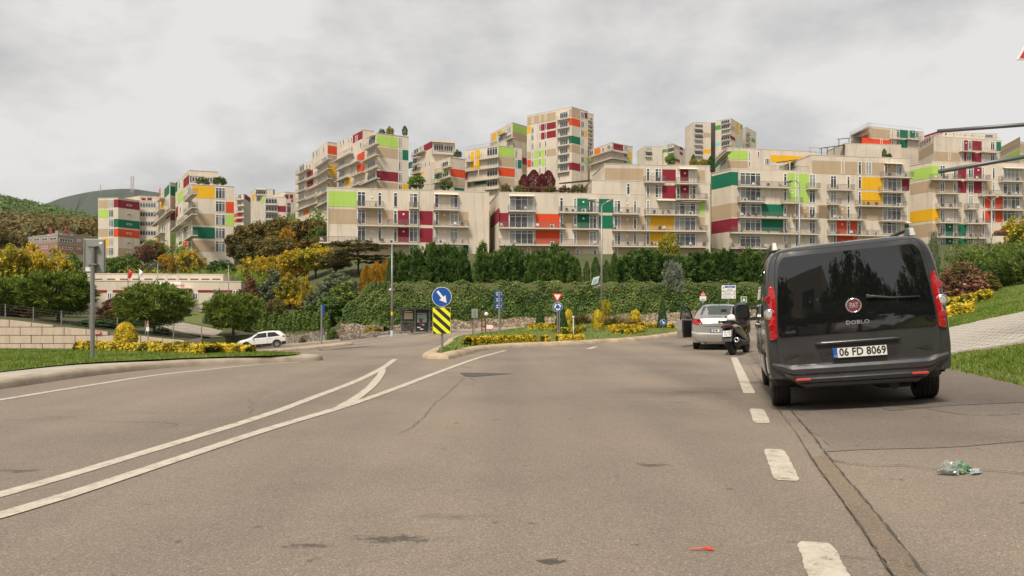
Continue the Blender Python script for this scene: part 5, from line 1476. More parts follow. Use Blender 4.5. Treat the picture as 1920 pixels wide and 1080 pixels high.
def poster(u0, v0, u1, v1, m, nm, dy):
    q = MB(); q.box((x0 + pw * (0.34 + 0.30 * u0), 71.25 - dy - 0.004, zb + 0.05 + 2.1 * v0), (x0 + pw * (0.34 + 0.30 * u1), 71.25 - dy, zb + 0.05 + 2.1 * v1)); q.build(nm, m, adv, world=True)
poster(0.12, 0.42, 0.86, 0.80, mat('poster_teal', (0.16, 0.36, 0.33), 0.5, var=0.6, vscale=3, col2=(0.5, 0.6, 0.58)), 'poster', 0.004)
poster(0.28, 0.30, 0.56, 0.62, mat('poster_brown', (0.22, 0.07, 0.05), 0.5), 'poster_figure', 0.010)
poster(0.12, 0.18, 0.38, 0.22, SWHITE, 'lettering', 0.004); poster(0.5, 0.30, 0.7, 0.34, SWHITE, 'lettering', 0.016); poster(0.34, 0.10, 0.6, 0.14, SWHITE, 'lettering', 0.004); poster(0.12, 0.84, 0.86, 0.86, SWHITE, 'lettering', 0.004)
q = MB(); q.box((x0 + pw * 0.7, 71.1, zb + 0.42), (x0 + pw * 0.98, 71.42, zb + 0.48)); q.build('bench', mat('bench_wood', (0.33, 0.20, 0.10), 0.7), bs, world=True)
q = MB(); q.lathe([(0.12, 0), (0.16, 0), (0.16, 0.02), (0.12, 0.02)], (x0 + pw * 0.76, 71.45, zb + 1.6), 'y', 14); q.build('stop_emblem', SWHITE, bs, world=True)

# ---------------------------------------------------------------- traffic signs
def disc(mb, c, r, y0, y1, n=32):
    vs = []
    for y in (y0, y1):
        for k in range(n):
            t = 2 * math.pi * k / n; vs.append((c[0] + r * math.cos(t), c[1] + y, c[2] + r * math.sin(t)))
    mb.add(vs, [tuple(range(n)), tuple(range(2 * n - 1, n - 1, -1))] + [(k, n + k, n + (k + 1) % n, (k + 1) % n) for k in range(n)])
def flatp(mb, poly, c, y0, y1):
    n = len(poly)
    vs = [(c[0] + x, c[1] + y0, c[2] + z) for x, z in poly] + [(c[0] + x, c[1] + y1, c[2] + z) for x, z in poly]
    mb.add(vs, [tuple(range(n)), tuple(range(2 * n - 1, n - 1, -1))] + [(k, n + k, n + (k + 1) % n, (k + 1) % n) for k in range(n)])
def rot2(poly, a):
    c, s_ = math.cos(a), math.sin(a)
    return [(x * c - z * s_, x * s_ + z * c) for x, z in poly]
ARROW = [(-0.36, 0.06), (0.05, 0.06), (0.05, 0.20), (0.40, 0.0), (0.05, -0.20), (0.05, -0.06), (-0.36, -0.06)]
def sign(name, pos, top, label, group=None, r=0.04, cat='traffic sign', dx=0.0, base=0.1):
    e = empty(name, pos, label, cat, group)
    q = MB(); q.tube([(dx, 0.03, -base), (dx, 0.03, top - pos[2])], r, 8); q.build('post', METAL, e)
    return e
def keep_right(e, cz, R0):
    q = MB(); disc(q, (0, -0.03, cz), R0, -0.012, 0.012); pl = q.build('sign_plate', SWHITE, e)
    q = MB(); disc(q, (0, -0.03, cz), R0 * 0.95, -0.017, -0.0125); q.build('blue_face', BLUE, pl)
    q = MB(); flatp(q, rot2([(x * R0 * 2.0, z * R0 * 2.0) for x, z in ARROW], R(-52)), (0, -0.03, cz), -0.024, -0.018); q.build('arrow', SWHITE, pl)
    return pl
# 1 keep right with hazard board
ps = flat(828.6, 656, 0.14)
e = sign('keep_right_sign', ps, W(828, 575, ps.y).z, 'blue arrow sign above a yellow and black striped board on the island nose', r=0.035)
s_ = FPX / ps.y
cz = W(828, 556.5, ps.y).z - ps.z
keep_right(e, cz, 18.6 / s_)
bw, bt, bb = 16.4 / s_, W(0, 577, ps.y).z - ps.z, W(0, 626, ps.y).z - ps.z
q = MB(); q.box((-bw - 0.008, -0.045, bb), (bw, -0.022, bt)); hb = q.build('hazard_board', SYEL, e, bevel=0.012)
bh = bt - bb
def clip_poly(poly, x0, x1, z0, z1):
    for ax, lim, sg in ((0, x0, 1), (0, x1, -1), (1, z0, 1), (1, z1, -1)):
        out = []
        for i in range(len(poly)):
            a, c = poly[i - 1], poly[i]
            da, dc = sg * (a[ax] - lim), sg * (c[ax] - lim)
            if (da < 0) != (dc < 0):
                t = da / (da - dc); out.append(tuple(a[k] + (c[k] - a[k]) * t for k in (0, 1)))
            if dc >= 0: out.append(c)
        poly = out
        if not poly: return []
    return poly
sl_ = -0.90
wv = bh * 0.178
for k in range(-4, 7):
    zc_ = bb + bh * 0.02 + k * wv * 2
    poly = [(-bw, zc_ - sl_ * bw), (bw, zc_ + sl_ * bw), (bw, zc_ + sl_ * bw + wv), (-bw, zc_ - sl_ * bw + wv)]
    poly = clip_poly(poly, -bw + 0.004, bw - 0.012, bb + 0.004, bt - 0.004)
    if len(poly) > 2:
        q = MB(); flatp(q, poly, (0, -0.03, 0), -0.021, -0.0165); q.build('stripe', SBLK, hb)
# 2 yield and roundabout
def on_isl(px, py):
    for Y in np.arange(19, 60, 0.1):
        x = (px - CX) * Y / FPX
        if inside(igp, x, Y) and EYE + (HY - py) * Y / FPX <= isl_z(x, Y): return Vector((x, Y, isl_z(x, Y)))
    return Vector(((px - CX) * 45 / FPX, 45, isl_z((px - CX) * 45 / FPX, 45)))
ps = on_isl(1047, 639)
s_ = FPX / ps.y
e = sign('yield_sign', ps, W(0, 552, ps.y).z, 'red bordered white yield triangle above a blue roundabout disc on twin posts', r=0.022, dx=-0.035)
q = MB(); q.tube([(0.04, 0.03, -0.1), (0.04, 0.03, W(0, 570, ps.y).z - ps.z)], 0.022, 8); q.build('post', METAL, e)
cz = W(0, 575.5, ps.y).z - ps.z; r0 = 9.0 / s_
q = MB(); disc(q, (-0.03, 0, cz), r0, -0.012, 0.0); pl = q.build('sign_plate', SWHITE, e)
q = MB(); disc(q, (-0.03, 0, cz), r0 * 0.94, -0.018, -0.0125); q.build('blue_face', BLUE, pl)
for k in range(3):
    q = MB(); a0 = R(90 + 120 * k); pts = []
    for t in np.linspace(0, R(72), 7): pts.append((math.cos(a0 - t) * r0 * 0.70, math.sin(a0 - t) * r0 * 0.70))
    for t in np.linspace(R(72), 0, 7): pts.append((math.cos(a0 - t) * r0 * 0.44, math.sin(a0 - t) * r0 * 0.44))
    flatp(q, pts, (-0.03, 0, cz), -0.024, -0.0185)
    a1 = a0 - R(72); hd = [(math.cos(a1) * r0 * 0.86, math.sin(a1) * r0 * 0.86), (math.cos(a1 - 0.55) * r0 * 0.57, math.sin(a1 - 0.55) * r0 * 0.57), (math.cos(a1) * r0 * 0.28, math.sin(a1) * r0 * 0.28)]
    flatp(q, hd, (-0.03, 0, cz), -0.0241, -0.0186); q.build('arrow', SWHITE, pl)
zt_, zb_ = W(0, 550, ps.y).z - ps.z, W(0, 567.5, ps.y).z - ps.z; hw = 10.2 / s_
q = MB(); flatp(q, [(-hw, zt_), (hw, zt_), (0, zb_)][::-1], (-0.04, 0, 0), -0.012, 0.0); pl = q.build('yield_plate', SRED, e)
q = MB(); m_ = (zt_ + zt_ + zb_) / 3; flatp(q, [(x * 0.62, m_ + (z - m_) * 0.62) for x, z in [(-hw, zt_), (hw, zt_), (0, zb_)]][::-1], (-0.04, 0, 0), -0.018, -0.0125); q.build('white_face', SWHITE, pl)
# 3 small keep-right on the right of the island
ps = on_isl(1243, 625)
e = sign('keep_right_sign', ps, W(0, 606, ps.y).z, 'small blue arrow disc on a short post at the right end of the island', r=0.02)
keep_right(e, W(0, 604, ps.y).z - ps.z, 5.8 * ps.y / FPX)
# 4 back of a direction sign on the left verge
ps = flat(172, 672, 0.15)
e = sign('blank_sign', ps, W(0, 462, ps.y).z, 'tall pole with the grey back of a rectangular sign on the left verge', r=0.046)
z1, z0 = W(0, 447, ps.y).z - ps.z, W(0, 511, ps.y).z - ps.z
SBACK = mat('sign_back_grey', (0.30, 0.31, 0.29), 0.5, metal=0.3, var=0.12, vscale=6)
q = MB(); q.box((-0.215, 0.085, z0), (0.25, 0.105, z1)); pl = q.build('sign_plate', SBACK, e, bevel=0.03)
pl.rotation_euler = (0, 0, R(6)); 
for xa in (-0.2, 0.21):
    q = MB(); q.box((xa, 0.068, z0 + 0.02), (xa + 0.02, 0.084, z1 - 0.02)); q.build('rib', METAL, pl)
for zz_ in (z0 + 0.18, z1 - 0.17):
    q = MB(); q.box((-0.10, -0.028, zz_ - 0.012), (0.11, 0.084, zz_ + 0.012)); q.build('bracket', METAL, pl)
q = MB(); q.box((-0.165, 0.074, z0 + 0.03), (-0.06, 0.084, z0 + 0.12)); q.build('sticker', SWHITE, pl)
q = MB(); q.box((0.12, 0.074, z1 - 0.12), (0.19, 0.084, z1 - 0.07)); q.build('sticker', SWHITE, pl)
# 5 blue direction panels seen from the side
Y = 40.0; ps = Vector(((936.5 - CX) * Y / FPX, Y, isl_z((936.5 - CX) * Y / FPX, Y)))
e = sign('direction_sign', ps, W(0, 545, Y).z, 'white pole with narrow blue direction panels left of the yield sign', r=0.055)
for k, (a, c) in enumerate(((546, 556), (557, 567.5), (569, 580))):
    q = MB(); q.box((-0.24, 0.09, W(0, c, Y).z - ps.z), (0.17, 0.11, W(0, a, Y).z - ps.z)); pl = q.build('panel', BLUE, e)
    for j in range(2):
        q = MB(); zc_ = (W(0, c, Y).z + W(0, a, Y).z) / 2 - ps.z; q.box((-0.17, 0.08, zc_ - 0.08 + j * 0.11), (-0.08, 0.089, zc_ - 0.03 + j * 0.11)); q.box((0.07, 0.08, zc_ - 0.06 + j * 0.1), (0.12, 0.089, zc_ - 0.02 + j * 0.1)); q.build('lettering', SWHITE, pl)
# 6 grey back of a small sign, rusty cabinet, arrow board behind the hedge
ps = on(890, 46); e = sign('blank_sign', ps, W(0, 582, 46).z, 'small grey rectangular sign back on a thin post behind the island hedge', r=0.022)
q = MB(); q.box((-0.2, 0.06, W(0, 596, 46).z - ps.z), (0.2, 0.08, W(0, 579, 46).z - ps.z)); q.build('sign_plate', SBACK, e)
ps = on(907, 46.5); e = empty('rusty_stand', ps, 'rusty steel stand with a white round lamp behind the island hedge', 'road stand')
for dx_ in (-0.12, 0.12):
    q = MB(); q.box((dx_ - 0.035, -0.03, -0.1), (dx_ + 0.035, 0.03, W(0, 583, 46.5).z - ps.z)); q.build('upright', RUST, e)
for k in range(7):
    q = MB(); zz_ = 0.2 + k * 0.2; q.box((-0.085, -0.02, zz_), (0.085, 0.02, zz_ + 0.05)); q.build('rung', RUST, e)
q = MB(); q.lathe([(0.0, -0.05), (0.12, -0.05), (0.13, 0), (0.12, 0.05), (0, 0.05)], (0.17, -0.09, W(0, 589, 46.5).z - ps.z), 'y', 14); q.build('lamp', SWHITE, e, smooth=True)
q = MB(); q.box((-0.72, -0.03, -0.1), (-0.66, 0.03, 1.0)); q.build('stake', RUST, e)
ps = on(918.5, 46); e = sign('arrow_board', ps, W(0, 609, 46).z, 'low white board with a red border beside the rusty stand', r=0.03)
cz = W(0, 613, 46).z - ps.z
q = MB(); flatp(q, [(-0.24, -0.17), (0.14, -0.17), (0.3, 0), (0.14, 0.17), (-0.24, 0.17)], (0, 0, cz), -0.03, -0.01); pl = q.build('board', SRED, e)
q = MB(); flatp(q, [(-0.21, -0.13), (0.12, -0.13), (0.25, 0), (0.12, 0.13), (-0.21, 0.13)], (0, 0, cz), -0.036, -0.031); q.build('white_face', SWHITE, pl)
# 7 slim white lamp stub on island
ps = on_isl(1075, 627); e = empty('marker_post', ps, 'thin white marker post standing in the island grass', 'post')
q = MB(); q.tube([(0, 0, -0.05), (0, 0, W(0, 596, ps.y).z - ps.z)], 0.025, 8); q.build('post', SWHITE, e)
q = MB(); q.lathe([(0, 0.06), (0.05, 0.05), (0.06, 0), (0.03, -0.03), (0, -0.03)], (0, 0, W(0, 595, ps.y).z - ps.z), 'z', 10); q.build('cap', SWHITE, e, smooth=True)
# 8 signs behind the silver car
Y = 46; ps = on(1318, Y); e = sign('warning_sign', ps, W(0, 568, Y).z, 'red bordered warning triangle with a white plate left of the silver car roof', r=0.028)
s_ = FPX / Y
q = MB(); zt_, zb_ = W(0, 545, Y).z - ps.z, W(0, 555, Y).z - ps.z
tri = [(-6 / s_, zb_), (6 / s_, zb_), (0, zt_)]
flatp(q, tri, (0, 0, 0), -0.02, -0.005); pl = q.build('triangle_plate', SRED, e)
q = MB(); m_ = (zb_ * 2 + zt_) / 3; flatp(q, [(x * 0.58, m_ + (z - m_) * 0.58) for x, z in tri], (0, 0, 0), -0.026, -0.021); q.build('white_face', SWHITE, pl)
q = MB(); flatp(q, [(x * 0.14, m_ + (z - m_) * 0.38) for x, z in [(-6 / s_, zb_), (6 / s_, zb_), (6 / s_, zt_), (-6 / s_, zt_)]], (0, 0, 0), -0.031, -0.027); q.build('symbol', SBLK, pl)
q = MB(); q.box((-6 / s_, -0.02, W(0, 563.5, Y).z - ps.z), (6 / s_, -0.005, W(0, 555.5, Y).z - ps.z)); pl = q.build('text_plate', SWHITE, e)
q = MB(); q.box((-4 / s_, -0.026, W(0, 561.5, Y).z - ps.z), (4 / s_, -0.021, W(0, 560.5, Y).z - ps.z)); q.build('lettering', SBLK, pl)
q = MB(); flatp(q, [(-5.2 / s_, W(0, 564, Y).z - ps.z), (0, W(0, 568.5, Y).z - ps.z), (5.2 / s_, W(0, 564, Y).z - ps.z)], (0, 0.02, 0), -0.005, 0.01); q.build('lower_triangle', SBACK, e)
Y = 52; ps = on(1366, Y); e = sign('direction_sign', ps, W(0, 540, Y).z, 'stack of three white direction boards above the silver car', r=0.045)
s_ = FPX / Y
for (a, c, tx, arrow) in ((535, 545, None, -1), (546.3, 552.5, 'Maltepe', 1), (553.5, 559.8, 'Gülsuyu', 1)):
    z0, z1 = W(0, c, Y).z - ps.z, W(0, a, Y).z - ps.z
    q = MB(); q.box((-13.3 / s_, -0.06, z0), (13.2 / s_, -0.03, z1)); pl = q.build('board', SWHITE, e)
    zc_ = (z0 + z1) / 2
    if tx is None:
        q = MB(); q.box((-7.5 / s_, -0.067, zc_ + 0.01), (11.5 / s_, -0.061, z1 - 0.045)); bl = q.build('blue_strip', BLUE, pl)
        o = link('lettering', text_mesh('Otoyol', 0.13, SWHITE, 0.002), pl); o.location = (2 / s_, -0.07, zc_ + 0.075); o.rotation_euler = (R(90), 0, 0)
        o = link('lettering', text_mesh('Ankara', 0.12, SBLK, 0.002), pl); o.location = (2 / s_, -0.065, zc_ - 0.09); o.rotation_euler = (R(90), 0, 0)
    else:
        o = link('lettering', text_mesh(tx, 0.15, SBLK, 0.002, spacing=1.2), pl); o.location = (-3 / s_, -0.065, zc_); o.rotation_euler = (R(90), 0, 0)
    q = MB(); flatp(q, rot2([(x * 0.2, z * 0.25) for x, z in ARROW], R(0 if arrow > 0 else 90)), (arrow * 10.2 / s_, -0.03, zc_), -0.037, -0.031); q.build('arrow', SBLK, pl)
Y = 44; ps = on(1394.5, Y); e = sign('crossing_sign', ps, W(0, 562, Y).z, 'lime framed blue pedestrian crossing sign left of the dark van', r=0.028)
s_ = FPX / Y; cz = W(0, 561.5, Y).z - ps.z
q = MB(); q.box((-5.6 / s_, -0.03, cz - 5.6 / s_), (5.6 / s_, -0.01, cz + 5.6 / s_)); pl = q.build('sign_plate', SGREEN, e)
q = MB(); q.box((-4.3 / s_, -0.036, cz - 4.3 / s_), (4.3 / s_, -0.031, cz + 4.3 / s_)); q.build('blue_face', BLUE, pl)
q = MB(); flatp(q, [(-3.4 / s_, -2.8 / s_), (3.4 / s_, -2.8 / s_), (0, 3.2 / s_)], (0, 0, cz), -0.041, -0.037); q.build('white_triangle', SWHITE, pl)
# 9 bus stop flag, edge-on blue sign, child crossing sign on the left
ps = hit(670, 601, 60); Y = ps.y; e = sign('bus_stop_sign', ps, W(0, 585, Y).z, 'blue bus stop sign on a short post in front of the hillside shrubs', r=0.045, base=0.6)
s_ = FPX / Y; q = MB(); q.box((-3.6 / s_, -0.05, W(0, 590, Y).z - ps.z), (3.6 / s_, -0.02, W(0, 577.5, Y).z - ps.z)); pl = q.build('sign_plate', BLUE, e)
q = MB(); q.box((-2.2 / s_, -0.058, W(0, 584.5, Y).z - ps.z), (2.2 / s_, -0.051, W(0, 578.8, Y).z - ps.z)); q.build('white_face', SWHITE, pl)
Y = 46.5; ps = on(602.5, Y); e = sign('edge_on_sign', ps + Vector((0, 0, 0.1)), W(0, 572, Y).z, 'tall white pole with a narrow blue sign on the sandy splitter island', r=0.05)
q = MB(); q.box((0.05, 0.0, W(0, 594, Y).z - ps.z), (0.13, 0.35, W(0, 573, Y).z - ps.z)); q.build('sign_plate', BLUE, e)
q = MB(); q.box((0.05, 0.0, W(0, 631, Y).z - ps.z), (0.15, 0.25, W(0, 618, Y).z - ps.z)); q.build('small_box', METALG, e)
Y = 36.0; ps = on(277, Y); e = sign('warning_sign', ps, W(0, 600, Y).z, 'small warning triangle over a white plate beside the yellow cone shrub', r=0.025)
s_ = FPX / Y
q = MB(); tri = [(-2.6 / s_, W(0, 612, Y).z - ps.z), (2.6 / s_, W(0, 612, Y).z - ps.z), (0, W(0, 600, Y).z - ps.z)]; flatp(q, tri, (0, 0, 0), -0.02, -0.005); q.build('triangle_plate', mat('faded_red', (0.55, 0.22, 0.18), 0.5), e)
q = MB(); q.box((-2.6 / s_, -0.02, W(0, 621, Y).z - ps.z), (2.6 / s_, -0.005, W(0, 613, Y).z - ps.z)); q.build('text_plate', SWHITE, e)

# ---------------------------------------------------------------- lamp posts, flags
def lamp_head(e, p, d, sc=1.0, m=METAL):
    d = Vector(d).normalized()
    q = MB(); L0 = 0.62 * sc; r_ = []
    s2 = Vector((-d.y, d.x, 0)).normalized()
    for t, w, h in ((0, 0.05, 0.05), (0.15, 0.10, 0.08), (0.5, 0.16, 0.10), (0.85, 0.13, 0.08), (1.0, 0.03, 0.03)):
        c = Vector(p) + d * L0 * t
        r_.append([c + s2 * w * sc * math.cos(a) + Vector((0, 0, h * sc * math.sin(a))) for a in [2 * math.pi * k / 10 for k in range(10)]])
    q.grid(r_, close=True); q.build('lamp_head', m, e, smooth=True)
def street_lamp(ps, top, label, arms, r0=0.10, r1=0.05, group='street lamps', m=METAL, heads=True, sc=1.0):
    e = empty('street_lamp', ps, label, 'street lamp', group)
    h = top - ps.z
    q = MB(); q.tube([(0, 0, -0.3), (0, 0, h * 0.5), (0, 0, h)], [r0, (r0 + r1) / 2, r1], 10); q.build('pole', m, e, smooth=True)
    for pts in arms:
        q = MB(); q.tube(smooth_line([Vector(p) + Vector((0, 0, h)) for p in pts], 0.15), 0.035 * sc, 8); q.build('arm', m, e, smooth=True)
        a, c = Vector(pts[-2]), Vector(pts[-1]); 
        if heads: lamp_head(e, c + Vector((0, 0, h)), (c - a), sc, m)
    return e
Y = 52; x = (1128 - CX) * Y / FPX; ps = Vector((x, Y, isl_z(x, Y)))
e = street_lamp(ps, W(0, 384, Y).z, 'tall double armed street lamp rising from the planted roundabout', [[(0, 0, -0.05), (-0.25, -0.1, 0.15), (-0.5, -0.2, 0.2)], [(0, 0, -0.05), (0.25, 0.1, 0.15), (0.35, 0.15, 0.2)]], 0.085, 0.05, sc=1.0)
c = Vector(((1116 - CX) * Y / FPX - x, -0.12, W(0, 526, Y).z - ps.z))
q = MB(); fr = (c, Vector((0.96, 0, 0.28)), Vector((0.28, 0, 0.96)), Vector((0, -1, 0)))
q.prism([(-0.24, -0.27), (0.24, -0.27), (0.24, 0.27), (-0.24, 0.27)], fr, 0, 0.03); bd = q.build('banner', mat('banner_pale', (0.55, 0.62, 0.62), 0.5), e)
q = MB(); q.prism([(-0.16, -0.2), (0.16, -0.2), (0.16, 0.1), (-0.16, 0.1)], fr, 0.031, 0.036); q.build('print', mat('banner_print', (0.22, 0.42, 0.47), 0.5), bd)
q = MB(); q.tube([(0, 0, W(0, 535, Y).z - ps.z), (c.x + 0.1, 0, W(0, 537, Y).z - ps.z)], 0.03, 6); q.box((c.x - 0.1, -0.06, W(0, 540, Y).z - ps.z), (c.x + 0.15, 0.06, W(0, 537, Y).z - ps.z)); q.build('bracket', METAL, e)
Y = 50; x = (1499 - CX) * Y / FPX; ps = on(1499, Y)
street_lamp(ps, W(0, 346, Y).z, 'single armed street lamp rising behind the dark van', [[(0, 0, -0.3), (-0.05, 0, 0.1), (-0.3, 0, 0.25), (-0.45, 0, 0.24)]], 0.08, 0.045, sc=0.9)
Y = 60; ps = on(1859, Y)
street_lamp(ps, W(0, 377, Y).z, 'double armed street lamp in front of the right hand block', [[(0, 0, -0.05), (-0.3, 0, 0.2), (-0.35, 0, 0.22)], [(0, 0, -0.05), (0.3, 0, 0.25), (0.36, 0, 0.28)]], 0.08, 0.05, sc=0.7)
Y = 70; ps = on(735, Y)
e = street_lamp(ps, W(0, 458, Y).z, 'tall bare grey pole beside the bus shelter', [], 0.13, 0.06, 'street lamps')
q = MB(); q.lathe([(0, 0.1), (0.1, 0.06), (0.13, -0.05), (0, -0.12)], (-0.15, -0.1, W(0, 543, Y).z - ps.z), 'z', 10); q.build('camera_dome', SWHITE, e, smooth=True)
q = MB(); q.tube([(0, 0, 2.0), (0, 0, 2.35)], 0.118, 10); q.build('yellow_band', mat('band_yellow', (0.7, 0.5, 0.03), 0.5), e)
q = MB(); q.tube([(0, 0, -0.1), (0, 0, 0.55)], 0.16, 10); q.build('base_collar', mat('pale_base', (0.5, 0.56, 0.6), 0.6), e)
for (px, bt_, tp_, Y, arm, lab) in ((109, 545, 497, 84, [(0, 0, -0.2), (0.1, 0, 0.35), (0.5, 0, 0.7), (0.9, 0, 0.78)], 'curved lamp post above the leftmost round pine'), (296, 560, 494, 88, [(0, 0, -0.1), (-0.1, 0, 0.25), (-0.18, 0, 0.28)], 'straight lamp post in front of the clinic sign'),
                            (310.5, 560, 525, 86, [(0, 0, -0.2), (0.1, 0, 0.35), (0.5, 0, 0.7), (0.85, 0, 0.72)], 'curved lamp post right of the clinic sign'), (428.5, 560, 497, 90, [(0, 0, -0.1), (-0.05, 0, 0.2), (-0.16, 0, 0.26)], 'lamp post at the right end of the clinic')):
    ps = on(px, Y); street_lamp(ps, W(0, tp_, Y).z, lab, [arm], 0.06, 0.04, 'small lamps around the clinic', sc=0.6)
for (px, tp_, colr, lab) in ((240, 503, SRED, 'flagpole with a red flag in front of the clinic'), (260, 503, SWHITE, 'flagpole with a white flag in front of the clinic')):
    Y = 88; ps = on(px, Y); e = empty('flagpole', ps, lab, 'flagpole')
    h = W(0, tp_, Y).z - ps.z
    q = MB(); q.tube([(0, 0, -0.2), (0, 0, h)], 0.05, 8); q.build('pole', METAL, e)
    q = MB(); rws = []
    for k in range(7):
        zz_ = h - 0.1 - k * 0.17
        rws.append([(0.05 + 0.5 * t * (1 - k / 10), 0.07 * math.sin(t * 5 + k), zz_ - t * 0.35) for t in np.linspace(0, 1, 6)])
    q.grid(rws); fl = q.build('flag', colr, e, smooth=True)
    md = fl.modifiers.new('thick', 'SOLIDIFY'); md.thickness = 0.01
# cantilever arms and triangle on a pole beyond the right edge
Y = 11.0; pbase = on(2010, Y)
e = empty('sign_mast', pbase, 'two grey steel arms reaching in from the right edge under a warning triangle', 'sign mast')
q = MB(); q.tube([(0, 0, -0.3), (0, 0, 5.5)], [0.09, 0.08], 12); q.build('pole', METALG, e, smooth=True)
for (a, c, Yc, rr_) in (((2010, 227), (1757, 246), 11.8, 0.029), ((2010, 278), (1760, 322), 11.4, 0.032)):
    A = W(a[0], a[1], Y) - pbase; B_ = W(c[0], c[1], Yc) - pbase
    q = MB(); q.tube([A, A.lerp(B_, 0.5), B_], [rr_ * 1.15, rr_ * 1.05, rr_], 14); q.build('arm', METALG, e, smooth=True)
c = W(1963, 113, Y - 0.15) - pbase
q = MB(); hw = 0.46; flatp(q, [(-hw, 0), (hw, 0), (0, hw * 1.732)], (c.x, c.y, c.z), -0.01, 0.01); pl = q.build('triangle_plate', SWHITE, e, bevel=0.03)
q = MB(); flatp(q, [(-hw * 0.9, 0.03), (hw * 0.9, 0.03), (0, hw * 1.62)], (c.x, c.y, c.z), -0.016, -0.011); q.build('red_face', SRED, pl)
q = MB(); flatp(q, [(-hw * 0.55, 0.13), (hw * 0.55, 0.13), (0, hw * 1.18)], (c.x, c.y, c.z), -0.022, -0.0165); q.build('white_face', SWHITE, pl)

# telecom masts on the mountain
for px, tp_, lab in ((246, 331, 'left lattice mast on the mountain top'), (250, 330, 'right lattice mast on the mountain top'), (188.5, 346, 'thin aerial on the mountain crest')):
    Y = 2080; ps = W(px, 357, Y); e = empty('telecom_mast', ps, lab, 'mast')
    h = W(px, tp_, Y).z - ps.z; q = MB()
    w0 = 1.6 if px > 200 else 0.8
    for sx, sy in ((-1, -1), (1, -1), (1, 1), (-1, 1)): q.tube([(sx * w0, sy * w0, -10), (sx * w0 * 0.5, sy * w0 * 0.5, h)], 0.35 if px > 200 else 0.22, 4)
    for k in range(8):
        z0, z1 = h * k / 8, h * (k + 1) / 8; w1 = w0 * (1 - 0.5 * k / 8)
        q.tube([(-w1, -w1, z0), (w1, -w1, z1)], 0.2, 4); q.tube([(w1, -w1, z0), (-w1, -w1, z1)], 0.2, 4)
    q.build('lattice', mat('mast_paint', (0.45, 0.35, 0.33), 0.7), e)
# ---------------------------------------------------------------- plants
BARK = mat('bark', (0.085, 0.062, 0.045), 0.95, var=0.4, vscale=6, bump=0.8, bscale=20)
LM = dict(
    pine=leafmat('pine_needles', [(0.022, 0.040, 0.005), (0.062, 0.098, 0.010), (0.115, 0.165, 0.018), (0.20, 0.24, 0.050)], trans=0.3, clump=3.5, gain=1.45),
    conifer=leafmat('conifer_leaves', [(0.012, 0.032, 0.006), (0.030, 0.068, 0.011), (0.060, 0.110, 0.018), (0.10, 0.15, 0.03)], trans=0.12, clump=3.0),
    yew=leafmat('yew_leaves', [(0.008, 0.022, 0.005), (0.020, 0.045, 0.008), (0.035, 0.070, 0.012)], trans=0.1, clump=4.0),
    green=leafmat('green_leaves', [(0.022, 0.045, 0.008), (0.055, 0.095, 0.014), (0.10, 0.15, 0.022), (0.16, 0.19, 0.04)], trans=0.25, clump=3.0),
    bright=leafmat('bright_leaves', [(0.05, 0.11, 0.010), (0.12, 0.20, 0.018), (0.20, 0.27, 0.03)], trans=0.3, clump=3.0),
    olive=leafmat('olive_leaves', [(0.038, 0.036, 0.012), (0.085, 0.078, 0.020), (0.14, 0.12, 0.028), (0.19, 0.135, 0.03)], trans=0.25, clump=3.0),
    brown=leafmat('brown_leaves', [(0.030, 0.032, 0.010), (0.066, 0.062, 0.014), (0.115, 0.088, 0.018), (0.18, 0.105, 0.020)], trans=0.25, clump=2.5),
    yellow=leafmat('yellow_leaves', [(0.07, 0.085, 0.010), (0.17, 0.155, 0.012), (0.38, 0.265, 0.016), (0.60, 0.40, 0.03)], trans=0.35, clump=2.5, gain=1.45),
    yelgreen=leafmat('yellow_green_leaves', [(0.06, 0.085, 0.010), (0.15, 0.165, 0.014), (0.30, 0.25, 0.016), (0.55, 0.38, 0.02)], trans=0.3, clump=2.5),
    orange=leafmat('orange_leaves', [(0.11, 0.075, 0.010), (0.32, 0.18, 0.012), (0.60, 0.34, 0.02)], trans=0.35, clump=2.5, gain=1.2),
    gold=leafmat('golden_hedge_leaves', [(0.045, 0.060, 0.006), (0.22, 0.19, 0.010), (0.58, 0.42, 0.014), (0.74, 0.56, 0.05)], trans=0.2, clump=4.0, gain=1.15),
    greygreen=leafmat('grey_green_leaves', [(0.045, 0.062, 0.030), (0.095, 0.120, 0.060), (0.15, 0.17, 0.09)], trans=0.2, clump=3.0),
    red=leafmat('dark_red_leaves', [(0.045, 0.010, 0.012), (0.11, 0.018, 0.022), (0.20, 0.035, 0.035)], trans=0.2, clump=3.0),
    pink=leafmat('reddish_shrub_leaves', [(0.045, 0.055, 0.014), (0.15, 0.075, 0.042), (0.29, 0.135, 0.095), (0.42, 0.24, 0.17)], trans=0.2, clump=2.0),
    redbrown=leafmat('red_brown_leaves', [(0.05, 0.030, 0.014), (0.12, 0.055, 0.026), (0.20, 0.085, 0.04)], trans=0.2, clump=3.0),
    blue=leafmat('blue_spruce_needles', [(0.06, 0.085, 0.060), (0.14, 0.17, 0.12), (0.24, 0.26, 0.19)], trans=0.15, clump=3.0))
prng = np.random.default_rng(5)
def unit(n, rng=prng):
    v = rng.normal(0, 1, (n, 3)); return v / np.linalg.norm(v, axis=1)[:, None]
def shards(P, D, ln, w, rng=prng):
    """narrow leaves from P along D"""
    n = len(P)
    a = np.cross(D, rng.normal(0, 1, (n, 3))); a /= np.linalg.norm(a, axis=1)[:, None] + 1e-9
    l_ = (ln * rng.uniform(0.6, 1.3, n))[:, None]; w_ = (w * rng.uniform(0.7, 1.3, n))[:, None]
    return np.stack([P - a * w_ * 0.4, P + D * l_ * 0.55 - a * w_, P + D * l_, P + D * l_ * 0.5 + a * w_], 1).reshape(-1, 3)
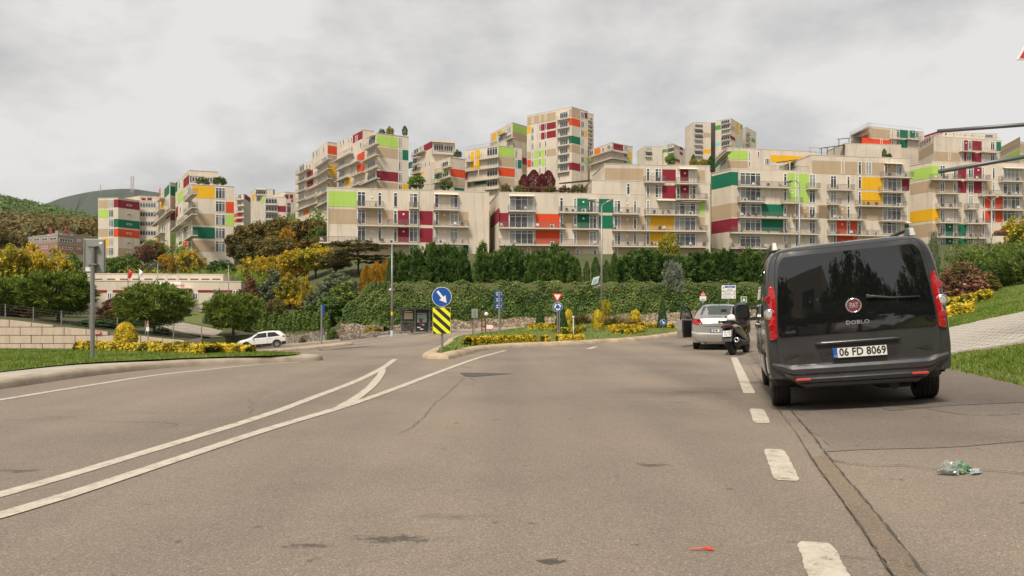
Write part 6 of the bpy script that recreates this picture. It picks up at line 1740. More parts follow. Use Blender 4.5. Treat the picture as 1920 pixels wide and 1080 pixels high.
def rnd_quads(P, Nn, size, aspect=1.3, tilt=0.6, rng=prng):
    n = len(P)
    nn = Nn + rng.normal(0, tilt, (n, 3)); nn /= np.linalg.norm(nn, axis=1)[:, None] + 1e-9
    a = np.cross(nn, rng.normal(0, 1, (n, 3))); a /= np.linalg.norm(a, axis=1)[:, None] + 1e-9
    c = np.cross(nn, a); s_ = (size * rng.uniform(0.6, 1.4, n))[:, None]
    return np.stack([P - a * s_ * aspect * 0.5, P + c * s_ * 0.42, P + a * s_ * aspect * 0.5, P - c * s_ * 0.42], 1).reshape(-1, 3)
CROWN = {}
def crown(kind):
    """unit crowns: height 1, diameter 1, standing on z=0"""
    if kind in CROWN: return CROWN[kind]
    k0 = kind.split('.')[0]
    rg = np.random.default_rng(abs(hash_name(kind)))
    if k0 == 'pine':
        cl = unit(430, rg) * (rg.uniform(0.5, 1.06, 430) ** 0.6)[:, None]
        lob = 1 + 0.16 * np.sin(cl[:, 0] * 5 + 1) * np.sin(cl[:, 1] * 5 + 2) * np.sin(cl[:, 2] * 4)
        C = cl * lob[:, None] * np.array([0.45, 0.45, 0.40]) + np.array([0, 0, 0.57]); C[:, 2] = np.maximum(C[:, 2], 0.20 + 0.08 * rg.random(430))
        P = np.repeat(C, 26, 0) + rg.normal(0, 0.020, (430 * 26, 3))
        D = unit(len(P), rg) * 0.75 + np.repeat(cl, 26, 0) * 0.6 + np.array([0, 0, 0.65]); D /= np.linalg.norm(D, axis=1)[:, None]
        v = shards(P, D, 0.085, 0.0105, rg)
    elif k0 == 'conifer':
        nb = 330
        h = rg.random(nb) ** 0.85; a = rg.uniform(0, 2 * np.pi, nb)
        rad = (0.50 * (1 - h) ** 0.55 * (0.75 + 0.35 * np.sin(3 * a + 9 * h) * 0.6) + 0.03) * np.sqrt(rg.uniform(0.45, 1.0, nb))
        rad = np.where(h < 0.08, rad * 0.85, rad)
        C = np.stack([rad * np.cos(a), rad * np.sin(a), 0.04 + 0.90 * h], 1)
        so_ = np.array([[0, 0, 1.0], [0.24, 0.1, 0.84], [-0.22, 0.14, 0.90], [0.05, -0.26, 0.76], [-0.16, -0.2, 0.68]]); so_[1:] += rg.normal(0, 0.05, (4, 3)); wsp = rg.integers(0, 5, nb)
        C[:, :2] = C[:, :2] * np.where(wsp == 0, 0.8, 0.62)[:, None] + so_[wsp][:, :2]; C[:, 2] *= so_[wsp][:, 2]
        P = np.repeat(C, 24, 0) + rg.normal(0, 0.028, (nb * 24, 3)) * np.array([1, 1, 1.2])
        out = np.repeat(np.stack([np.cos(a), np.sin(a), np.full(nb, 0.9)], 1), 24, 0)
        D = out * 0.8 + unit(len(P), rg) * 0.7; D /= np.linalg.norm(D, axis=1)[:, None]
        v = shards(P, D, 0.085, 0.015, rg)
    elif k0 in ('broad', 'loose', 'bush'):
        nc = {'broad': 130, 'loose': 90, 'bush': 120}[k0]; per = {'broad': 62, 'loose': 60, 'bush': 62}[k0]
        u = unit(nc, rg)
        if k0 == 'bush': u[:, 2] = np.abs(u[:, 2])
        rr_ = rg.uniform(0.35, 1.0, nc) ** 0.6
        sz = np.array([0.42, 0.42, 0.36]) if k0 != 'bush' else np.array([0.42, 0.42, 0.82])
        C = u * rr_[:, None] * sz + (np.array([0, 0, 0.60]) if k0 != 'bush' else np.array([0, 0, 0.05]))
        cs = rg.uniform(0.045, 0.11, nc)
        d = unit(nc * per, rg) * (rg.random(nc * per) ** 0.45)[:, None]
        P = np.repeat(C, per, 0) + d * np.repeat(cs, per)[:, None]
        v = rnd_quads(P, d + np.array([0, 0, 0.35]), 0.032 if k0 != 'loose' else 0.028, 1.6, 0.6, rg)
    elif k0 == 'spire':
        n = 5200; h = rg.random(n); a = rg.uniform(0, 2 * np.pi, n)
        rad = 0.5 * np.minimum(1, (1 - h) * 2.6 + 0.05) ** 0.7 * np.minimum(1, 0.7 + h * 2) * rg.uniform(0.62, 1.0, n) ** 0.6
        rad *= 1 + 0.14 * np.sin(4 * a + 16 * h)
        P = np.stack([rad * np.cos(a), rad * np.sin(a), 0.01 + 0.95 * h], 1)
        D = np.stack([np.cos(a) * 0.9, np.sin(a) * 0.9, np.full(n, 1.2)], 1) + rg.normal(0, 0.5, (n, 3)); D /= np.linalg.norm(D, axis=1)[:, None]
        v = shards(P, D, 0.055, 0.022, rg)
    elif k0 in ('cone', 'egg'):
        n = 6000; h = rg.random(n) ** 1.15; a = rg.uniform(0, 2 * np.pi, n)
        rad = 0.5 * (1 - 0.68 * h) if k0 == 'cone' else 0.5 * np.sqrt(np.clip(1 - ((h - 0.34) / 0.665) ** 2, 0, 1)) * np.where(h < 0.34, 0.97, 1)
        cap = rg.random(n) < (0.06 if k0 == 'cone' else 0.0)
        rad = np.where(cap, rad * np.sqrt(rg.random(n)), rad * rg.uniform(0.90, 1.02, n)); h = np.where(cap & (k0 == 'cone'), 1.0, h)
        rad = np.where(cap, 0.16 * np.sqrt(rg.random(n)), rad)
        P = np.stack([rad * np.cos(a), rad * np.sin(a), h * 0.985 + 0.01], 1)
        Nn = np.stack([np.cos(a), np.sin(a), np.full(n, 0.4)], 1)
        v = rnd_quads(P, Nn, 0.05, 1.4, 0.55, rg)
    elif k0 == 'cedar':
        vs = []
        for i in range(34):
            z = rg.uniform(0.30, 0.97); a = rg.uniform(0, 2 * np.pi); R0 = 0.40 * (1 - 0.55 * abs(z - 0.5))
            r_ = rg.uniform(0.2, 1) * R0; c = np.array([r_ * np.cos(a), r_ * np.sin(a), z])
            n = 190; t = rg.uniform(0, 2 * np.pi, n); q_ = np.sqrt(rg.random(n)) * rg.uniform(0.09, 0.17)
            P = c + np.stack([q_ * np.cos(t), q_ * np.sin(t), rg.normal(0, 0.014, n) - q_ * 0.15], 1)
            vs.append(rnd_quads(P, np.tile(np.array([0, 0, 1.0]), (n, 1)), 0.026, 1.6, 0.5, rg))
        v = np.concatenate(vs)
    elif k0 == 'feather':
        ns = 150; a = rg.uniform(0, 2 * np.pi, ns); r_ = 0.34 * np.sqrt(rg.random(ns)); hh = rg.uniform(0.45, 1.0, ns) * (1 - 0.5 * r_)
        per = 40; t = np.tile(np.linspace(0.12, 1, per), ns)
        bx_, by_ = np.repeat(r_ * np.cos(a), per), np.repeat(r_ * np.sin(a), per)
        H = np.repeat(hh, per); lean = 0.22 * t ** 2
        P = np.stack([bx_ + np.repeat(np.cos(a), per) * lean, by_ + np.repeat(np.sin(a), per) * lean, H * t], 1) + rg.normal(0, 0.018, (ns * per, 3))
        D = unit(len(P), rg) * 0.8 + np.array([0, 0, 0.45]); D /= np.linalg.norm(D, axis=1)[:, None]
        v = shards(P, D, 0.085, 0.010, rg)
    elif k0 == 'yucca':
        vs = []
        for (cx_, cy_, cz_) in ((0, 0, 0.25), (0.2, 0.1, 0.15), (-0.2, -0.05, 0.2), (0.05, -0.2, 0.3)):
            n = 60; u = unit(n, rg); u[:, 2] = np.abs(u[:, 2]) * 1.1 + 0.08; u /= np.linalg.norm(u, axis=1)[:, None]
            P = np.tile(np.array([cx_, cy_, cz_]), (n, 1)); vs.append(shards(P, u, 0.55, 0.022, rg))
        v = np.concatenate(vs)
    me = np_mesh(kind, v, 4, LM['green'])
    CROWN[kind] = me
    return me
def hash_name(s):
    h = 7
    for ch in s: h = (h * 31 + ord(ch)) % 1000003
    return h
TRUNK = {}
def trunk_mesh(kind):
    if kind in TRUNK: return TRUNK[kind]
    q = MB(); rg = random.Random(3)
    if kind == 'tree':
        q.tube([(0, 0, -0.08), (0.01, 0, 0.12), (-0.008, 0.01, 0.32), (0.01, 0, 0.62), (0, 0, 0.86)], [0.050, 0.036, 0.030, 0.018, 0.005], 8)
        for k in range(9):
            a = k * 2.4; z0 = 0.24 + 0.05 * k
            q.tube([(0, 0, z0), (0.16 * math.cos(a), 0.16 * math.sin(a), z0 + 0.12), (0.30 * math.cos(a), 0.30 * math.sin(a), z0 + 0.20)], [0.016, 0.010, 0.003], 6)
    else:
        for k in range(6):
            a = k * 1.05; q.tube([(0, 0, -0.08), (0.10 * math.cos(a), 0.10 * math.sin(a), 0.3), (0.24 * math.cos(a), 0.24 * math.sin(a), 0.62)], [0.022, 0.014, 0.004], 6)
    TRUNK[kind] = q.mesh('trunk', BARK, True)
    return TRUNK[kind]
def plant(name, kind, col, loc, dia, h, label, cat='tree', group=None, stem='tree', rz=None):
    e = empty(name, loc, label, cat, group)
    e.rotation_euler = (0, 0, random.uniform(0, 6.28) if rz is None else rz)
    me = crown(kind)
    o = link('crown' if cat == 'tree' else 'foliage', me, e)
    o.scale = (dia, dia, h)
    o.material_slots[0].link = 'OBJECT'; o.material_slots[0].material = LM[col]
    if stem:
        t = link('trunk' if stem == 'tree' else 'stem', trunk_mesh(stem), e); t.scale = (min(dia, h) * 0.8, min(dia, h) * 0.8, h * 0.98)
    return e
def pl(name, kind, col, px, top, wpx, Y, label, cat='tree', group=None, stem='tree', z=None, var=True):
    x = (px - CX) * Y / FPX
    zb = terrain(x, Y) if z is None else z
    h = max(0.3, W(px, top, Y).z - zb)
    k = kind + ('.' + str(random.randint(0, 2)) if var else '')
    return plant(name, k, col, (x, Y, zb - 0.03), wpx * Y / FPX * 1.08, h * 1.03, label, cat, group, stem)

# --- conifers along the top of the ivy wall
ORD = ['first', 'second', 'third', 'fourth', 'fifth', 'sixth', 'seventh', 'eighth', 'ninth', 'tenth', 'eleventh', 'twelfth', 'thirteenth', 'fourteenth', 'fifteenth', 'sixteenth']
rowA = [(752, 470, 42), (776, 468, 48), (801, 458, 52), (826, 462, 50), (850, 460, 48), (868, 468, 38)]
rowB = [(905, 457, 44), (926, 470, 44), (946, 462, 46), (966, 459, 44), (986, 480, 40), (1003, 472, 38), (1021, 466, 44), (1041, 460, 56), (1060, 470, 48), (1073, 482, 38)]
rowC = [(1165, 482, 44), (1186, 470, 54), (1208, 468, 56), (1230, 470, 54), (1252, 478, 50), (1277, 475, 54), (1302, 478, 54), (1327, 470, 58), (1353, 466, 54), (1380, 470, 58), (1404, 468, 54), (1428, 470, 54), (1450, 474, 50), (1478, 472, 54), (1505, 470, 54), (1533, 474, 54)]
for rowd, where in ((rowA, 'left of the block gap'), (rowB, 'between gap and lamp'), (rowC, 'right of the double lamp')):
    for i, (px, tp, w) in enumerate(rowd):
        pl('conifer_tree', 'conifer', 'conifer', px, tp, w, 79.5 + random.uniform(-1, 2), f'dark bushy conifer above the ivy {where}, {ORD[i]} from the left', 'tree', 'conifers along the ivy wall', z=4.75)
for i, (px, tp, w) in enumerate([(1082, 485, 13), (1100, 490, 11), (1117, 482, 15), (1137, 488, 13), (1152, 474, 15), (731, 487, 11)]):
    pl('cypress_tree', 'spire', 'conifer', px, tp, w, 80, ('thin dark cypress behind the bare pole left of the conifers' if px < 800 else f'thin columnar cypress by the double lamp, {ORD[i]} from the left'), 'tree', 'thin cypresses along the ivy wall', z=4.75, var=False)
pl('spruce_tree', 'conifer', 'blue', 1263, 488, 40, 76.6, 'pale blue grey spruce hanging over the ivy below the yellowish tree', z=3.6)
pl('deciduous_tree', 'loose', 'yelgreen', 1252, 436, 52, 90, 'yellowish green slender tree in front of the yellow balconies')
# --- slope left of the ivy
pl('cedar_tree', 'cedar', 'olive', 672, 452, 150, 100, 'broad flat layered olive brown tree below the left long block', var=False)
for i, (px, tp, w) in enumerate([(688, 498, 24), (706, 492, 24), (723, 489, 24)]):
    pl('deciduous_tree', 'spire', 'orange', px, tp, w, 88, f'slender bright orange tree, {ORD[i]} of three beside the bare pole', 'tree', 'three orange trees', var=False)
LEFTV = [
 ('deciduous_tree', 'broad', 'yellow', 556, 466, 72, 112, 'bright yellow tree below the brown hillside trees'),
 ('deciduous_tree', 'broad', 'yelgreen', 592, 458, 84, 110, 'large yellow green tree left of the layered olive tree'),
 ('deciduous_tree', 'loose', 'yellow', 520, 478, 60, 116, 'small yellow tree beside the bright yellow tree'),
 ('deciduous_tree', 'broad', 'olive', 630, 470, 70, 104, 'olive tree merging into the layered olive tree'),
 ('shrub', 'bush', 'yellow', 545, 505, 66, 92, 'round golden shrub halfway up the slope'),
 ('shrub', 'bush', 'yellow', 575, 512, 44, 91, 'smaller golden shrub right of the round golden one'),
 ('shrub', 'bush', 'greygreen', 600, 527, 76, 89, 'grey green shrub right of the golden shrubs'),
 ('shrub', 'bush', 'greygreen', 508, 498, 76, 97, 'grey green shrub above the dark bare shrub'),
 ('shrub', 'bush', 'redbrown', 466, 508, 62, 92, 'dark brownish shrub at the right end of the clinic'),
 ('shrub', 'bush', 'green', 482, 548, 52, 86, 'dark green low shrub above the lawn strip'),
 ('shrub', 'bush', 'olive', 512, 552, 58, 85, 'olive low shrub right of the dark green one'),
 ('shrub', 'bush', 'green', 650, 522, 130, 86, 'large spreading green shrub at the left end of the ivy'),
 ('shrub', 'bush', 'conifer', 612, 556, 120, 83, 'wide dark green shrub above the clipped hedge'),
 ('shrub', 'bush', 'green', 675, 560, 84, 80.5, 'green shrub around the blue bus stop sign'),
 ('shrub', 'bush', 'olive', 566, 570, 90, 82.5, 'low olive scrub above the clipped hedge'),
 ('shrub', 'bush', 'greygreen', 640, 500, 90, 90, 'grey brown shrub under the layered olive tree'),
 ('shrub', 'bush', 'yelgreen', 700, 607, 46, 75.2, 'yellowish ground shrub on the tan stone wall'),
 ('shrub', 'bush', 'green', 623, 612, 26, 78.0, 'small green shrub at the end of the low grey wall'),
 ('shrub', 'bush', 'olive', 568, 628, 16, 77.6, 'tiny plant at the foot of the low grey wall'),
 ('deciduous_tree', 'broad', 'brown', 462, 424, 84, 150, 'brown green tree nearest the left corner block'),
 ('deciduous_tree', 'broad', 'brown', 500, 416, 90, 152, 'brown green tree second from the left corner block'),
 ('deciduous_tree', 'broad', 'olive', 540, 408, 94, 150, 'tall olive tree behind the yellow trees'),
 ('deciduous_tree', 'broad', 'brown', 578, 412, 90, 148, 'brown tree left of the long low block'),
 ('deciduous_tree', 'broad', 'green', 604, 424, 60, 144, 'dark green tree touching the long low block'),
 ('deciduous_tree', 'loose', 'orange', 538, 426, 44, 142, 'small orange tree among the brown trees'),
 ('deciduous_tree', 'broad', 'brown', 480, 446, 80, 140, 'lower brown tree above the yellow shrubs'),
 ('deciduous_tree', 'broad', 'olive', 520, 444, 84, 138, 'lower olive tree in the middle of the slope'),
 ('deciduous_tree', 'broad', 'brown', 590, 444, 80, 136, 'lower brown tree beside the block corner'),
 ('shrub', 'feather', 'bright', 452, 498, 76, 106, 'feathery light green bamboo below the left corner block'),
 ('deciduous_tree', 'loose', 'yellow', 478, 478, 62, 112, 'golden tree right of the left corner block'),
 ('deciduous_tree', 'broad', 'conifer', 414, 487, 58, 128, 'dark leaved tree at the foot of the left corner block'),
 ('deciduous_tree', 'loose', 'yellow', 355, 464, 64, 126, 'bright yellow tree in front of the left corner block'),
 ('deciduous_tree', 'loose', 'orange', 312, 474, 46, 122, 'orange yellow tree left of the bright yellow one'),
 ('shrub', 'feather', 'bright', 385, 500, 74, 108, 'feathery light green bamboo behind the clinic roof'),
 ('shrub', 'feather', 'yelgreen', 268, 496, 60, 108, 'yellow green bamboo behind the flagpoles'),
 ('shrub', 'feather', 'bright', 325, 505, 60, 106, 'light green bamboo behind the clinic sign'),
 ('deciduous_tree', 'broad', 'green', 206, 484, 62, 116, 'green tree just right of the grey sign back'),
 ('deciduous_tree', 'broad', 'green', 236, 478, 68, 114, 'green tree behind the left end of the clinic'),
 ('deciduous_tree', 'broad', 'greygreen', 286, 492, 50, 118, 'grey green tree behind the clinic'),
 ('deciduous_tree', 'loose', 'redbrown', 272, 456, 46, 160, 'reddish brown tree between the two left blocks'),
 ('deciduous_tree', 'broad', 'olive', 290, 452, 40, 165, 'olive tree between the two left blocks'),
 ('deciduous_tree', 'broad', 'yelgreen', 18, 462, 90, 86, 'yellow green tree at the left edge'),
 ('deciduous_tree', 'broad', 'yellow', 58, 460, 92, 88, 'big bright yellow tree at the left'),
 ('deciduous_tree', 'broad', 'yelgreen', 100, 466, 74, 90, 'yellow green tree left of the curved lamp'),
 ('deciduous_tree', 'broad', 'green', 142, 476, 66, 100, 'green tree behind the grey sign back'),
 ('shrub', 'feather', 'bright', 95, 505, 110, 80, 'feathery green shrub left of the round pine'),
 ('shrub', 'bush', 'green', 30, 515, 90, 78, 'green shrub under the yellow trees at the left edge'),
 ('shrub', 'bush', 'olive', 62, 548, 90, 72, 'olive shrub left of the round pine'),
 ('shrub', 'bush', 'redbrown', 38, 572, 70, 68, 'red brown shrub above the panel wall at the left'),
 ('shrub', 'bush', 'redbrown', 212, 552, 66, 74, 'reddish brown shrub in front of the clinic'),
 ('shrub', 'bush', 'green', 240, 552, 34, 76, 'clipped green shrub under the red flag'),
 ('shrub', 'bush', 'conifer', 185, 596, 96, 66, 'low spreading juniper behind the panel wall'),
 ('shrub', 'bush', 'yelgreen', 207, 577, 34, 70, 'small yellow green shrub beside the ramp'),
 ('shrub', 'bush', 'conifer', 236, 580, 44, 71, 'low blue green juniper beside the ramp'),
 ('shrub', 'bush', 'conifer', 305, 612, 40, 66, 'low juniper at the foot of the middle round pine'),
 ('shrub', 'bush', 'greygreen', 404, 538, 54, 82, 'spiky grey green shrub in front of the clinic right end'),
 ('shrub', 'bush', 'yelgreen', 448, 556, 34, 80, 'yellowish shrub right of the small round pine'),
 ('shrub', 'bush', 'conifer', 455, 585, 40, 77, 'dark shrub behind the small round pine'),
]
for (nm, kd, cl, px, tp, w, Y, lab) in LEFTV:
    pl(nm, kd, cl, px, tp, w, Y, lab, 'tree' if 'tree' in nm else 'shrub', 'trees on the slope' if 'tree' in nm else 'shrubs on the slope', 'tree' if 'tree' in nm else 'stem', var=(kd not in ('feather',)))
for (px, tp, w, Y, lab) in ((110, 511, 124, 66, 'large round umbrella pine above the panel wall'), (290, 535, 124, 65.5, 'round umbrella pine in front of the clinic'), (437, 551, 98, 71, 'small round pine left of the white car'), (2, 522, 70, 67, 'round pine cut by the left edge')):
    pl('pine_tree', 'pine', 'pine', px, tp, w, Y, lab, 'tree', 'round pines')
# --- right hand bank
RIGHTV = [
 ('shrub', 'bush', 'pink', 1806, 484, 102, 27, 'round reddish shrub above the right bank'),
 ('shrub', 'feather', 'green', 1838, 442, 92, 34, 'feathery bright green shrub behind the reddish one'),
 ('shrub', 'feather', 'pine', 1882, 450, 100, 31, 'feathery green shrub at the right edge'),
 ('shrub', 'feather', 'conifer', 1858, 480, 90, 30, 'dark green thicket between the feathery shrubs'),
 ('shrub', 'feather', 'green', 1925, 446, 90, 28, 'green shrub cut by the right edge'),
 ('deciduous_tree', 'loose', 'yelgreen', 1924, 396, 92, 33, 'yellow green tree at the right edge under the house roof'),
 ('shrub', 'bush', 'conifer', 1772, 468, 70, 44, 'dark green shrub right behind the van roof'),
 ('shrub', 'bush', 'olive', 1845, 505, 70, 27.5, 'olive brown shrub behind the lawn crest'),
 ('shrub', 'bush', 'redbrown', 1790, 480, 40, 36, 'brownish twiggy shrub behind the reddish shrub'),
 ('deciduous_tree', 'loose', 'greygreen', 1752, 430, 22, 46, 'thin young tree just right of the van roof'),
 ('deciduous_tree', 'loose', 'red', 1392, 463, 34, 92, 'small dark red tree among the right conifers'),
]
for (nm, kd, cl, px, tp, w, Y, lab) in RIGHTV:
    pl(nm, kd, cl, px, tp, w, Y, lab, 'tree' if 'tree' in nm else 'shrub', None, 'tree' if 'tree' in nm else 'stem', var=False)
# --- roof plants and trees between the blocks
ROOFV = [
 ('deciduous_tree', 'spire', 'red', 983, 327, 18, 141, 361, 'dark red tree on the roof terrace, leftmost of four'),
 ('deciduous_tree', 'spire', 'red', 1001, 319, 24, 142, 361, 'dark red tree on the roof terrace, second of four'),
 ('deciduous_tree', 'spire', 'red', 1016, 326, 18, 141, 361, 'dark red tree on the roof terrace, third of four'),
 ('deciduous_tree', 'spire', 'red', 1028, 320, 22, 142, 361, 'dark red tree on the roof terrace, rightmost of four'),
 ('shrub', 'bush', 'olive', 948, 342, 26, 136, 361, 'olive terrace shrub at the left end of the planted roof'),
 ('shrub', 'bush', 'green', 972, 345, 26, 136, 361, 'green terrace shrub left of the dark red trees'),
 ('shrub', 'bush', 'redbrown', 1000, 346, 34, 135, 361, 'reddish terrace hedge below the dark red trees'),
 ('shrub', 'bush', 'olive', 1030, 346, 34, 135, 361, 'olive terrace hedge right of the reddish one'),
 ('shrub', 'bush', 'redbrown', 1058, 347, 30, 135, 361, 'reddish terrace hedge under the dark canopy'),
 ('shrub', 'bush', 'olive', 1084, 344, 34, 135, 361, 'bushy terrace shrub at the right end of the planted roof'),
 ('shrub', 'bush', 'green', 380, 331, 28, 174, 345, 'left rooftop shrub on the left corner block'),
 ('shrub', 'bush', 'green', 412, 329, 30, 175, 346, 'right rooftop shrub on the left corner block'),
 ('shrub', 'bush', 'conifer', 716, 240, 14, 196, 251, 'small rooftop shrub left of the yellowish ones on the tall left block'),
 ('shrub', 'bush', 'yelgreen', 731, 235, 18, 196, 252, 'yellowish rooftop shrub on the tall left block'),
 ('shrub', 'spire', 'conifer', 759, 236, 9, 196, 254, 'dark columnar rooftop shrub at the end of the tall left block'),
 ('shrub', 'bush', 'conifer', 858, 279, 18, 211, 294, 'dark rooftop shrub beside the white awnings'),
 ('deciduous_tree', 'broad', 'bright', 781, 328, 36, 170, 362, 'light green tree behind the long low block'),
 ('deciduous_tree', 'broad', 'green', 836, 336, 30, 172, 362, 'green tree behind the long low block near the orange panel'),
 ('deciduous_tree', 'broad', 'bright', 1257, 289, 22, 260, 318, 'green tree in front of the smaller far tower'),
 ('deciduous_tree', 'loose', 'yelgreen', 1302, 298, 24, 255, 320, 'yellow green tree between the far towers'),
 ('deciduous_tree', 'spire', 'conifer', 1300, 290, 10, 265, 318, 'dark cypress between the far towers'),
 ('deciduous_tree', 'broad', 'yelgreen', 1322, 298, 26, 250, 322, 'yellowish tree below the tall twin tower'),
 ('deciduous_tree', 'spire', 'conifer', 1334, 292, 14, 240, 322, 'dark cypress right of the yellowish tree'),
 ('shrub', 'spire', 'conifer', 1658, 279, 7, 205, 296, 'tiny terrace cypress below the orange panelled upper block'),
 ('shrub', 'bush', 'green', 1667, 286, 12, 205, 296, 'tiny terrace shrub beside the little cypress'),
 ('shrub', 'bush', 'green', 1622, 239, 9, 229, 250, 'rooftop shrub on the upper right block corner'),
 ('shrub', 'bush', 'green', 1492, 303, 30, 151.5, 318, 'shrub under the terrace canopy of the green cornered block'),
]
for (nm, kd, cl, px, tp, w, Y, bs_, lab) in ROOFV:
    pl(nm, kd, cl, px, tp, w, Y, lab, 'tree' if 'tree' in nm else 'shrub', None, None if 'tree' not in nm else 'tree', z=W(px, bs_, Y).z, var=False)

# --- hedges
def hedge(label, line, width, h, col, zf, dens=900, name='hedge', leaf=0.075, group=None, closed=False):
    line = smooth_line([Vector((p[0], p[1], 0)) for p in line], 0.3)
    seg = [(line[i + 1] - line[i]).length for i in range(len(line) - 1)]; tot = sum(seg)
    n = int(tot * dens)
    cum = np.concatenate([[0], np.cumsum(seg)])
    t = prng.uniform(0, tot, n)
    i = np.clip(np.searchsorted(cum, t) - 1, 0, len(seg) - 1)
    A = np.array([[p.x, p.y] for p in line]); f = ((t - cum[i]) / np.array(seg)[i])[:, None]
    C = A[i] * (1 - f) + A[i + 1] * f
    d = (A[i + 1] - A[i]); d /= np.linalg.norm(d, axis=1)[:, None]; nr = np.stack([-d[:, 1], d[:, 0]], 1)
    an = prng.uniform(-0.15, math.pi + 0.15, n)
    lump = 1 + 0.10 * np.sin(t * 5.3) + 0.08 * np.sin(t * 11.7 + 1)
    sup = (np.abs(np.cos(an)) ** 4 + np.abs(np.sin(an)) ** 4) ** -0.25
    ra = sup * prng.uniform(0.82, 1.04, n) * lump
    off = np.cos(an) * ra * width / 2; z = np.maximum(np.sin(an) * ra * h, 0.01)
    P2 = C + nr * off[:, None]
    zb = np.array([zf(x, y) for x, y in zip(C[:, 0][::20], C[:, 1][::20])]); zb = np.interp(t, t[::20][np.argsort(t[::20])], zb[np.argsort(t[::20])])
    P = np.stack([P2[:, 0], P2[:, 1], zb + z], 1)
    Nn = np.stack([nr[:, 0] * np.cos(an), nr[:, 1] * np.cos(an), np.sin(an) + 0.3], 1)
    p0 = line[len(line) // 2]; base = Vector((p0.x, p0.y, zf(p0.x, p0.y)))
    e = empty(name, base, label, 'hedge', group)
    o = link('leaves', np_mesh('leaves', rnd_quads(P, Nn, leaf, 1.4, 0.6) , 4, LM[col]), e, world=True); tag(o, kind='stuff')
    q = MB(); r = []
    for k, p in enumerate(line):
        dd = (line[min(k + 1, len(line) - 1)] - line[max(k - 1, 0)]).normalized(); n2 = Vector((-dd.y, dd.x, 0)); zz_ = zf(p.x, p.y)
        s0 = 0.75 if 0 < k < len(line) - 1 else 0.3
        r.append([p + n2 * a * width / 2 * s0 + Vector((0, 0, zz_ + bq * h * s0)) for a, bq in ((1, -0.05), (1, 0.9), (0.6, 1.05), (-0.6, 1.05), (-1, 0.9), (-1, -0.05))])
    q.grid(r); q.build('hedge_core', LM['yew'] if col == 'gold' else LM[col], e, world=True, fix=True)  # solid filler core; yew green in golden hedges keeps leaf gaps dark
    return e
LZ = lambda x, y: lawn_z(x, y)
def vp(px, Y): return ((px - CX) * Y / FPX, Y)
hedge('long golden hedge on the left verge below the cone shrub', [vp(158, 20.0), vp(220, 19.4), vp(300, 18.6), vp(360, 17.9), vp(402, 17.5)], 0.62, 0.22, 'gold', LZ, 1700, leaf=0.06)
hedge('short golden hedge at the right tip of the left verge', [vp(408, 18.6), vp(440, 18.4), vp(470, 18.2)], 0.4, 0.19, 'gold', LZ, 1500, leaf=0.06)
x, y = vp(235.5, 20.6); plant('golden_shrub', 'egg', 'gold', (x, y, 0.13), 0.62, W(235, 603, 20.6).z - 0.15, 'golden cone shaped shrub behind the long hedge on the left verge', 'shrub', None, None)
IZ = lambda x, y: isl_z(x, y)
def ip(px, row):
    v = on_isl(px, row); return (v.x, v.y)
hedge('golden hedge leading from the island nose towards the yield sign', [ip(876, 648), ip(900, 646), ip(925, 644), ip(960, 642), ip(1003, 640.5)], 0.36, 0.27, 'gold', IZ, 1700, leaf=0.055)
hedge('tiny golden clump left of the yield sign post', [ip(1017, 642.5), ip(1028, 642)], 0.28, 0.25, 'gold', IZ, 1700, leaf=0.055)
hedge('short golden hedge right of the yield sign post', [ip(1044, 640.5), ip(1068, 640), ip(1092, 639.5)], 0.30, 0.24, 'gold', IZ, 1700, leaf=0.055)
hedge('golden hedge behind the dark cone at the left of the island', [ip(995, 618), ip(1015, 617), ip(1036, 616)], 0.42, 0.26, 'gold', IZ, 1100, leaf=0.07)
hedge('curved golden hedge around the middle dark cone', [ip(1037, 620), ip(1050, 625), ip(1070, 626), ip(1094, 620)], 0.32, 0.24, 'gold', IZ, 1300, leaf=0.06)
hedge('golden ring hedge right of the lamp post', [ip(1143, 620), ip(1155, 625.5), ip(1180, 626.5), ip(1203, 622), ip(1196, 617), ip(1160, 616.5), ip(1143, 619.5)], 0.28, 0.22, 'gold', IZ, 1300, leaf=0.06)
hedge('golden hedge in front of the right dark cone', [ip(1203, 614.6), ip(1230, 615), ip(1262, 616)], 0.40, 0.28, 'gold', IZ, 1100, leaf=0.07)
def isp(name, kind, col, px, top, base, w, lab):
    v = on_isl(px, base); plant(name, kind, col, (v.x, v.y, v.z - 0.02), w * v.y / FPX, (base - top) * v.y / FPX, lab, 'shrub', 'clipped shrubs on the island' if kind in ('cone', 'egg') else None, None)
for i, (px, tp, bs_, w, lab) in enumerate([(1013, 574, 609.5, 21, 'dark clipped cone at the left of the island'), (1052, 577, 618, 29, 'dark clipped cone behind the yield sign'), (1079, 568, 606, 15, 'narrow dark clipped cone left of the lamp'), (1188, 568, 606, 13, 'narrow dark clipped cone behind the right golden egg'), (1242, 559, 611, 21, 'tall dark clipped cone at the right of the island')]):
    isp('clipped_yew', 'cone', 'yew', px, tp, bs_, w, lab)
for (px, tp, bs_, w, lab) in [(1066, 579, 610, 17, 'golden egg shaped shrub behind the dark middle cone'), (1121, 580, 616.5, 22, 'golden egg shaped shrub left of the lamp pole'), (1191, 576, 610, 22, 'golden egg shaped shrub right of the lamp pole')]:
    isp('golden_shrub', 'egg', 'gold', px, tp, bs_, w, lab)
for (px, tp, bs_, w, lab) in [(1092, 580, 613, 40, 'spiky sword leaved plant left of the golden egg'), (1148, 584, 614, 44, 'spiky sword leaved plant right of the lamp pole'), (1165, 590, 613, 34, 'small spiky plant beside the golden ring hedge')]:
    isp('sword_plant', 'yucca', 'olive', px, tp, bs_, w, lab)
isp('shrub', 'bush', 'redbrown', 1183, 596, 614, 32, 'reddish low shrub behind the golden ring hedge')
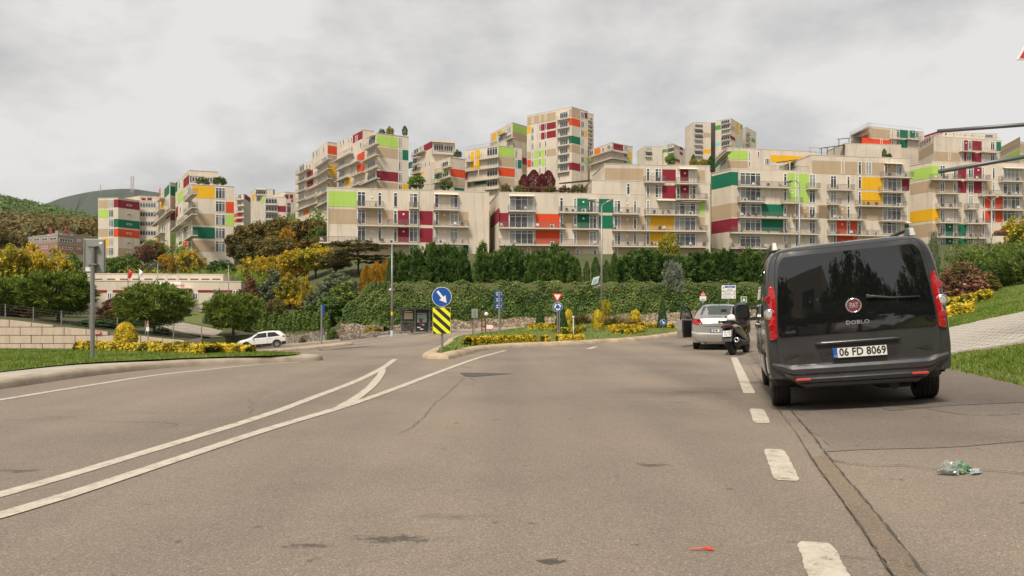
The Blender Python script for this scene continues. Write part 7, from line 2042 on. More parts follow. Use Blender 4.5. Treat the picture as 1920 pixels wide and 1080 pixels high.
isp('shrub', 'loose', 'yelgreen', 1136, 558, 612, 22, 'yellow flowering shrub around the lamp pole foot')
HZ = lambda x, y: terrain(x, y)
hedge('clipped dark green hedge above the low grey stone wall', [vp(472, 79.9), vp(520, 79.8), vp(570, 79.8), vp(622, 79.7)], 1.6, 1.9, 'green', HZ, 2200, leaf=0.16)
BZ = lambda x, y: float(g_bank(x, y))
def bp(px, row):
    v = hit(px, row, 9); return (v.x, v.y)
hedge('lower golden hedge on the right bank beside the van tail light', [bp(1755, 600), bp(1790, 592), bp(1826, 584)], 0.55, 0.30, 'gold', BZ, 1900, leaf=0.06)
hedge('upper golden hedge on the right bank', [bp(1762, 580), bp(1810, 572), bp(1858, 561)], 0.55, 0.32, 'gold', BZ, 1700, leaf=0.06)

# --- woods on the far left hill
def wood(name, label, col, n, amin, amax, ymin, ymax, hgt, seed):
    rg = np.random.default_rng(seed); vs = []
    for _ in range(n):
        a = rg.uniform(amin, amax); y = rg.uniform(ymin, ymax); x = a * y; z = float(hill(x, y)); h = hgt * rg.uniform(0.6, 1.2)
        k = 100; d = unit(k, rg) * (rg.random(k) ** 0.4)[:, None]
        P = np.array([x, y, z + h * 0.5]) + d * np.array([h * 0.42, h * 0.42, h * 0.5])
        vs.append(rnd_quads(P, d + np.array([0, -0.3, 0.4]), h * 0.12, 1.3, 0.5, rg))
    return tag(link(name, np_mesh(name, np.concatenate(vs), 4, LM[col])), label, 'wood', kind='stuff')
wood('autumn_wood', 'autumn brown and orange wood behind the school', 'brown', 420, -0.74, -0.55, 290, 430, 11, 2)
wood('green_wood', 'dense green wood on the left hill', 'conifer', 1300, -0.80, -0.52, 430, 760, 9, 4)
wood('mixed_wood', 'olive trees scattered through the left hill wood', 'olive', 260, -0.80, -0.55, 420, 720, 8, 6)
wood('hill_scrub', 'scrub and trees between the hillside apartment blocks', 'green', 420, -0.50, -0.10, 165, 420, 6, 8)
# ---------------------------------------------------------------- vehicles
def carpaint(name, col, metal=0.3, rough=0.32, dirt=0.0):
    m = mat(name, col, rough, metal=metal, coat=1.0)
    if dirt:
        t = m.node_tree; b = t.nodes['Principled BSDF']
        tcn = N(t, 'ShaderNodeTexCoord'); sp = N(t, 'ShaderNodeSeparateXYZ'); t.links.new(tcn.outputs['Object'], sp.inputs[0])
        nz_ = N(t, 'ShaderNodeTexNoise', i_Scale=5.0, i_Detail=6.0); t.links.new(tcn.outputs['Object'], nz_.inputs['Vector'])
        rr = ramp(t, [(0.35, (0, 0, 0)), (0.7, (1, 1, 1))]); t.links.new(nz_.outputs[0], rr.inputs[0])
        ml = N(t, 'ShaderNodeMath', operation='MULTIPLY', i_1=dirt); t.links.new(rr.outputs[0], ml.inputs[0])
        mixc = N(t, 'ShaderNodeMix', data_type='RGBA'); mixc.inputs[6].default_value = (*col, 1); mixc.inputs[7].default_value = (0.20, 0.175, 0.145, 1)
        t.links.new(ml.outputs[0], mixc.inputs[0]); t.links.new(mixc.outputs[2], b.inputs['Base Color'])
        ra = N(t, 'ShaderNodeMath', operation='MULTIPLY_ADD', i_1=0.25, i_2=0.03); t.links.new(rr.outputs[0], ra.inputs[0]); t.links.new(ra.outputs[0], b.inputs['Coat Roughness'])
    return m
CHAR = carpaint('charcoal_paint', (0.040, 0.042, 0.047), 0.45, 0.36, dirt=0.07)
SILV = carpaint('silver_paint', (0.46, 0.44, 0.41), 0.65, 0.35)
WHITE = carpaint('white_car_paint', (0.72, 0.71, 0.68), 0.0, 0.3)
BRONZE = carpaint('dark_bronze_paint', (0.028, 0.018, 0.015), 0.5, 0.3)
CGLASS = mat('car_glass_dark', (0.006, 0.0065, 0.007), 0.02, spec=0.9)
SGLASS = mat('car_glass_green', (0.055, 0.075, 0.068), 0.03, spec=0.8)
PLAST = mat('black_plastic', (0.018, 0.018, 0.019), 0.5, var=0.2, vscale=8)
TRIM = mat('satin_trim', (0.045, 0.046, 0.048), 0.4)
RUBBER = mat('tyre_rubber', (0.022, 0.021, 0.020), 0.85, var=0.4, vscale=7, col2=(0.045, 0.040, 0.035))
ALLOY = mat('alloy', (0.50, 0.50, 0.50), 0.3, metal=0.9)
CHROME = mat('chrome', (0.75, 0.75, 0.75), 0.12, metal=1.0)
REDL = mat('tail_light_red', (0.46, 0.008, 0.010), 0.12, coat=1.0, var=0.45, vscale=16, stretch=(1, 1, 2.2))
REDR = mat('reflector_red', (0.60, 0.04, 0.035), 0.2, coat=1.0)
CLEARL = mat('clear_lens', (0.55, 0.53, 0.50), 0.08, metal=0.3, coat=1.0)
PLATE = mat('plate_white', (0.70, 0.69, 0.66), 0.4)
PBLUE = mat('plate_blue', (0.015, 0.09, 0.38), 0.4)
UNDER = mat('underbody', (0.010, 0.010, 0.010), 0.9)

def chaikin(pts, it=2):
    for _ in range(it):
        out = [pts[0]]
        for i in range(len(pts) - 1):
            a, c = pts[i], pts[i + 1]
            out.append((a[0] * 0.75 + c[0] * 0.25, a[1] * 0.75 + c[1] * 0.25)); out.append((a[0] * 0.25 + c[0] * 0.75, a[1] * 0.25 + c[1] * 0.75))
        out.append(pts[-1]); pts = out
    return pts
class Body:
    """car shell from cross sections; tables are (y, value) lists"""
    def __init__(s, T, wheels, arch, zb0, zwheel, length, lean=None, mid=None, wmid=None):
        s.T = {k: (np.array([a for a, _ in v]), np.array([c for _, c in v])) for k, v in T.items()}
        s.wheels, s.arch, s.zb0, s.zw, s.len = wheels, arch, zb0, zwheel, length
        s.lean = lean or (lambda z: 0.0)
    def g(s, k, y): return float(np.interp(y, *s.T[k]))
    def zb(s, y):
        z = s.zb0 + s.g('lift', y) if 'lift' in s.T else s.zb0
        for yc in s.wheels:
            d = abs(y - yc)
            if d < s.arch: z = max(z, s.zw + math.sqrt(s.arch ** 2 - d ** 2))
        return z
    def ring(s, y):
        zb = s.zb(y); zr = s.g('roof', y); wm = s.g('wmax', y); zbelt = min(s.g('belt', y), zr - 0.05); wr = s.g('wroof', y)
        z1 = max(zb + 0.03, s.zb0 + 0.12); z2 = max(zb + 0.06, 0.55); z2 = min(z2, zbelt - 0.02)
        zm = zbelt + (zr - zbelt) * 0.5
        c = [(0, zb), (wm - 0.14, zb), (wm - 0.035, min(zb + 0.015, zbelt - 0.05)), (wm - 0.012, min(z1, zbelt - 0.04)), (wm, min(z2, zbelt - 0.03)), (wm - 0.004, zbelt), (wm + (wr - wm) * 0.42, zm), (wr, zr - min(0.10, (zr - zbelt) * 0.4)), (wr - 0.12, zr - 0.012), (wr * 0.45, zr), (0, zr)]
        return chaikin(c, 2)
    def hw(s, y, z):
        r = s.ring(y); zs_ = [p[1] for p in r]; ws = [p[0] for p in r]
        k = len(r) // 5
        return float(np.interp(z, zs_[k:], ws[k:]))
    def yoff(s, y, z):
        return s.lean(z) * max(0.0, 1 - y / 0.7)
    def stations(s):
        ys_ = set(np.round(np.linspace(0, s.len, 70), 3))
        for yc in s.wheels: ys_ |= set(np.round(np.linspace(yc - s.arch - 0.01, yc + s.arch + 0.01, 34), 3))
        for k in ([0.004, 0.015, 0.03, 0.05, 0.08, 0.12, s.len - 0.02, s.len - 0.05, s.len - 0.1]): ys_.add(round(k, 3))
        return sorted(y for y in ys_ if 0 <= y <= s.len)
    def round_end(s, y, r=0.12, amt=0.035):
        e = min(y, s.len - y)
        return 1.0 if e > r else 1 - amt * (1 - math.sqrt(max(0, 1 - ((r - e) / r) ** 2)))
    def build(s, m, parent, bulge=0.03, name='body'):
        q = MB(); rows_ = []
        for y in s.stations():
            rd = s.round_end(y); rr = s.ring(y)
            zc_ = 0.75
            right = [(w * rd, y + s.yoff(y, z), zc_ + (z - zc_) * (1 - (1 - rd) * 0.5)) for w, z in rr]
            left = [(-x, yy_, z) for x, yy_, z in right[::-1][1:-1]]
            rows_.append(right + left)
        q.grid(rows_, close=True)
        n = len(s.ring(1.0))
        for row, sg in ((rows_[0], -1), (rows_[-1], 1)):
            half = row[:n]
            cap = []
            for (x, y, z) in half:
                cap.append([(x * t, y + sg * bulge * (1 - t * t) * min(1, x * 2), z) for t in np.linspace(1, -1, 13)])
            q.grid(cap)
        s.rows = rows_
        s.bulge = bulge
        o = q.build(name, m, parent, fix=True, auto=38)
        return o
    def rear_y(s, x, z):
        rr = s.ring(0.0); rd = s.round_end(0)
        w = max(0.05, s.hw(0.0, z) * rd); t = min(1, abs(x) / w)
        return s.yoff(0, z) - s.bulge * (1 - t * t)
def fillpoly(poly, proj, d, name, m, parent, fine=0.12, back=0.01, smooth=True):
    """polygon in surface coordinates (a,b) laid on a surface: proj(a,b,offset)->xyz; skirt down to -back"""
    bm = bmesh.new()
    vs = [bm.verts.new((a, c, 0)) for a, c in poly]
    f = bm.faces.new(vs)
    bmesh.ops.triangulate(bm, faces=[f])
    for _ in range(4):
        es = [e for e in bm.edges if e.calc_length() > fine]
        if not es: break
        bmesh.ops.subdivide_edges(bm, edges=es, cuts=1)
        bmesh.ops.triangulate(bm, faces=[f_ for f_ in bm.faces if len(f_.verts) > 3])
    bnd = [e for e in bm.edges if len(e.link_faces) == 1]
    ab = {v: (v.co.x, v.co.y) for v in bm.verts}
    ret = bmesh.ops.extrude_edge_only(bm, edges=bnd)
    newv = [g_ for g_ in ret['geom'] if isinstance(g_, bmesh.types.BMVert)]
    nv = set(newv)
    for v in newv: ab[v] = (v.co.x, v.co.y)
    for v in bm.verts: v.co = Vector(proj(ab[v][0], ab[v][1], -back if v in nv else d))
    bmesh.ops.recalc_face_normals(bm, faces=bm.faces[:])
    me = bpy.data.meshes.new(name); bm.to_mesh(me); bm.free(); me.materials.append(m)
    if smooth:
        me.polygons.foreach_set('use_smooth', [True] * len(me.polygons)); me.set_sharp_from_angle(angle=R(35))
    return link(name, me, parent)
def rpoly(pts, r=0.04, n=5):
    out = []
    L_ = len(pts)
    for i in range(L_):
        p0, p1, p2 = Vector(pts[i - 1]), Vector(pts[i]), Vector(pts[(i + 1) % L_])
        d0, d1 = (p0 - p1), (p2 - p1); rr = min(r, d0.length * 0.45, d1.length * 0.45)
        a, c = p1 + d0.normalized() * rr, p1 + d1.normalized() * rr
        for k in range(n + 1):
            t = k / n; q_ = a * (1 - t) ** 2 + p1 * 2 * t * (1 - t) + c * t * t; out.append((q_.x, q_.y))
    return out
def wheel(parent, x, y, z, r, w, side, rim=ALLOY, spokes=7, name='wheel'):
    """wheel with its axle along x; side=+1 outer face to +x"""
    q = MB(); h = w / 2
    prof = [(r * 0.62, -h * 0.86), (r * 0.82, -h), (r * 0.95, -h * 0.92), (r * 0.99, -h * 0.72)]
    for g_ in (-0.55, -0.2, 0.2, 0.55):
        prof += [(r, h * (g_ - 0.10)), (r * 0.975, h * (g_ - 0.04)), (r * 0.975, h * (g_ + 0.04)), (r, h * (g_ + 0.10))]
    prof += [(r * 0.99, h * 0.72), (r * 0.95, h * 0.92), (r * 0.82, h), (r * 0.62, h * 0.86)]
    q.lathe(prof, (x, y, z), 'x', 40)
    o = q.build(name, RUBBER, parent, fix=True, auto=40)
    q = MB(); xo = x + side * h * 0.55
    q.lathe([(r * 0.63, x - xo + side * h * 0.2 if False else -side * h * 1.2), (r * 0.64, 0), (r * 0.66, side * h * 0.30), (r * 0.60, side * h * 0.32), (r * 0.57, 0.0)], (xo, y, z), 'x', 36)
    q.lathe([(0.0, side * h * 0.12), (r * 0.16, side * h * 0.10), (r * 0.17, -side * 0.02)], (xo, y, z), 'x', 20)
    for k in range(spokes):
        a = 2 * math.pi * k / spokes
        for da, ww in ((0, 0.085),):
            c, s_ = math.cos(a), math.sin(a)
            q.hexa([(xo + dx_, y + (rr * c - tt * s_), z + (rr * s_ + tt * c)) for dx_ in (-side * 0.02, side * h * 0.10) for rr, tt in ((r * 0.12, -r * 0.09), (r * 0.60, -r * 0.06), (r * 0.60, r * 0.06), (r * 0.12, r * 0.09))])
    q.lathe([(0.0, -side * 0.05), (r * 0.62, -side * 0.05)], (xo, y, z), 'x', 24)
    q.build('rim', rim, o, fix=True, auto=35)
    return o
def plate(parent, text, loc, rot, w=0.52, h=0.11, two=None):
    q = MB(); q.box((-w / 2, -0.004, -h / 2), (w / 2, 0.004, h / 2)); o = q.build('license_plate', PLATE, parent, bevel=0.008)
    o.location = loc; o.rotation_euler = rot
    q = MB(); q.box((-w / 2 + 0.003, -0.006, -h / 2 + 0.003), (-w / 2 + 0.043 * w / 0.52, -0.0045, h / 2 - 0.003)); q.build('blue_strip', PBLUE, o)
    t = link('lettering', text_mesh('TR', 0.022, PLATE, 0.0005), o); t.location = (-w / 2 + 0.023 * w / 0.52, -0.007, -h * 0.32); t.rotation_euler = (R(90), 0, 0)
    for k, line in enumerate([text] if two is None else [text, two]):
        sz = h * (1.0 if two is None else 0.5)
        t = link('lettering', text_mesh(line, sz, SBLK, 0.0006, bold=0.0025 if two is None else 0.001, spacing=1.02), o)
        ww = max(v.co.x for v in t.data.vertices) - min(v.co.x for v in t.data.vertices)
        sc = (w * 0.86) / ww if two is None else (w * 0.7) / ww
        t.scale = (sc, min(1.05, 1.0) if two is None else 1, 1); t.location = (0.025 * w / 0.52, -0.0065, 0 if two is None else h * (0.21 - 0.42 * k)); t.rotation_euler = (R(90), 0, 0)
    q = MB()
    for a in ((-w / 2, -w / 2 + 0.004), (w / 2 - 0.004, w / 2)): q.box((a[0], -0.0055, -h / 2), (a[1], -0.0042, h / 2))
    for c in ((-h / 2, -h / 2 + 0.004), (h / 2 - 0.004, h / 2)): q.box((-w / 2 + 0.005, -0.0055, c[0]), (w / 2 - 0.005, -0.0042, c[1]))
    tag(q.build('plate_rim', SBLK, o), kind='stuff')
    return o
def place_vehicle(e, loc, yaw, roll=0.0, pitch=0.0):
    M = Matrix.Rotation(yaw, 4, 'Z') @ Matrix.Rotation(roll, 4, 'Y') @ Matrix.Rotation(pitch, 4, 'X')
    e.location = loc; e.rotation_euler = M.to_euler()

# ================================================================ the dark van
van = empty('van', (0, 0, 0), 'dark charcoal passenger van parked at the right, seen from behind', 'van')
vx, vy = seam_pt(5.12, 0.745)
place_vehicle(van, (vx, vy, 0.72 * 0.091 + 0.008), -HD - R(1.3), R(-5.1))
VB = Body(dict(lift=[(0, 0.10), (0.36, 0.10), (0.42, 0.0), (4.39, 0.0)], roof=[(0, 1.775), (0.06, 1.80), (0.3, 1.825), (1.0, 1.84), (2.3, 1.835), (2.8, 1.79), (3.1, 1.66), (3.45, 1.36), (3.65, 1.17), (4.0, 1.05), (4.25, 0.93), (4.39, 0.78)],
               wmax=[(0, 0.895), (0.1, 0.90), (0.8, 0.905), (3.4, 0.91), (4.0, 0.87), (4.39, 0.70)], belt=[(0, 0.98), (3.0, 1.02), (4.39, 0.88)],
               wroof=[(0, 0.80), (0.3, 0.80), (1, 0.80), (2.5, 0.78), (3.2, 0.74), (3.7, 0.76), (4.39, 0.6)]),
          (0.80, 3.555), 0.365, 0.26, 0.315, 4.39, lean=lambda z: 0.115 * max(0, z - 0.98) / 0.8 + (0.02 if z < 0.6 else 0.0))
VB.build(CHAR, van, 0.045)
ZM = lambda z: float(np.interp(z, [0.26, 0.40, 0.60, 1.2, 1.46, 1.71, 1.85], [0.26, 0.345, 0.53, 1.12, 1.40, 1.70, 1.85]))
RY = lambda x, z, d: (x * 0.985, VB.rear_y(x * 0.985, ZM(z)) - d, ZM(z))
SX = lambda sg: (lambda y, z, d: (sg * (VB.hw(y, z) + d), y + VB.yoff(y, z), z))
# tailgate with its seam: a slightly larger dark gap piece under the panel
tgh = [(0.74, 0.535), (0.80, 0.60), (0.80, 0.90), (0.785, 1.20), (0.762, 1.45), (0.735, 1.66), (0.69, 1.755)]
tg = [(-x, z) for x, z in tgh[::-1]] + tgh
big = [(x * 1.008, 1.1 + (z - 1.1) * 1.010) for x, z in tg]
fillpoly(rpoly(big, 0.05), RY, 0.003, 'tailgate_gap', UNDER, van)
tail = fillpoly(rpoly(tg, 0.05), RY, 0.010, 'tailgate', CHAR, van)
glh = [(0.775, 0.905), (0.770, 1.10), (0.752, 1.32), (0.722, 1.56), (0.705, 1.64), (0.655, 1.706)]
gl = [(-x, z) for x, z in glh[::-1]] + glh
fillpoly(rpoly(gl, 0.035), RY, 0.019, 'rear_window', CGLASS, tail, back=0.0)
# the lower glossy panel with the raised badge hump
lowp = [(-0.765, 0.912), (0.765, 0.912), (0.758, 1.135), (0.20, 1.145), (0.155, 1.20), (0.10, 1.265), (0.0, 1.29), (-0.10, 1.265), (-0.155, 1.20), (-0.20, 1.145), (-0.758, 1.135)]
fillpoly(rpoly(lowp, 0.03), RY, 0.0265, 'glossy_panel', mat('gloss_black', (0.008, 0.008, 0.009), 0.06, coat=1.0), tail, back=-0.015)
# badge
zB = ZM(1.185); by = VB.rear_y(0, zB) - 0.030
q = MB(); q.lathe([(0.0, -0.012), (0.060, -0.012), (0.066, -0.008)], (0, by, zB), 'y', 32); bd = q.build('badge', mat('badge_red', (0.16, 0.012, 0.018), 0.2, coat=1.0), tail, fix=True)
q = MB(); q.lathe([(0.062, -0.006), (0.066, -0.016), (0.076, -0.016), (0.080, 0.002)], (0, by, zB), 'y', 36); q.build('badge_ring', CHROME, bd, fix=True, smooth=True)
t = link('lettering', text_mesh('FIAT', 0.058, CHROME, 0.002, bold=0.0012, spacing=0.92), bd); t.location = (0, by - 0.0145, zB); t.rotation_euler = (R(90), 0, 0); t.scale = (0.78, 1.25, 1)
t = link('lettering', text_mesh('DOBLO', 0.070, CHROME, 0.003, bold=0.0015, spacing=1.08), tail); t.location = (0.02, VB.rear_y(0.02, ZM(1.01)) - 0.031, ZM(1.005)); t.rotation_euler = (R(90), 0, 0); t.scale = (0.90, 0.80, 1)
t = link('lettering', text_mesh('e.co2', 0.05, CHROME, 0.002, bold=0.001), tail); t.location = (-0.64, VB.rear_y(-0.62, ZM(0.955)) - 0.030, ZM(0.955)); t.rotation_euler = (R(90), 0, R(-3)); t.scale = (0.9, 0.8, 1)
# wiper
q = MB(); pts = [(0.13, 1.262), (0.20, 1.258), (0.36, 1.232), (0.72 * 0.88, 1.222)]
q.tube([(x, VB.rear_y(x, ZM(z)) - 0.045 - 0.01 * (i == 1), ZM(z)) for i, (x, z) in enumerate(pts)], [0.022, 0.014, 0.010, 0.005], 8); q.build('wiper', TRIM, tail, smooth=True)
# plate recess and plate
rec = [(-0.37, 0.61), (0.37, 0.61), (0.40, 0.80), (-0.40, 0.80)]
fillpoly(rpoly(rec, 0.03), RY, 0.0125, 'plate_recess', mat('recess_paint', (0.03, 0.031, 0.034), 0.35), tail, back=0.0)
q = MB(); 
for k, (a, c) in enumerate((((-0.40, 0.79), (0.40, 0.79)),)):
    pts = [(x, VB.rear_y(x, ZM(0.805)) - 0.036, ZM(0.806)) for x in np.linspace(-0.41, 0.41, 12)]
    q.tube(pts, 0.019, 8)
q.build('plate_light_bar', CHAR, tail, smooth=True)
plate(tail, '06 FD 8069', (0.015, VB.rear_y(0, ZM(0.69)) - 0.026, ZM(0.693)), (R(-3), 0, 0))
# body crease line below the plate
# tail lights wrap round the corner
def van_light(sg):
    poly = [(0.790, 0.895), (0.84, 0.88), (0.91, 0.895), (0.955, 0.96), (0.96, 1.14), (0.945, 1.30), (0.90, 1.42), (0.845, 1.465), (0.785, 1.455), (0.768, 1.38), (0.778, 1.2), (0.788, 1.05)]
    def proj(a, z, d):
        z = ZM(z); a = a * 0.985
        w = VB.hw(0.0, z) * VB.round_end(0)
        if a <= w - 0.03: return (sg * a, VB.rear_y(a, z) - d, z)
        t = min(1.0, (a - (w - 0.03)) / 0.10)
        xx_ = w - 0.03 + 0.042 * math.sin(t * math.pi / 2); yy_ = VB.yoff(0, z) + 0.16 * (1 - math.cos(t * math.pi / 2)) * 1.3
        return (sg * (xx_ + d * 0.7 * t + 0.006), yy_ - d * (1 - t), z)
    o = fillpoly(rpoly(poly, 0.03), proj, 0.030, 'tail_light', REDL, van, fine=0.05)
    c = Vector(proj(0.842, 1.165, 0.030))
    q = MB(); q.lathe([(0, -0.008), (0.03, -0.008), (0.046, -0.004), (0.052, 0.006)], c, 'y', 24); q.build('reverse_lamp', CLEARL, o, fix=True, smooth=True)
    q = MB(); q.lathe([(0.046, -0.009), (0.055, -0.009), (0.061, 0.008)], c, 'y', 28); q.build('lamp_ring', CHROME if sg > 0 else CHROME, o, fix=True, smooth=True)
    for zz_, rr_ in ((1.32, 0.042), (1.02, 0.040)):
        c2 = Vector(proj(0.838, zz_, 0.031)); q = MB(); q.lathe([(0.0, -0.004), (rr_ * 0.8, -0.004), (rr_, 0.006)], c2, 'y', 20); q.build('lamp_bulb', mat('deep_red_lens', (0.30, 0.004, 0.006), 0.1, coat=1.0), o, fix=True)
    return o
van_light(-1); van_light(1)
# bumper
bz = [(0.305, 0.010), (0.325, 0.042), (0.365, 0.060), (0.38, 0.054), (0.41, 0.052), (0.425, 0.068), (0.475, 0.072), (0.505, 0.05), (0.52, 0.010)]
def bumper(body, prof, y1, m, parent, wadd=0.012, name='bumper', rc=0.10):
    q = MB(); rows_ = []
    for z, d in prof:
        row = []
        w = body.hw(0.05, max(z, body.zb0 + 0.05)) + wadd
        for t in np.linspace(-1, 1, 41):
            if abs(t) <= 0.80:
                x = t / 0.80 * (w - rc); y = body.rear_y(min(abs(x), 0.7), 0.58) - d + 0.02 * (x / w) ** 4
            else:
                k = (abs(t) - 0.80) / 0.20
                y00 = body.rear_y(0.7, 0.58) - d + 0.02
                if k < 0.5:
                    a = k / 0.5 * math.pi / 2; x = (w - rc) + (rc + d * 0.12) * math.sin(a); y = y00 + rc * (1 - math.cos(a))
                else:
                    x = w + d * 0.12; y = y00 + rc + (k - 0.5) / 0.5 * y1
                x = math.copysign(x, t)
            zl = z
            if abs(t) > 0.72: zl = z + 0.13 * min(1, (abs(t) - 0.72) / 0.16) * (1 - (z - prof[0][0]) / (prof[-1][0] - prof[0][0] + 0.2)) ** 1.2
            row.append((x, y, zl))
        rows_.append(row)
    q.grid(rows_)
    return q.build(name, m, parent, fix=True, auto=30)
bu = bumper(VB, bz, 0.24, CHAR, van, -0.012, rc=0.13)
bmp = MB(); 
lowb = bumper(VB, [(0.262, -0.02), (0.28, 0.034), (0.315, 0.042)], 0.20, PLAST, van, -0.03, 'lower_valance', 0.17)
for sg in (-1, 1):
    x = sg * 0.56; y0 = VB.rear_y(0.56, 0.58) - 0.064
    q = MB(); q.box((x - 0.075, y0 - 0.008, 0.350), (x + 0.075, y0 + 0.02, 0.374)); q.build('reflector', REDR, bu, bevel=0.004)
    for px_ in (0.18, 0.78):
        q = MB(); q.lathe([(0, -0.004), (0.011, -0.004), (0.013, 0.004)], (sg * px_, VB.rear_y(min(px_, 0.7), 0.58) - 0.054 + (0.035 if px_ > 0.5 else 0), 0.395), 'y', 14); q.build('parking_sensor', TRIM, bu, fix=True)
# roof edge spoiler line and roof rails
for sg in (-1, 1):
    q = MB(); pts = []
    for y, h in ((0.22, 0.02), (0.34, 0.065), (0.55, 0.075), (1.4, 0.075), (2.3, 0.07), (2.62, 0.02)):
        pts.append((sg * 0.70, y + 0.15, VB.g('roof', y) + h - 0.015))
    q.tube(smooth_line([Vector(p) for p in pts], 0.1), 0.024, 8); rl = q.build('roof_rail', TRIM, van, smooth=True)
    q = MB(); q.hexa([(sg * 0.70 - 0.035, 0.30, 1.80), (sg * 0.70 + 0.035, 0.30, 1.80), (sg * 0.70 + 0.035, 0.62, 1.815), (sg * 0.70 - 0.035, 0.62, 1.815), (sg * 0.70 - 0.026, 0.36, 1.895), (sg * 0.70 + 0.026, 0.36, 1.895), (sg * 0.70 + 0.026, 0.50, 1.90), (sg * 0.70 - 0.026, 0.50, 1.90)]); q.build('rail_foot', METAL, rl, bevel=0.01)
q = MB(); q.lathe([(0, 0.012), (0.012, 0.008), (0.014, 0)], (0.0, 0.30, 1.822), 'z', 10); q.build('washer_nozzle', SBLK, van)
# side windows, mirrors, handles, mouldings
for sg in (-1, 1):
    for poly, nm in (([(0.30, 1.06), (1.25, 1.05), (1.25, 1.62), (0.45, 1.62)], 'side_window'), ([(1.36, 1.05), (2.30, 1.04), (2.28, 1.60), (1.36, 1.62)], 'side_window'), ([(2.40, 1.04), (3.30, 1.06), (2.80, 1.56), (2.38, 1.60)], 'side_window')):
        fillpoly(rpoly(poly, 0.06), SX(sg), 0.006, nm, CGLASS, van)
    fillpoly([(0.45, 0.60), (3.1, 0.60), (3.1, 0.66), (0.45, 0.66)], SX(sg), 0.014, 'side_moulding', PLAST, van)
    for y0 in (1.34, 2.34):
        fillpoly([(y0, 0.34), (y0 + 0.012, 0.34), (y0 + 0.012, 1.66), (y0, 1.66)], SX(sg), 0.0025, 'door_gap', UNDER, van)
        fillpoly(rpoly([(y0 + 0.06, 0.93), (y0 + 0.26, 0.93), (y0 + 0.26, 0.98), (y0 + 0.06, 0.98)], 0.015), SX(sg), 0.03, 'door_handle', CHAR, van)
    q = MB(); r_ = []
    for t, s_ in ((0, 0.75), (0.25, 1.0), (0.75, 1.0), (1, 0.8)):
        r_.append([(sg * (0.93 + 0.06 + 0.10 + 0.11 * s_ * math.copysign(abs(math.cos(a)) ** 0.6, math.cos(a))), 2.98 + 0.12 * t, 1.16 + 0.145 * s_ * math.copysign(abs(math.sin(a)) ** 0.6, math.sin(a))) for a in [2 * math.pi * k / 20 for k in range(20)]])
    q.grid(r_, close=True); q.add(r_[-1], [tuple(range(20))]); mi = q.build('door_mirror', CHAR, van, fix=True, auto=40)
    q = MB(); q.add([(x, y + 0.004, 1.16 + (z - 1.16) * 0.9) for x, y, z in r_[0]], [tuple(range(20))[::-1]]); q.build('mirror_glass', mat('mirror_glass', (0.05, 0.055, 0.06), 0.08, metal=0.6), mi)  # glass darkened in colour to stand in for dark reflections
    q = MB(); q.box((min(sg * 0.88, sg * 1.0), 3.0, 1.02), (max(sg * 0.88, sg * 1.0), 3.08, 1.07)); q.build('mirror_arm', PLAST, mi)
    fillpoly(rpoly([(0.12, 0.34), (0.42, 0.33), (0.42, 0.42), (0.12, 0.43)], 0.01), SX(sg), 0.004, 'sill_trim', PLAST, van)
for sg in (-1, 1):
    for y in (0.80, 3.555): wheel(van, sg * 0.765, y, 0.315, 0.317, 0.21, sg)
q = MB(); q.box((-0.66, 0.70, 0.22), (0.66, 0.90, 0.34)); q.build('rear_axle', UNDER, van)
q = MB(); q.box((-0.60, 0.25, 0.24), (0.60, 3.9, 0.30)); q.build('underbody', UNDER, van)
q = MB(); q.tube([(0.34, 0.10, 0.235), (0.34, 0.8, 0.23)], 0.045, 12); q.build('exhaust', mat('exhaust_steel', (0.05, 0.04, 0.035), 0.7), van)
q = MB(); q.box((0.18, 0.16, 0.20), (0.52, 0.45, 0.29)); q.build('silencer', UNDER, van, bevel=0.03)

# ================================================================ silver saloon with its door open
car = empty('saloon_car', (0, 0, 0), 'silver saloon with its left door open, stopped beyond the scooter', 'car')
Yc = 22.9; cx_ = (1349 - CX) * Yc / FPX
place_vehicle(car, (cx_, Yc, float(g_road(cx_, Yc)) + 0.0), -HD)
SB = Body(dict(roof=[(0, 0.86), (0.04, 0.99), (0.12, 1.045), (0.5, 1.075), (0.62, 1.09), (0.85, 1.24), (1.15, 1.405), (1.4, 1.46), (1.9, 1.49), (2.4, 1.47), (2.75, 1.38), (3.1, 1.18), (3.35, 1.03), (3.7, 0.96), (4.3, 0.82), (4.56, 0.62)],
               wmax=[(0, 0.82), (0.1, 0.85), (0.6, 0.865), (3.6, 0.865), (4.2, 0.82), (4.56, 0.62)], belt=[(0, 0.86), (0.5, 0.93), (2, 0.93), (3.4, 0.90), (4.56, 0.6)],
               wroof=[(0, 0.72), (0.5, 0.70), (1.2, 0.60), (2.4, 0.59), (3.2, 0.66), (4.0, 0.72), (4.56, 0.5)]),
          (0.95, 3.55), 0.355, 0.22, 0.305, 4.56)
SB.build(SILV, car, 0.05)
SRY = lambda x, z, d: (x, SB.rear_y(x, z) - d, z)
SSX = lambda sg: (lambda y, z, d: (sg * (SB.hw(y, z) + d), y, z))
STX = lambda x, y, d: (x, y, SB.g('roof', y) - 0.035 * (abs(x) / 0.6) ** 2 - 0.005 + d)
rw_ = fillpoly(rpoly([(-0.60, 0.66), (0.60, 0.66), (0.50, 1.20), (-0.50, 1.20)], 0.08), STX, 0.014, 'rear_window', SGLASS, car)
fillpoly(rpoly([(-0.58, 2.55), (0.58, 2.55), (0.68, 3.25), (-0.68, 3.25)], 0.08), STX, 0.014, 'windscreen', SGLASS, car)
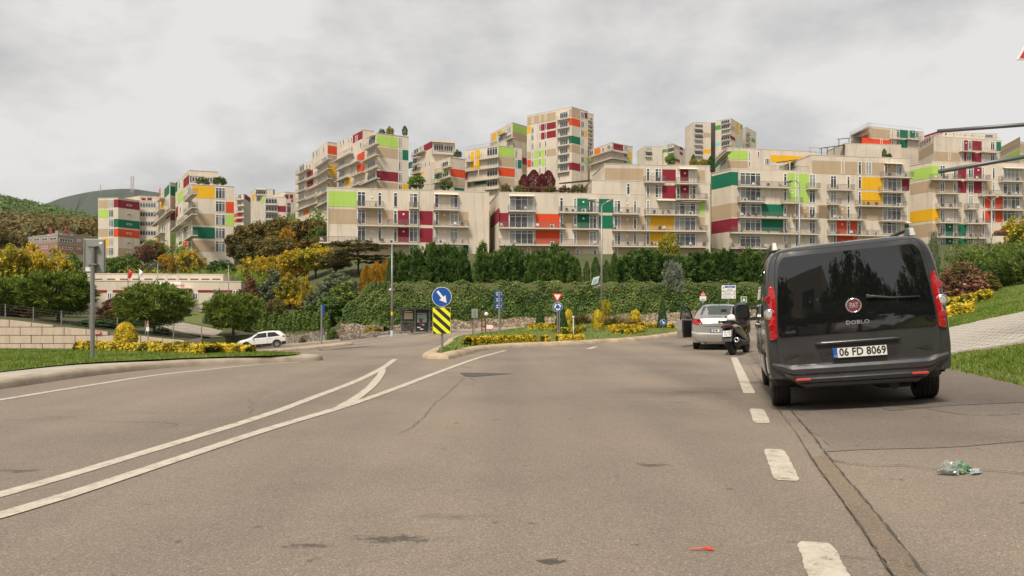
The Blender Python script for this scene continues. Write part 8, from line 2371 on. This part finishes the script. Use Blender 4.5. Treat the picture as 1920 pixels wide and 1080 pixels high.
for sg in (-1, 1):
    fillpoly(rpoly([(0.84, 0.98), (1.72, 0.97), (1.72, 1.38), (1.30, 1.36)], 0.05), SSX(sg), 0.005, 'side_window', CGLASS, car)
    fillpoly(rpoly([(1.80, 0.97), (2.95, 0.96), (2.55, 1.34), (1.80, 1.38)], 0.05), SSX(sg), 0.005, 'side_window', CGLASS if sg > 0 else mat('dark_interior', (0.01, 0.01, 0.01), 0.9), car)
    poly = [(0.50, 0.83), (0.80, 0.80), (0.815, 0.93), (0.78, 0.985), (0.57, 0.975)]
    fillpoly(rpoly(poly, 0.03), lambda a, z, d: (sg * a * (1 + 0.02), SB.rear_y(a, z) - d + max(0, a - 0.7) * 0.5, z), 0.03, 'tail_light', REDL, car)
    for y in (0.95, 3.55): wheel(car, sg * 0.735, y, 0.305, 0.306, 0.19, sg)
fillpoly(rpoly([(-0.47, 0.745), (0.47, 0.745), (0.47, 0.755), (-0.47, 0.755)], 0.003), SRY, 0.004, 'boot_gap', UNDER, car)
fillpoly(rpoly([(-0.30, 0.56), (0.30, 0.56), (0.34, 0.68), (-0.34, 0.68)], 0.03), SRY, 0.006, 'plate_recess', mat('silver_recess', (0.30, 0.29, 0.27), 0.5), car)
sb = bumper(SB, [(0.24, 0.0), (0.27, 0.05), (0.36, 0.075), (0.44, 0.085), (0.50, 0.08), (0.535, 0.05), (0.545, 0.01)], 0.35, SILV, car, 0.01)
plate(car, '34 SPL 34'[:6] + '', (-0.02, SB.rear_y(0, 0.62) - 0.028, 0.615), (0, 0, 0))
q = MB(); q.lathe([(0, -0.01), (0.04, -0.01), (0.048, 0.004)], (0, SB.rear_y(0, 0.90) - 0.008, 0.895), 'y', 20); q.build('badge', CHROME, car, fix=True)
q = MB(); q.tube([(0, 1.30, 1.44), (0, 1.16, 1.72)], [0.008, 0.004], 6); q.build('aerial', SBLK, car)
q = MB(); q.tube([(-0.42, -0.02, 0.24), (-0.42, 0.3, 0.25)], 0.04, 10); q.build('exhaust', UNDER, car)
q = MB(); q.box((-0.55, 0.3, 0.22), (0.55, 4.2, 0.30)); q.build('underbody', UNDER, car)
for sg in (1,):
    q = MB(); q.box((0.86, 2.95, 0.97), (1.04, 3.08, 1.10)); q.build('door_mirror', SBLK, car, bevel=0.03)
# open front left door, hinged at its front edge
dr = bpy.data.objects.new('open_door', None)
DH = (-0.865, 2.98); ang = R(-21)
def dp(u, z, d):      # u: back from the hinge, d: thickness to the outside
    x, y = 0 - d, -u
    return (DH[0] + x * math.cos(ang) - y * math.sin(ang), DH[1] + x * math.sin(ang) + y * math.cos(ang), z)
COL.objects.unlink(dr) if dr.name in COL.objects else None
bpy.data.objects.remove(dr)
q = MB(); out = [(0, 0.32), (1.02, 0.32), (1.10, 0.60), (1.12, 0.96), (0, 0.94)]
n = len(out); vs = [dp(u, z, 0.17) for u, z in out] + [dp(u, z, -0.03) for u, z in out]
q.add(vs, [tuple(range(n)), tuple(range(2 * n - 1, n - 1, -1))] + [(k, (k + 1) % n, n + (k + 1) % n, n + k) for k in range(n)])
door = q.build('open_door', SILV, car, fix=True, bevel=0.015)
q = MB(); inn = [(0.04, 0.36), (0.99, 0.36), (1.06, 0.60), (1.08, 0.93), (0.04, 0.92)]; vs = [dp(u, z, -0.032) for u, z in inn] + [dp(u, z, -0.075) for u, z in [(u * 0.97 + 0.02, z * 0.97 + 0.02) for u, z in inn]]
q.add(vs, [tuple(range(n)), tuple(range(2 * n - 1, n - 1, -1))] + [(k, (k + 1) % n, n + (k + 1) % n, n + k) for k in range(n)]); q.build('door_lining', PLAST, door, fix=True)
fr_pts = [(0.06, 0.94), (0.42, 1.34), (0.60, 1.395), (1.08, 1.40), (1.12, 0.96)]
q = MB(); q.tube([dp(u, z, 0.01) for u, z in fr_pts], 0.028, 8); q.build('window_frame', SBLK, door, smooth=True)
q = MB(); q.add([dp(u, z, 0.012) for u, z in [(0.10, 0.95), (0.44, 1.325), (0.62, 1.375), (1.06, 1.38), (1.09, 0.96)]], [(0, 1, 2, 3, 4)]); q.build('door_glass', mat('door_glass', (0.10, 0.14, 0.12), 0.03, alpha=0.75), door)
q = MB(); c = Vector(dp(0.16, 1.02, 0.14)); q.box(c - Vector((0.09, 0.05, 0.06)), c + Vector((0.09, 0.05, 0.07))); q.build('door_mirror', SBLK, door, bevel=0.03)

# ================================================================ white SUV
suv = empty('suv', (0, 0, 0), 'white crossover SUV driving left behind the verge hedge', 'car')
Ys = 68.0; fxw = on(462, Ys - 0.6); rxw = on(520, Ys + 0.2)
UB = Body(dict(roof=[(0, 0.98), (0.04, 1.12), (0.15, 1.22), (0.35, 1.44), (0.6, 1.55), (1.2, 1.60), (1.9, 1.60), (2.4, 1.54), (2.8, 1.36), (3.25, 1.10), (3.5, 1.02), (4.0, 0.93), (4.25, 0.82), (4.38, 0.62)],
               wmax=[(0, 0.82), (0.15, 0.88), (0.8, 0.90), (3.5, 0.90), (4.1, 0.86), (4.38, 0.66)], belt=[(0, 0.98), (0.6, 1.05), (2, 1.00), (3.4, 0.95), (4.38, 0.62)],
               wroof=[(0, 0.68), (0.6, 0.62), (2.2, 0.63), (3.2, 0.68), (4.0, 0.74), (4.38, 0.5)]),
          (0.86, 3.51), 0.385, 0.27, 0.34, 4.38)
UB.build(WHITE, suv, 0.05)
USX = lambda sg: (lambda y, z, d: (sg * (UB.hw(y, z) + d), y, z))
UTX = lambda x, y, d: (x, y, UB.g('roof', y) - 0.035 * (abs(x) / 0.6) ** 2 - 0.005 + d)
fillpoly(rpoly([(-0.58, 2.5), (0.58, 2.5), (0.66, 3.18), (-0.66, 3.18)], 0.06), UTX, 0.012, 'windscreen', CGLASS, suv)
fillpoly(rpoly([(-0.58, 0.20), (0.58, 0.20), (0.55, 0.46), (-0.55, 0.46)], 0.04), UTX, 0.012, 'rear_window', CGLASS, suv)
for sg in (-1, 1):
    fillpoly(rpoly([(0.52, 1.10), (0.95, 1.06), (1.62, 1.04), (1.62, 1.47), (0.98, 1.46)], 0.05), USX(sg), 0.006, 'side_window', CGLASS, suv)
    fillpoly(rpoly([(1.70, 1.04), (2.98, 1.02), (2.45, 1.42), (1.70, 1.47)], 0.05), USX(sg), 0.006, 'side_window', CGLASS, suv)
    fillpoly([(1.27, 0.28), (3.10, 0.28), (3.10, 0.46), (1.27, 0.46)], USX(sg), 0.012, 'sill_cladding', PLAST, suv)
    fillpoly([(0.06, 0.30), (0.45, 0.29), (0.45, 0.55), (0.06, 0.58)], USX(sg), 0.012, 'bumper_cladding', PLAST, suv)
    fillpoly(rpoly([(0.05, 0.92), (0.36, 0.98), (0.30, 1.10), (0.08, 1.08)], 0.03), USX(sg), 0.012, 'tail_light', REDL, suv)
    fillpoly(rpoly([(3.90, 0.74), (4.28, 0.66), (4.24, 0.76), (3.98, 0.84)], 0.03), USX(sg), 0.012, 'headlight', CLEARL, suv)
    for y0 in (1.66, 2.78): fillpoly([(y0, 0.48), (y0 + 0.014, 0.48), (y0 + 0.014, 1.02), (y0, 1.02)], USX(sg), 0.003, 'door_gap', UNDER, suv)
    for y0 in (1.36, 2.40): fillpoly(rpoly([(y0, 0.90), (y0 + 0.2, 0.90), (y0 + 0.2, 0.94), (y0, 0.94)], 0.01), USX(sg), 0.03, 'door_handle', WHITE, suv)
    for yc in (0.86, 3.51):
        arc = [(yc + 0.43 * math.cos(a), 0.34 + 0.43 * math.sin(a)) for a in np.linspace(0.05, math.pi - 0.05, 14)] + [(yc + 0.385 * math.cos(a), 0.34 + 0.385 * math.sin(a)) for a in np.linspace(math.pi - 0.05, 0.05, 14)]
        fillpoly(arc, USX(sg), 0.012, 'arch_trim', PLAST, suv)
        wheel(suv, sg * 0.775, yc, 0.34, 0.342, 0.21, sg, spokes=10)
    q = MB(); q.box((sg * 0.95 - 0.09, 2.86, 1.0), (sg * 0.95 + 0.09, 2.98, 1.14)); q.build('door_mirror', WHITE, suv, bevel=0.03)
q = MB(); q.box((-0.6, 0.3, 0.24), (0.6, 4.1, 0.34)); q.build('underbody', UNDER, suv)
dvec = (fxw - rxw); yaw = math.atan2(dvec.y, dvec.x) - math.pi / 2
pit = math.atan2(dvec.z, Vector((dvec.x, dvec.y, 0)).length)
ax0 = rxw - dvec.normalized() * 0.86
place_vehicle(suv, ax0, yaw, 0, pit)

# ================================================================ scooter
sco = empty('scooter', (0, 0, 0), 'dark bronze maxi scooter parked between the van and the silver car', 'scooter')
Yq = 20.2; sx_ = (1374 - CX) * Yq / FPX
place_vehicle(sco, (sx_, Yq, float(g_road(sx_, Yq))), R(-31), R(-5)); sco.scale = (1.04, 1.04, 1.04)
def loft(secs, n=20, pw=0.75):
    q = MB(); rows_ = []
    for (y, cx0, cz0, rx, rz) in secs:
        rows_.append([(cx0 + rx * math.copysign(abs(math.cos(a)) ** pw, math.cos(a)), y, cz0 + rz * math.copysign(abs(math.sin(a)) ** pw, math.sin(a))) for a in [2 * math.pi * k / n for k in range(n)]])
    q.grid(rows_, close=True); q.add(rows_[0], [tuple(range(n))[::-1]]); q.add(rows_[-1], [tuple(range(n))])
    return q
def sm_secs(secs, k=4):
    a = np.array(secs); t = np.arange(len(a)); tt = np.linspace(0, len(a) - 1, (len(a) - 1) * k + 1)
    return [tuple(np.interp(tt_, t, a[:, j]) for j in range(5)) for tt_ in tt]
wheel(sco, 0, 0.0, 0.29, 0.29, 0.14, 1, rim=PLAST, spokes=5, name='rear_wheel')
wheel(sco, 0, 1.48, 0.29, 0.29, 0.12, 1, rim=PLAST, spokes=5, name='front_wheel')
loft([(-0.42, 0, 0.76, 0.05, 0.03), (-0.34, 0, 0.76, 0.13, 0.075), (-0.1, 0, 0.73, 0.20, 0.12), (0.3, 0, 0.66, 0.22, 0.16), (0.65, 0, 0.56, 0.21, 0.18), (0.9, 0, 0.45, 0.20, 0.14)]).build('rear_fairing', BRONZE, sco, fix=True, auto=45)
loft([(-0.22, 0, 0.86, 0.11, 0.035), (-0.1, 0, 0.87, 0.15, 0.05), (0.2, 0, 0.85, 0.17, 0.06), (0.34, 0, 0.83, 0.16, 0.06), (0.42, 0, 0.77, 0.17, 0.05), (0.75, 0, 0.74, 0.15, 0.05), (0.88, 0, 0.68, 0.09, 0.04)]).build('seat', mat('seat_vinyl', (0.02, 0.02, 0.02), 0.5), sco, fix=True, auto=45)
q = MB(); q.tube(smooth_line([Vector(p) for p in [(-0.13, 0.0, 0.86), (-0.15, -0.28, 0.90), (0, -0.40, 0.905), (0.15, -0.28, 0.90), (0.13, 0.0, 0.86)]], 0.05), 0.022, 8); q.build('grab_rail', SBLK, sco, smooth=True)
loft([(0.45, 0, 0.33, 0.19, 0.10), (0.9, 0, 0.30, 0.22, 0.09), (1.15, 0, 0.36, 0.22, 0.14), (1.3, 0, 0.5, 0.16, 0.18)]).build('floor_board', PLAST, sco, fix=True, auto=45)
loft([(0.98, 0, 0.72, 0.20, 0.30), (1.10, 0, 0.76, 0.27, 0.32), (1.28, 0, 0.76, 0.24, 0.28), (1.46, 0, 0.74, 0.13, 0.16), (1.54, 0, 0.72, 0.05, 0.06)]).build('front_fairing', BRONZE, sco, fix=True, auto=45)
loft([(1.16, 0, 0.45, 0.05, 0.05), (1.3, 0, 0.56, 0.075, 0.05), (1.5, 0, 0.60, 0.08, 0.04), (1.74, 0, 0.50, 0.06, 0.04)]).build('front_mudguard', BRONZE, sco, fix=True, auto=45)
q = MB(); q.hexa([(-0.17, -0.33, 0.72), (0.17, -0.33, 0.72), (0.17, -0.24, 0.72), (-0.17, -0.24, 0.72), (-0.15, -0.40, 0.79), (0.15, -0.40, 0.79), (0.17, -0.26, 0.80), (-0.17, -0.26, 0.80)]); tl = q.build('tail_light', REDL, sco, bevel=0.02)
for sg in (-1, 1):
    q = MB(); q.hexa([(sg * 0.155, -0.30, 0.725), (sg * 0.235, -0.18, 0.73), (sg * 0.225, -0.14, 0.73), (sg * 0.15, -0.22, 0.73), (sg * 0.15, -0.36, 0.785), (sg * 0.225, -0.20, 0.79), (sg * 0.215, -0.16, 0.80), (sg * 0.145, -0.26, 0.80)]); q.build('indicator', CLEARL, sco, fix=True, bevel=0.01)
q = MB(); q.hexa([(-0.13, -0.47, 0.36), (0.13, -0.47, 0.36), (0.11, -0.44, 0.36), (-0.11, -0.44, 0.36), (-0.15, -0.33, 0.70), (0.15, -0.33, 0.70), (0.13, -0.24, 0.70), (-0.13, -0.24, 0.70)]); q.build('rear_mudguard', PLAST, sco, bevel=0.02)
plate(sco, '34 AB', (0, -0.425, 0.575), (R(-20), 0, 0), 0.24, 0.17, two='1014')
q = MB(); rows_ = []
for y, r0 in ((-0.42, 0.052), (-0.40, 0.068), (-0.1, 0.072), (0.15, 0.062), (0.3, 0.03)):
    rows_.append([(0.235 + r0 * math.cos(a), y, 0.40 - 0.12 * (y + 0.42) + r0 * math.sin(a)) for a in [2 * math.pi * k / 18 for k in range(18)]])
q.grid(rows_, close=True); ex = q.build('exhaust', SBLK, sco, smooth=True)
q = MB(); q.lathe([(0.03, 0.03), (0.035, -0.012), (0.066, -0.016), (0.070, 0.02)], (0.235, -0.415, 0.40), 'y', 20); q.build('exhaust_tip', CHROME, ex, smooth=True)
q = MB(); q.lathe([(0.0, 0.012), (0.016, 0.01), (0.028, 0)], (0.235, -0.43, 0.40), 'y', 14); q.build('exhaust_bore', UNDER, ex)
q = MB(); q.box((-0.16, -0.12, 0.22), (-0.06, 0.5, 0.40)); q.box((0.07, -0.10, 0.22), (0.16, 0.45, 0.36)); tag(q.build('engine', PLAST, sco, bevel=0.03), kind='stuff')
for sg in (-1, 1):
    q = MB(); q.tube([(sg * 0.10, -0.06, 0.30), (sg * 0.13, -0.14, 0.64)], 0.028, 8); q.build('shock_absorber', RUST if sg < 0 else PLAST, sco)
    q = MB(); q.tube([(0, 1.06, 1.04), (sg * 0.2, 1.0, 1.06), (sg * 0.36, 0.94, 1.04)], [0.025, 0.02, 0.022], 8); q.build('handlebar', SBLK, sco, smooth=True)
    q = MB(); q.tube([(sg * 0.26, 1.08, 1.05), (sg * 0.36, 1.10, 1.20)], 0.01, 6); ma = q.build('mirror_stalk', SBLK, sco)
    q = MB(); c = Vector((sg * 0.42, 1.08, 1.24)); q.hexa([c + Vector(p) for p in [(-0.09, -0.02, -0.05), (0.09, -0.02, -0.05), (0.07, 0.04, -0.04), (-0.07, 0.04, -0.04), (-0.08, -0.02, 0.05), (0.09, -0.02, 0.05), (0.07, 0.04, 0.04), (-0.06, 0.04, 0.04)]]); q.build('mirror', SBLK, ma, bevel=0.02)
q = MB(); rows_ = []
for t in np.linspace(0, 1, 7):
    z = 1.02 + 0.30 * t; w = 0.20 - 0.07 * t ** 2; rows_.append([(w * u, 1.20 - 0.16 * t - 0.07 * u * u, z) for u in np.linspace(-1, 1, 9)])
q.grid(rows_); ws = q.build('windshield', mat('smoked_screen', (0.02, 0.021, 0.021), 0.06, alpha=0.9), sco, smooth=True)
md = ws.modifiers.new('thick', 'SOLIDIFY'); md.thickness = 0.006
q = MB(); q.tube([(-0.06, 0.35, 0.22), (-0.26, 0.30, 0.02)], 0.014, 8); q.build('side_stand', SBLK, sco)
for sg in (-1, 1):
    q = MB(); q.tube([(sg * 0.09, 1.30, 0.62), (sg * 0.09, 1.48, 0.29)], 0.025, 8); q.build('fork_leg', PLAST, sco)
# white helmet resting on the scooter seat
he = empty('helmet', (0, 0, 0), 'white crash helmet resting on the scooter seat', 'helmet')
bpy.context.view_layer.update()
hp = sco.matrix_world @ Vector((0.02, 0.08, 0.92)); he.location = hp
q = MB(); q.lathe([(0.0, 0.17), (0.06, 0.16), (0.11, 0.12), (0.13, 0.06), (0.125, 0.0), (0.10, -0.02)], (0, 0, 0), 'z', 20); q.build('shell', SWHITE, he, smooth=True)
q = MB(); q.lathe([(0.131, 0.03), (0.131, 0.08)], (0, 0, 0), 'z', 10, R(20), R(120)); q.build('visor', CGLASS, he, smooth=True)

# ================================================================ litter
def crumple(n, size, flatness, seed):
    bm = bmesh.new(); bmesh.ops.create_icosphere(bm, subdivisions=n, radius=1.0)
    rg = random.Random(seed)
    ph = [(rg.uniform(2, 6), rg.uniform(2, 6), rg.uniform(2, 6), rg.uniform(0, 6)) for _ in range(6)]
    for v in bm.verts:
        d = 1 + sum(0.13 * math.sin(a * v.co.x + c * v.co.y + e_ * v.co.z + f_) for a, c, e_, f_ in ph) + rg.uniform(-0.16, 0.16)
        v.co = Vector((v.co.x * d * size[0], v.co.y * d * size[1], max(-0.15, v.co.z) * d * flatness))
    me = bpy.data.meshes.new('crumpled'); bm.to_mesh(me); bm.free()
    return me
lb = hit(1800, 888); bag = empty('plastic_bag', lb, 'crumpled clear and green plastic bag on the asphalt behind the van', 'litter')
for (dx_, dy_, sz, fl_, m_, nm, sd_) in ((-0.075, 0.0, (0.065, 0.05), 0.055, mat('clear_film', (0.42, 0.46, 0.44), 0.15, alpha=0.55, coat=0.5), 'clear_film', 1), (0.02, 0.025, (0.085, 0.045), 0.06, mat('green_film', (0.05, 0.16, 0.06), 0.2, coat=0.5, var=0.6, vscale=18, col2=(0.3, 0.42, 0.3)), 'green_film', 2), (0.10, -0.02, (0.065, 0.04), 0.022, mat('pale_film', (0.50, 0.56, 0.56), 0.2, alpha=0.8, coat=0.5), 'pale_film', 3)):
    me = crumple(4, sz, fl_, sd_); me.materials.append(m_); o = link(nm, me, bag); o.location = (dx_, dy_, 0.012); o.rotation_euler = (0, 0, 0.3 * sd_); bag.scale = (0.85, 0.85, 0.85)
lr = hit(1318, 1033); red = empty('red_scrap', lr, 'small bright red plastic scrap lying on the road in front', 'litter')
q = MB(); q.tube([(-0.055, 0.004, 0.008), (0.0, -0.002, 0.014), (0.045, -0.004, 0.006), (0.028, 0.012, 0.012), (0.02, 0.028, 0.008)], [0.003, 0.004, 0.005, 0.005, 0.003], 6); q.build('scrap', mat('scrap_red', (0.72, 0.06, 0.02), 0.4), red)
# ---------------------------------------------------------------- stand-in blocks and trees added behind the viewer for the van window's reflections
def stand_in_block(label, x0, x1, y, h, rows_, cols_):
    e = empty('apartment_block', ((x0 + x1) / 2, y, 0), label, 'apartment block')
    q = MB(); q.box((x0, y - 12, -0.5), (x1, y, h)); q.build('wall', CREAM, e, world=True)
    for r_ in range(rows_):
        for c in range(cols_):
            xa = x0 + (x1 - x0) * (c + 0.25) / cols_; xb = x0 + (x1 - x0) * (c + 0.75) / cols_; za = 1.0 + r_ * 3.0
            q = MB(); q.box((xa, y + 0.002, za), (xb, y + 0.05, za + 1.5)); f_ = q.build('window', WFRAME, e, world=True)
            q = MB(); q.box((xa + 0.08, y + 0.052, za + 0.08), (xb - 0.08, y + 0.06, za + 1.42)); q.build('pane', GLASSD, f_, world=True)
stand_in_block('added cream stand-in block behind the viewer for the right of the van window reflection', 6, 22, -26, 24, 7, 4)
stand_in_block('added lower stand-in block behind the viewer for the left of the van window reflection', -26, -8, -30, 16, 5, 4)
for i, (x, y, d, h, cl) in enumerate([(0.5, -15, 7, 10.5, 'green'), (5.5, -17, 7.5, 12, 'conifer'), (-6, -16, 7, 7.5, 'olive'), (12, -15, 8, 9.5, 'conifer'), (-12, -20, 8, 9, 'green'), (18, -13, 8, 9, 'green'), (-8.5, -13, 7, 10, 'conifer'), (-3, -17, 7.5, 11, 'green')]):
    plant('deciduous_tree', 'broad.%d' % (i % 3), cl, (x, y, -0.1), d, h, f'added stand-in tree behind the viewer for the van window reflection, {ORD[i]} planted', 'tree', 'stand-in trees behind the viewer')
# ---------------------------------------------------------------- thin autumn haze
q = MB(); q.box((-4200, -260, -12), (4200, 3100, 480))
hz_ = q.build('haze', [], None)
hm_ = bpy.data.materials.new('haze'); hm_.use_nodes = True
t = hm_.node_tree
t.nodes.remove(t.nodes['Principled BSDF'])
pv = N(t, 'ShaderNodeVolumePrincipled', i_Density=0.00006, i_Anisotropy=0.2); pv.inputs['Color'].default_value = (0.86, 0.88, 0.90, 1)
t.links.new(pv.outputs[0], t.nodes['Material Output'].inputs['Volume'])
hz_.data.materials.append(hm_)
tag(hz_, kind='stuff')
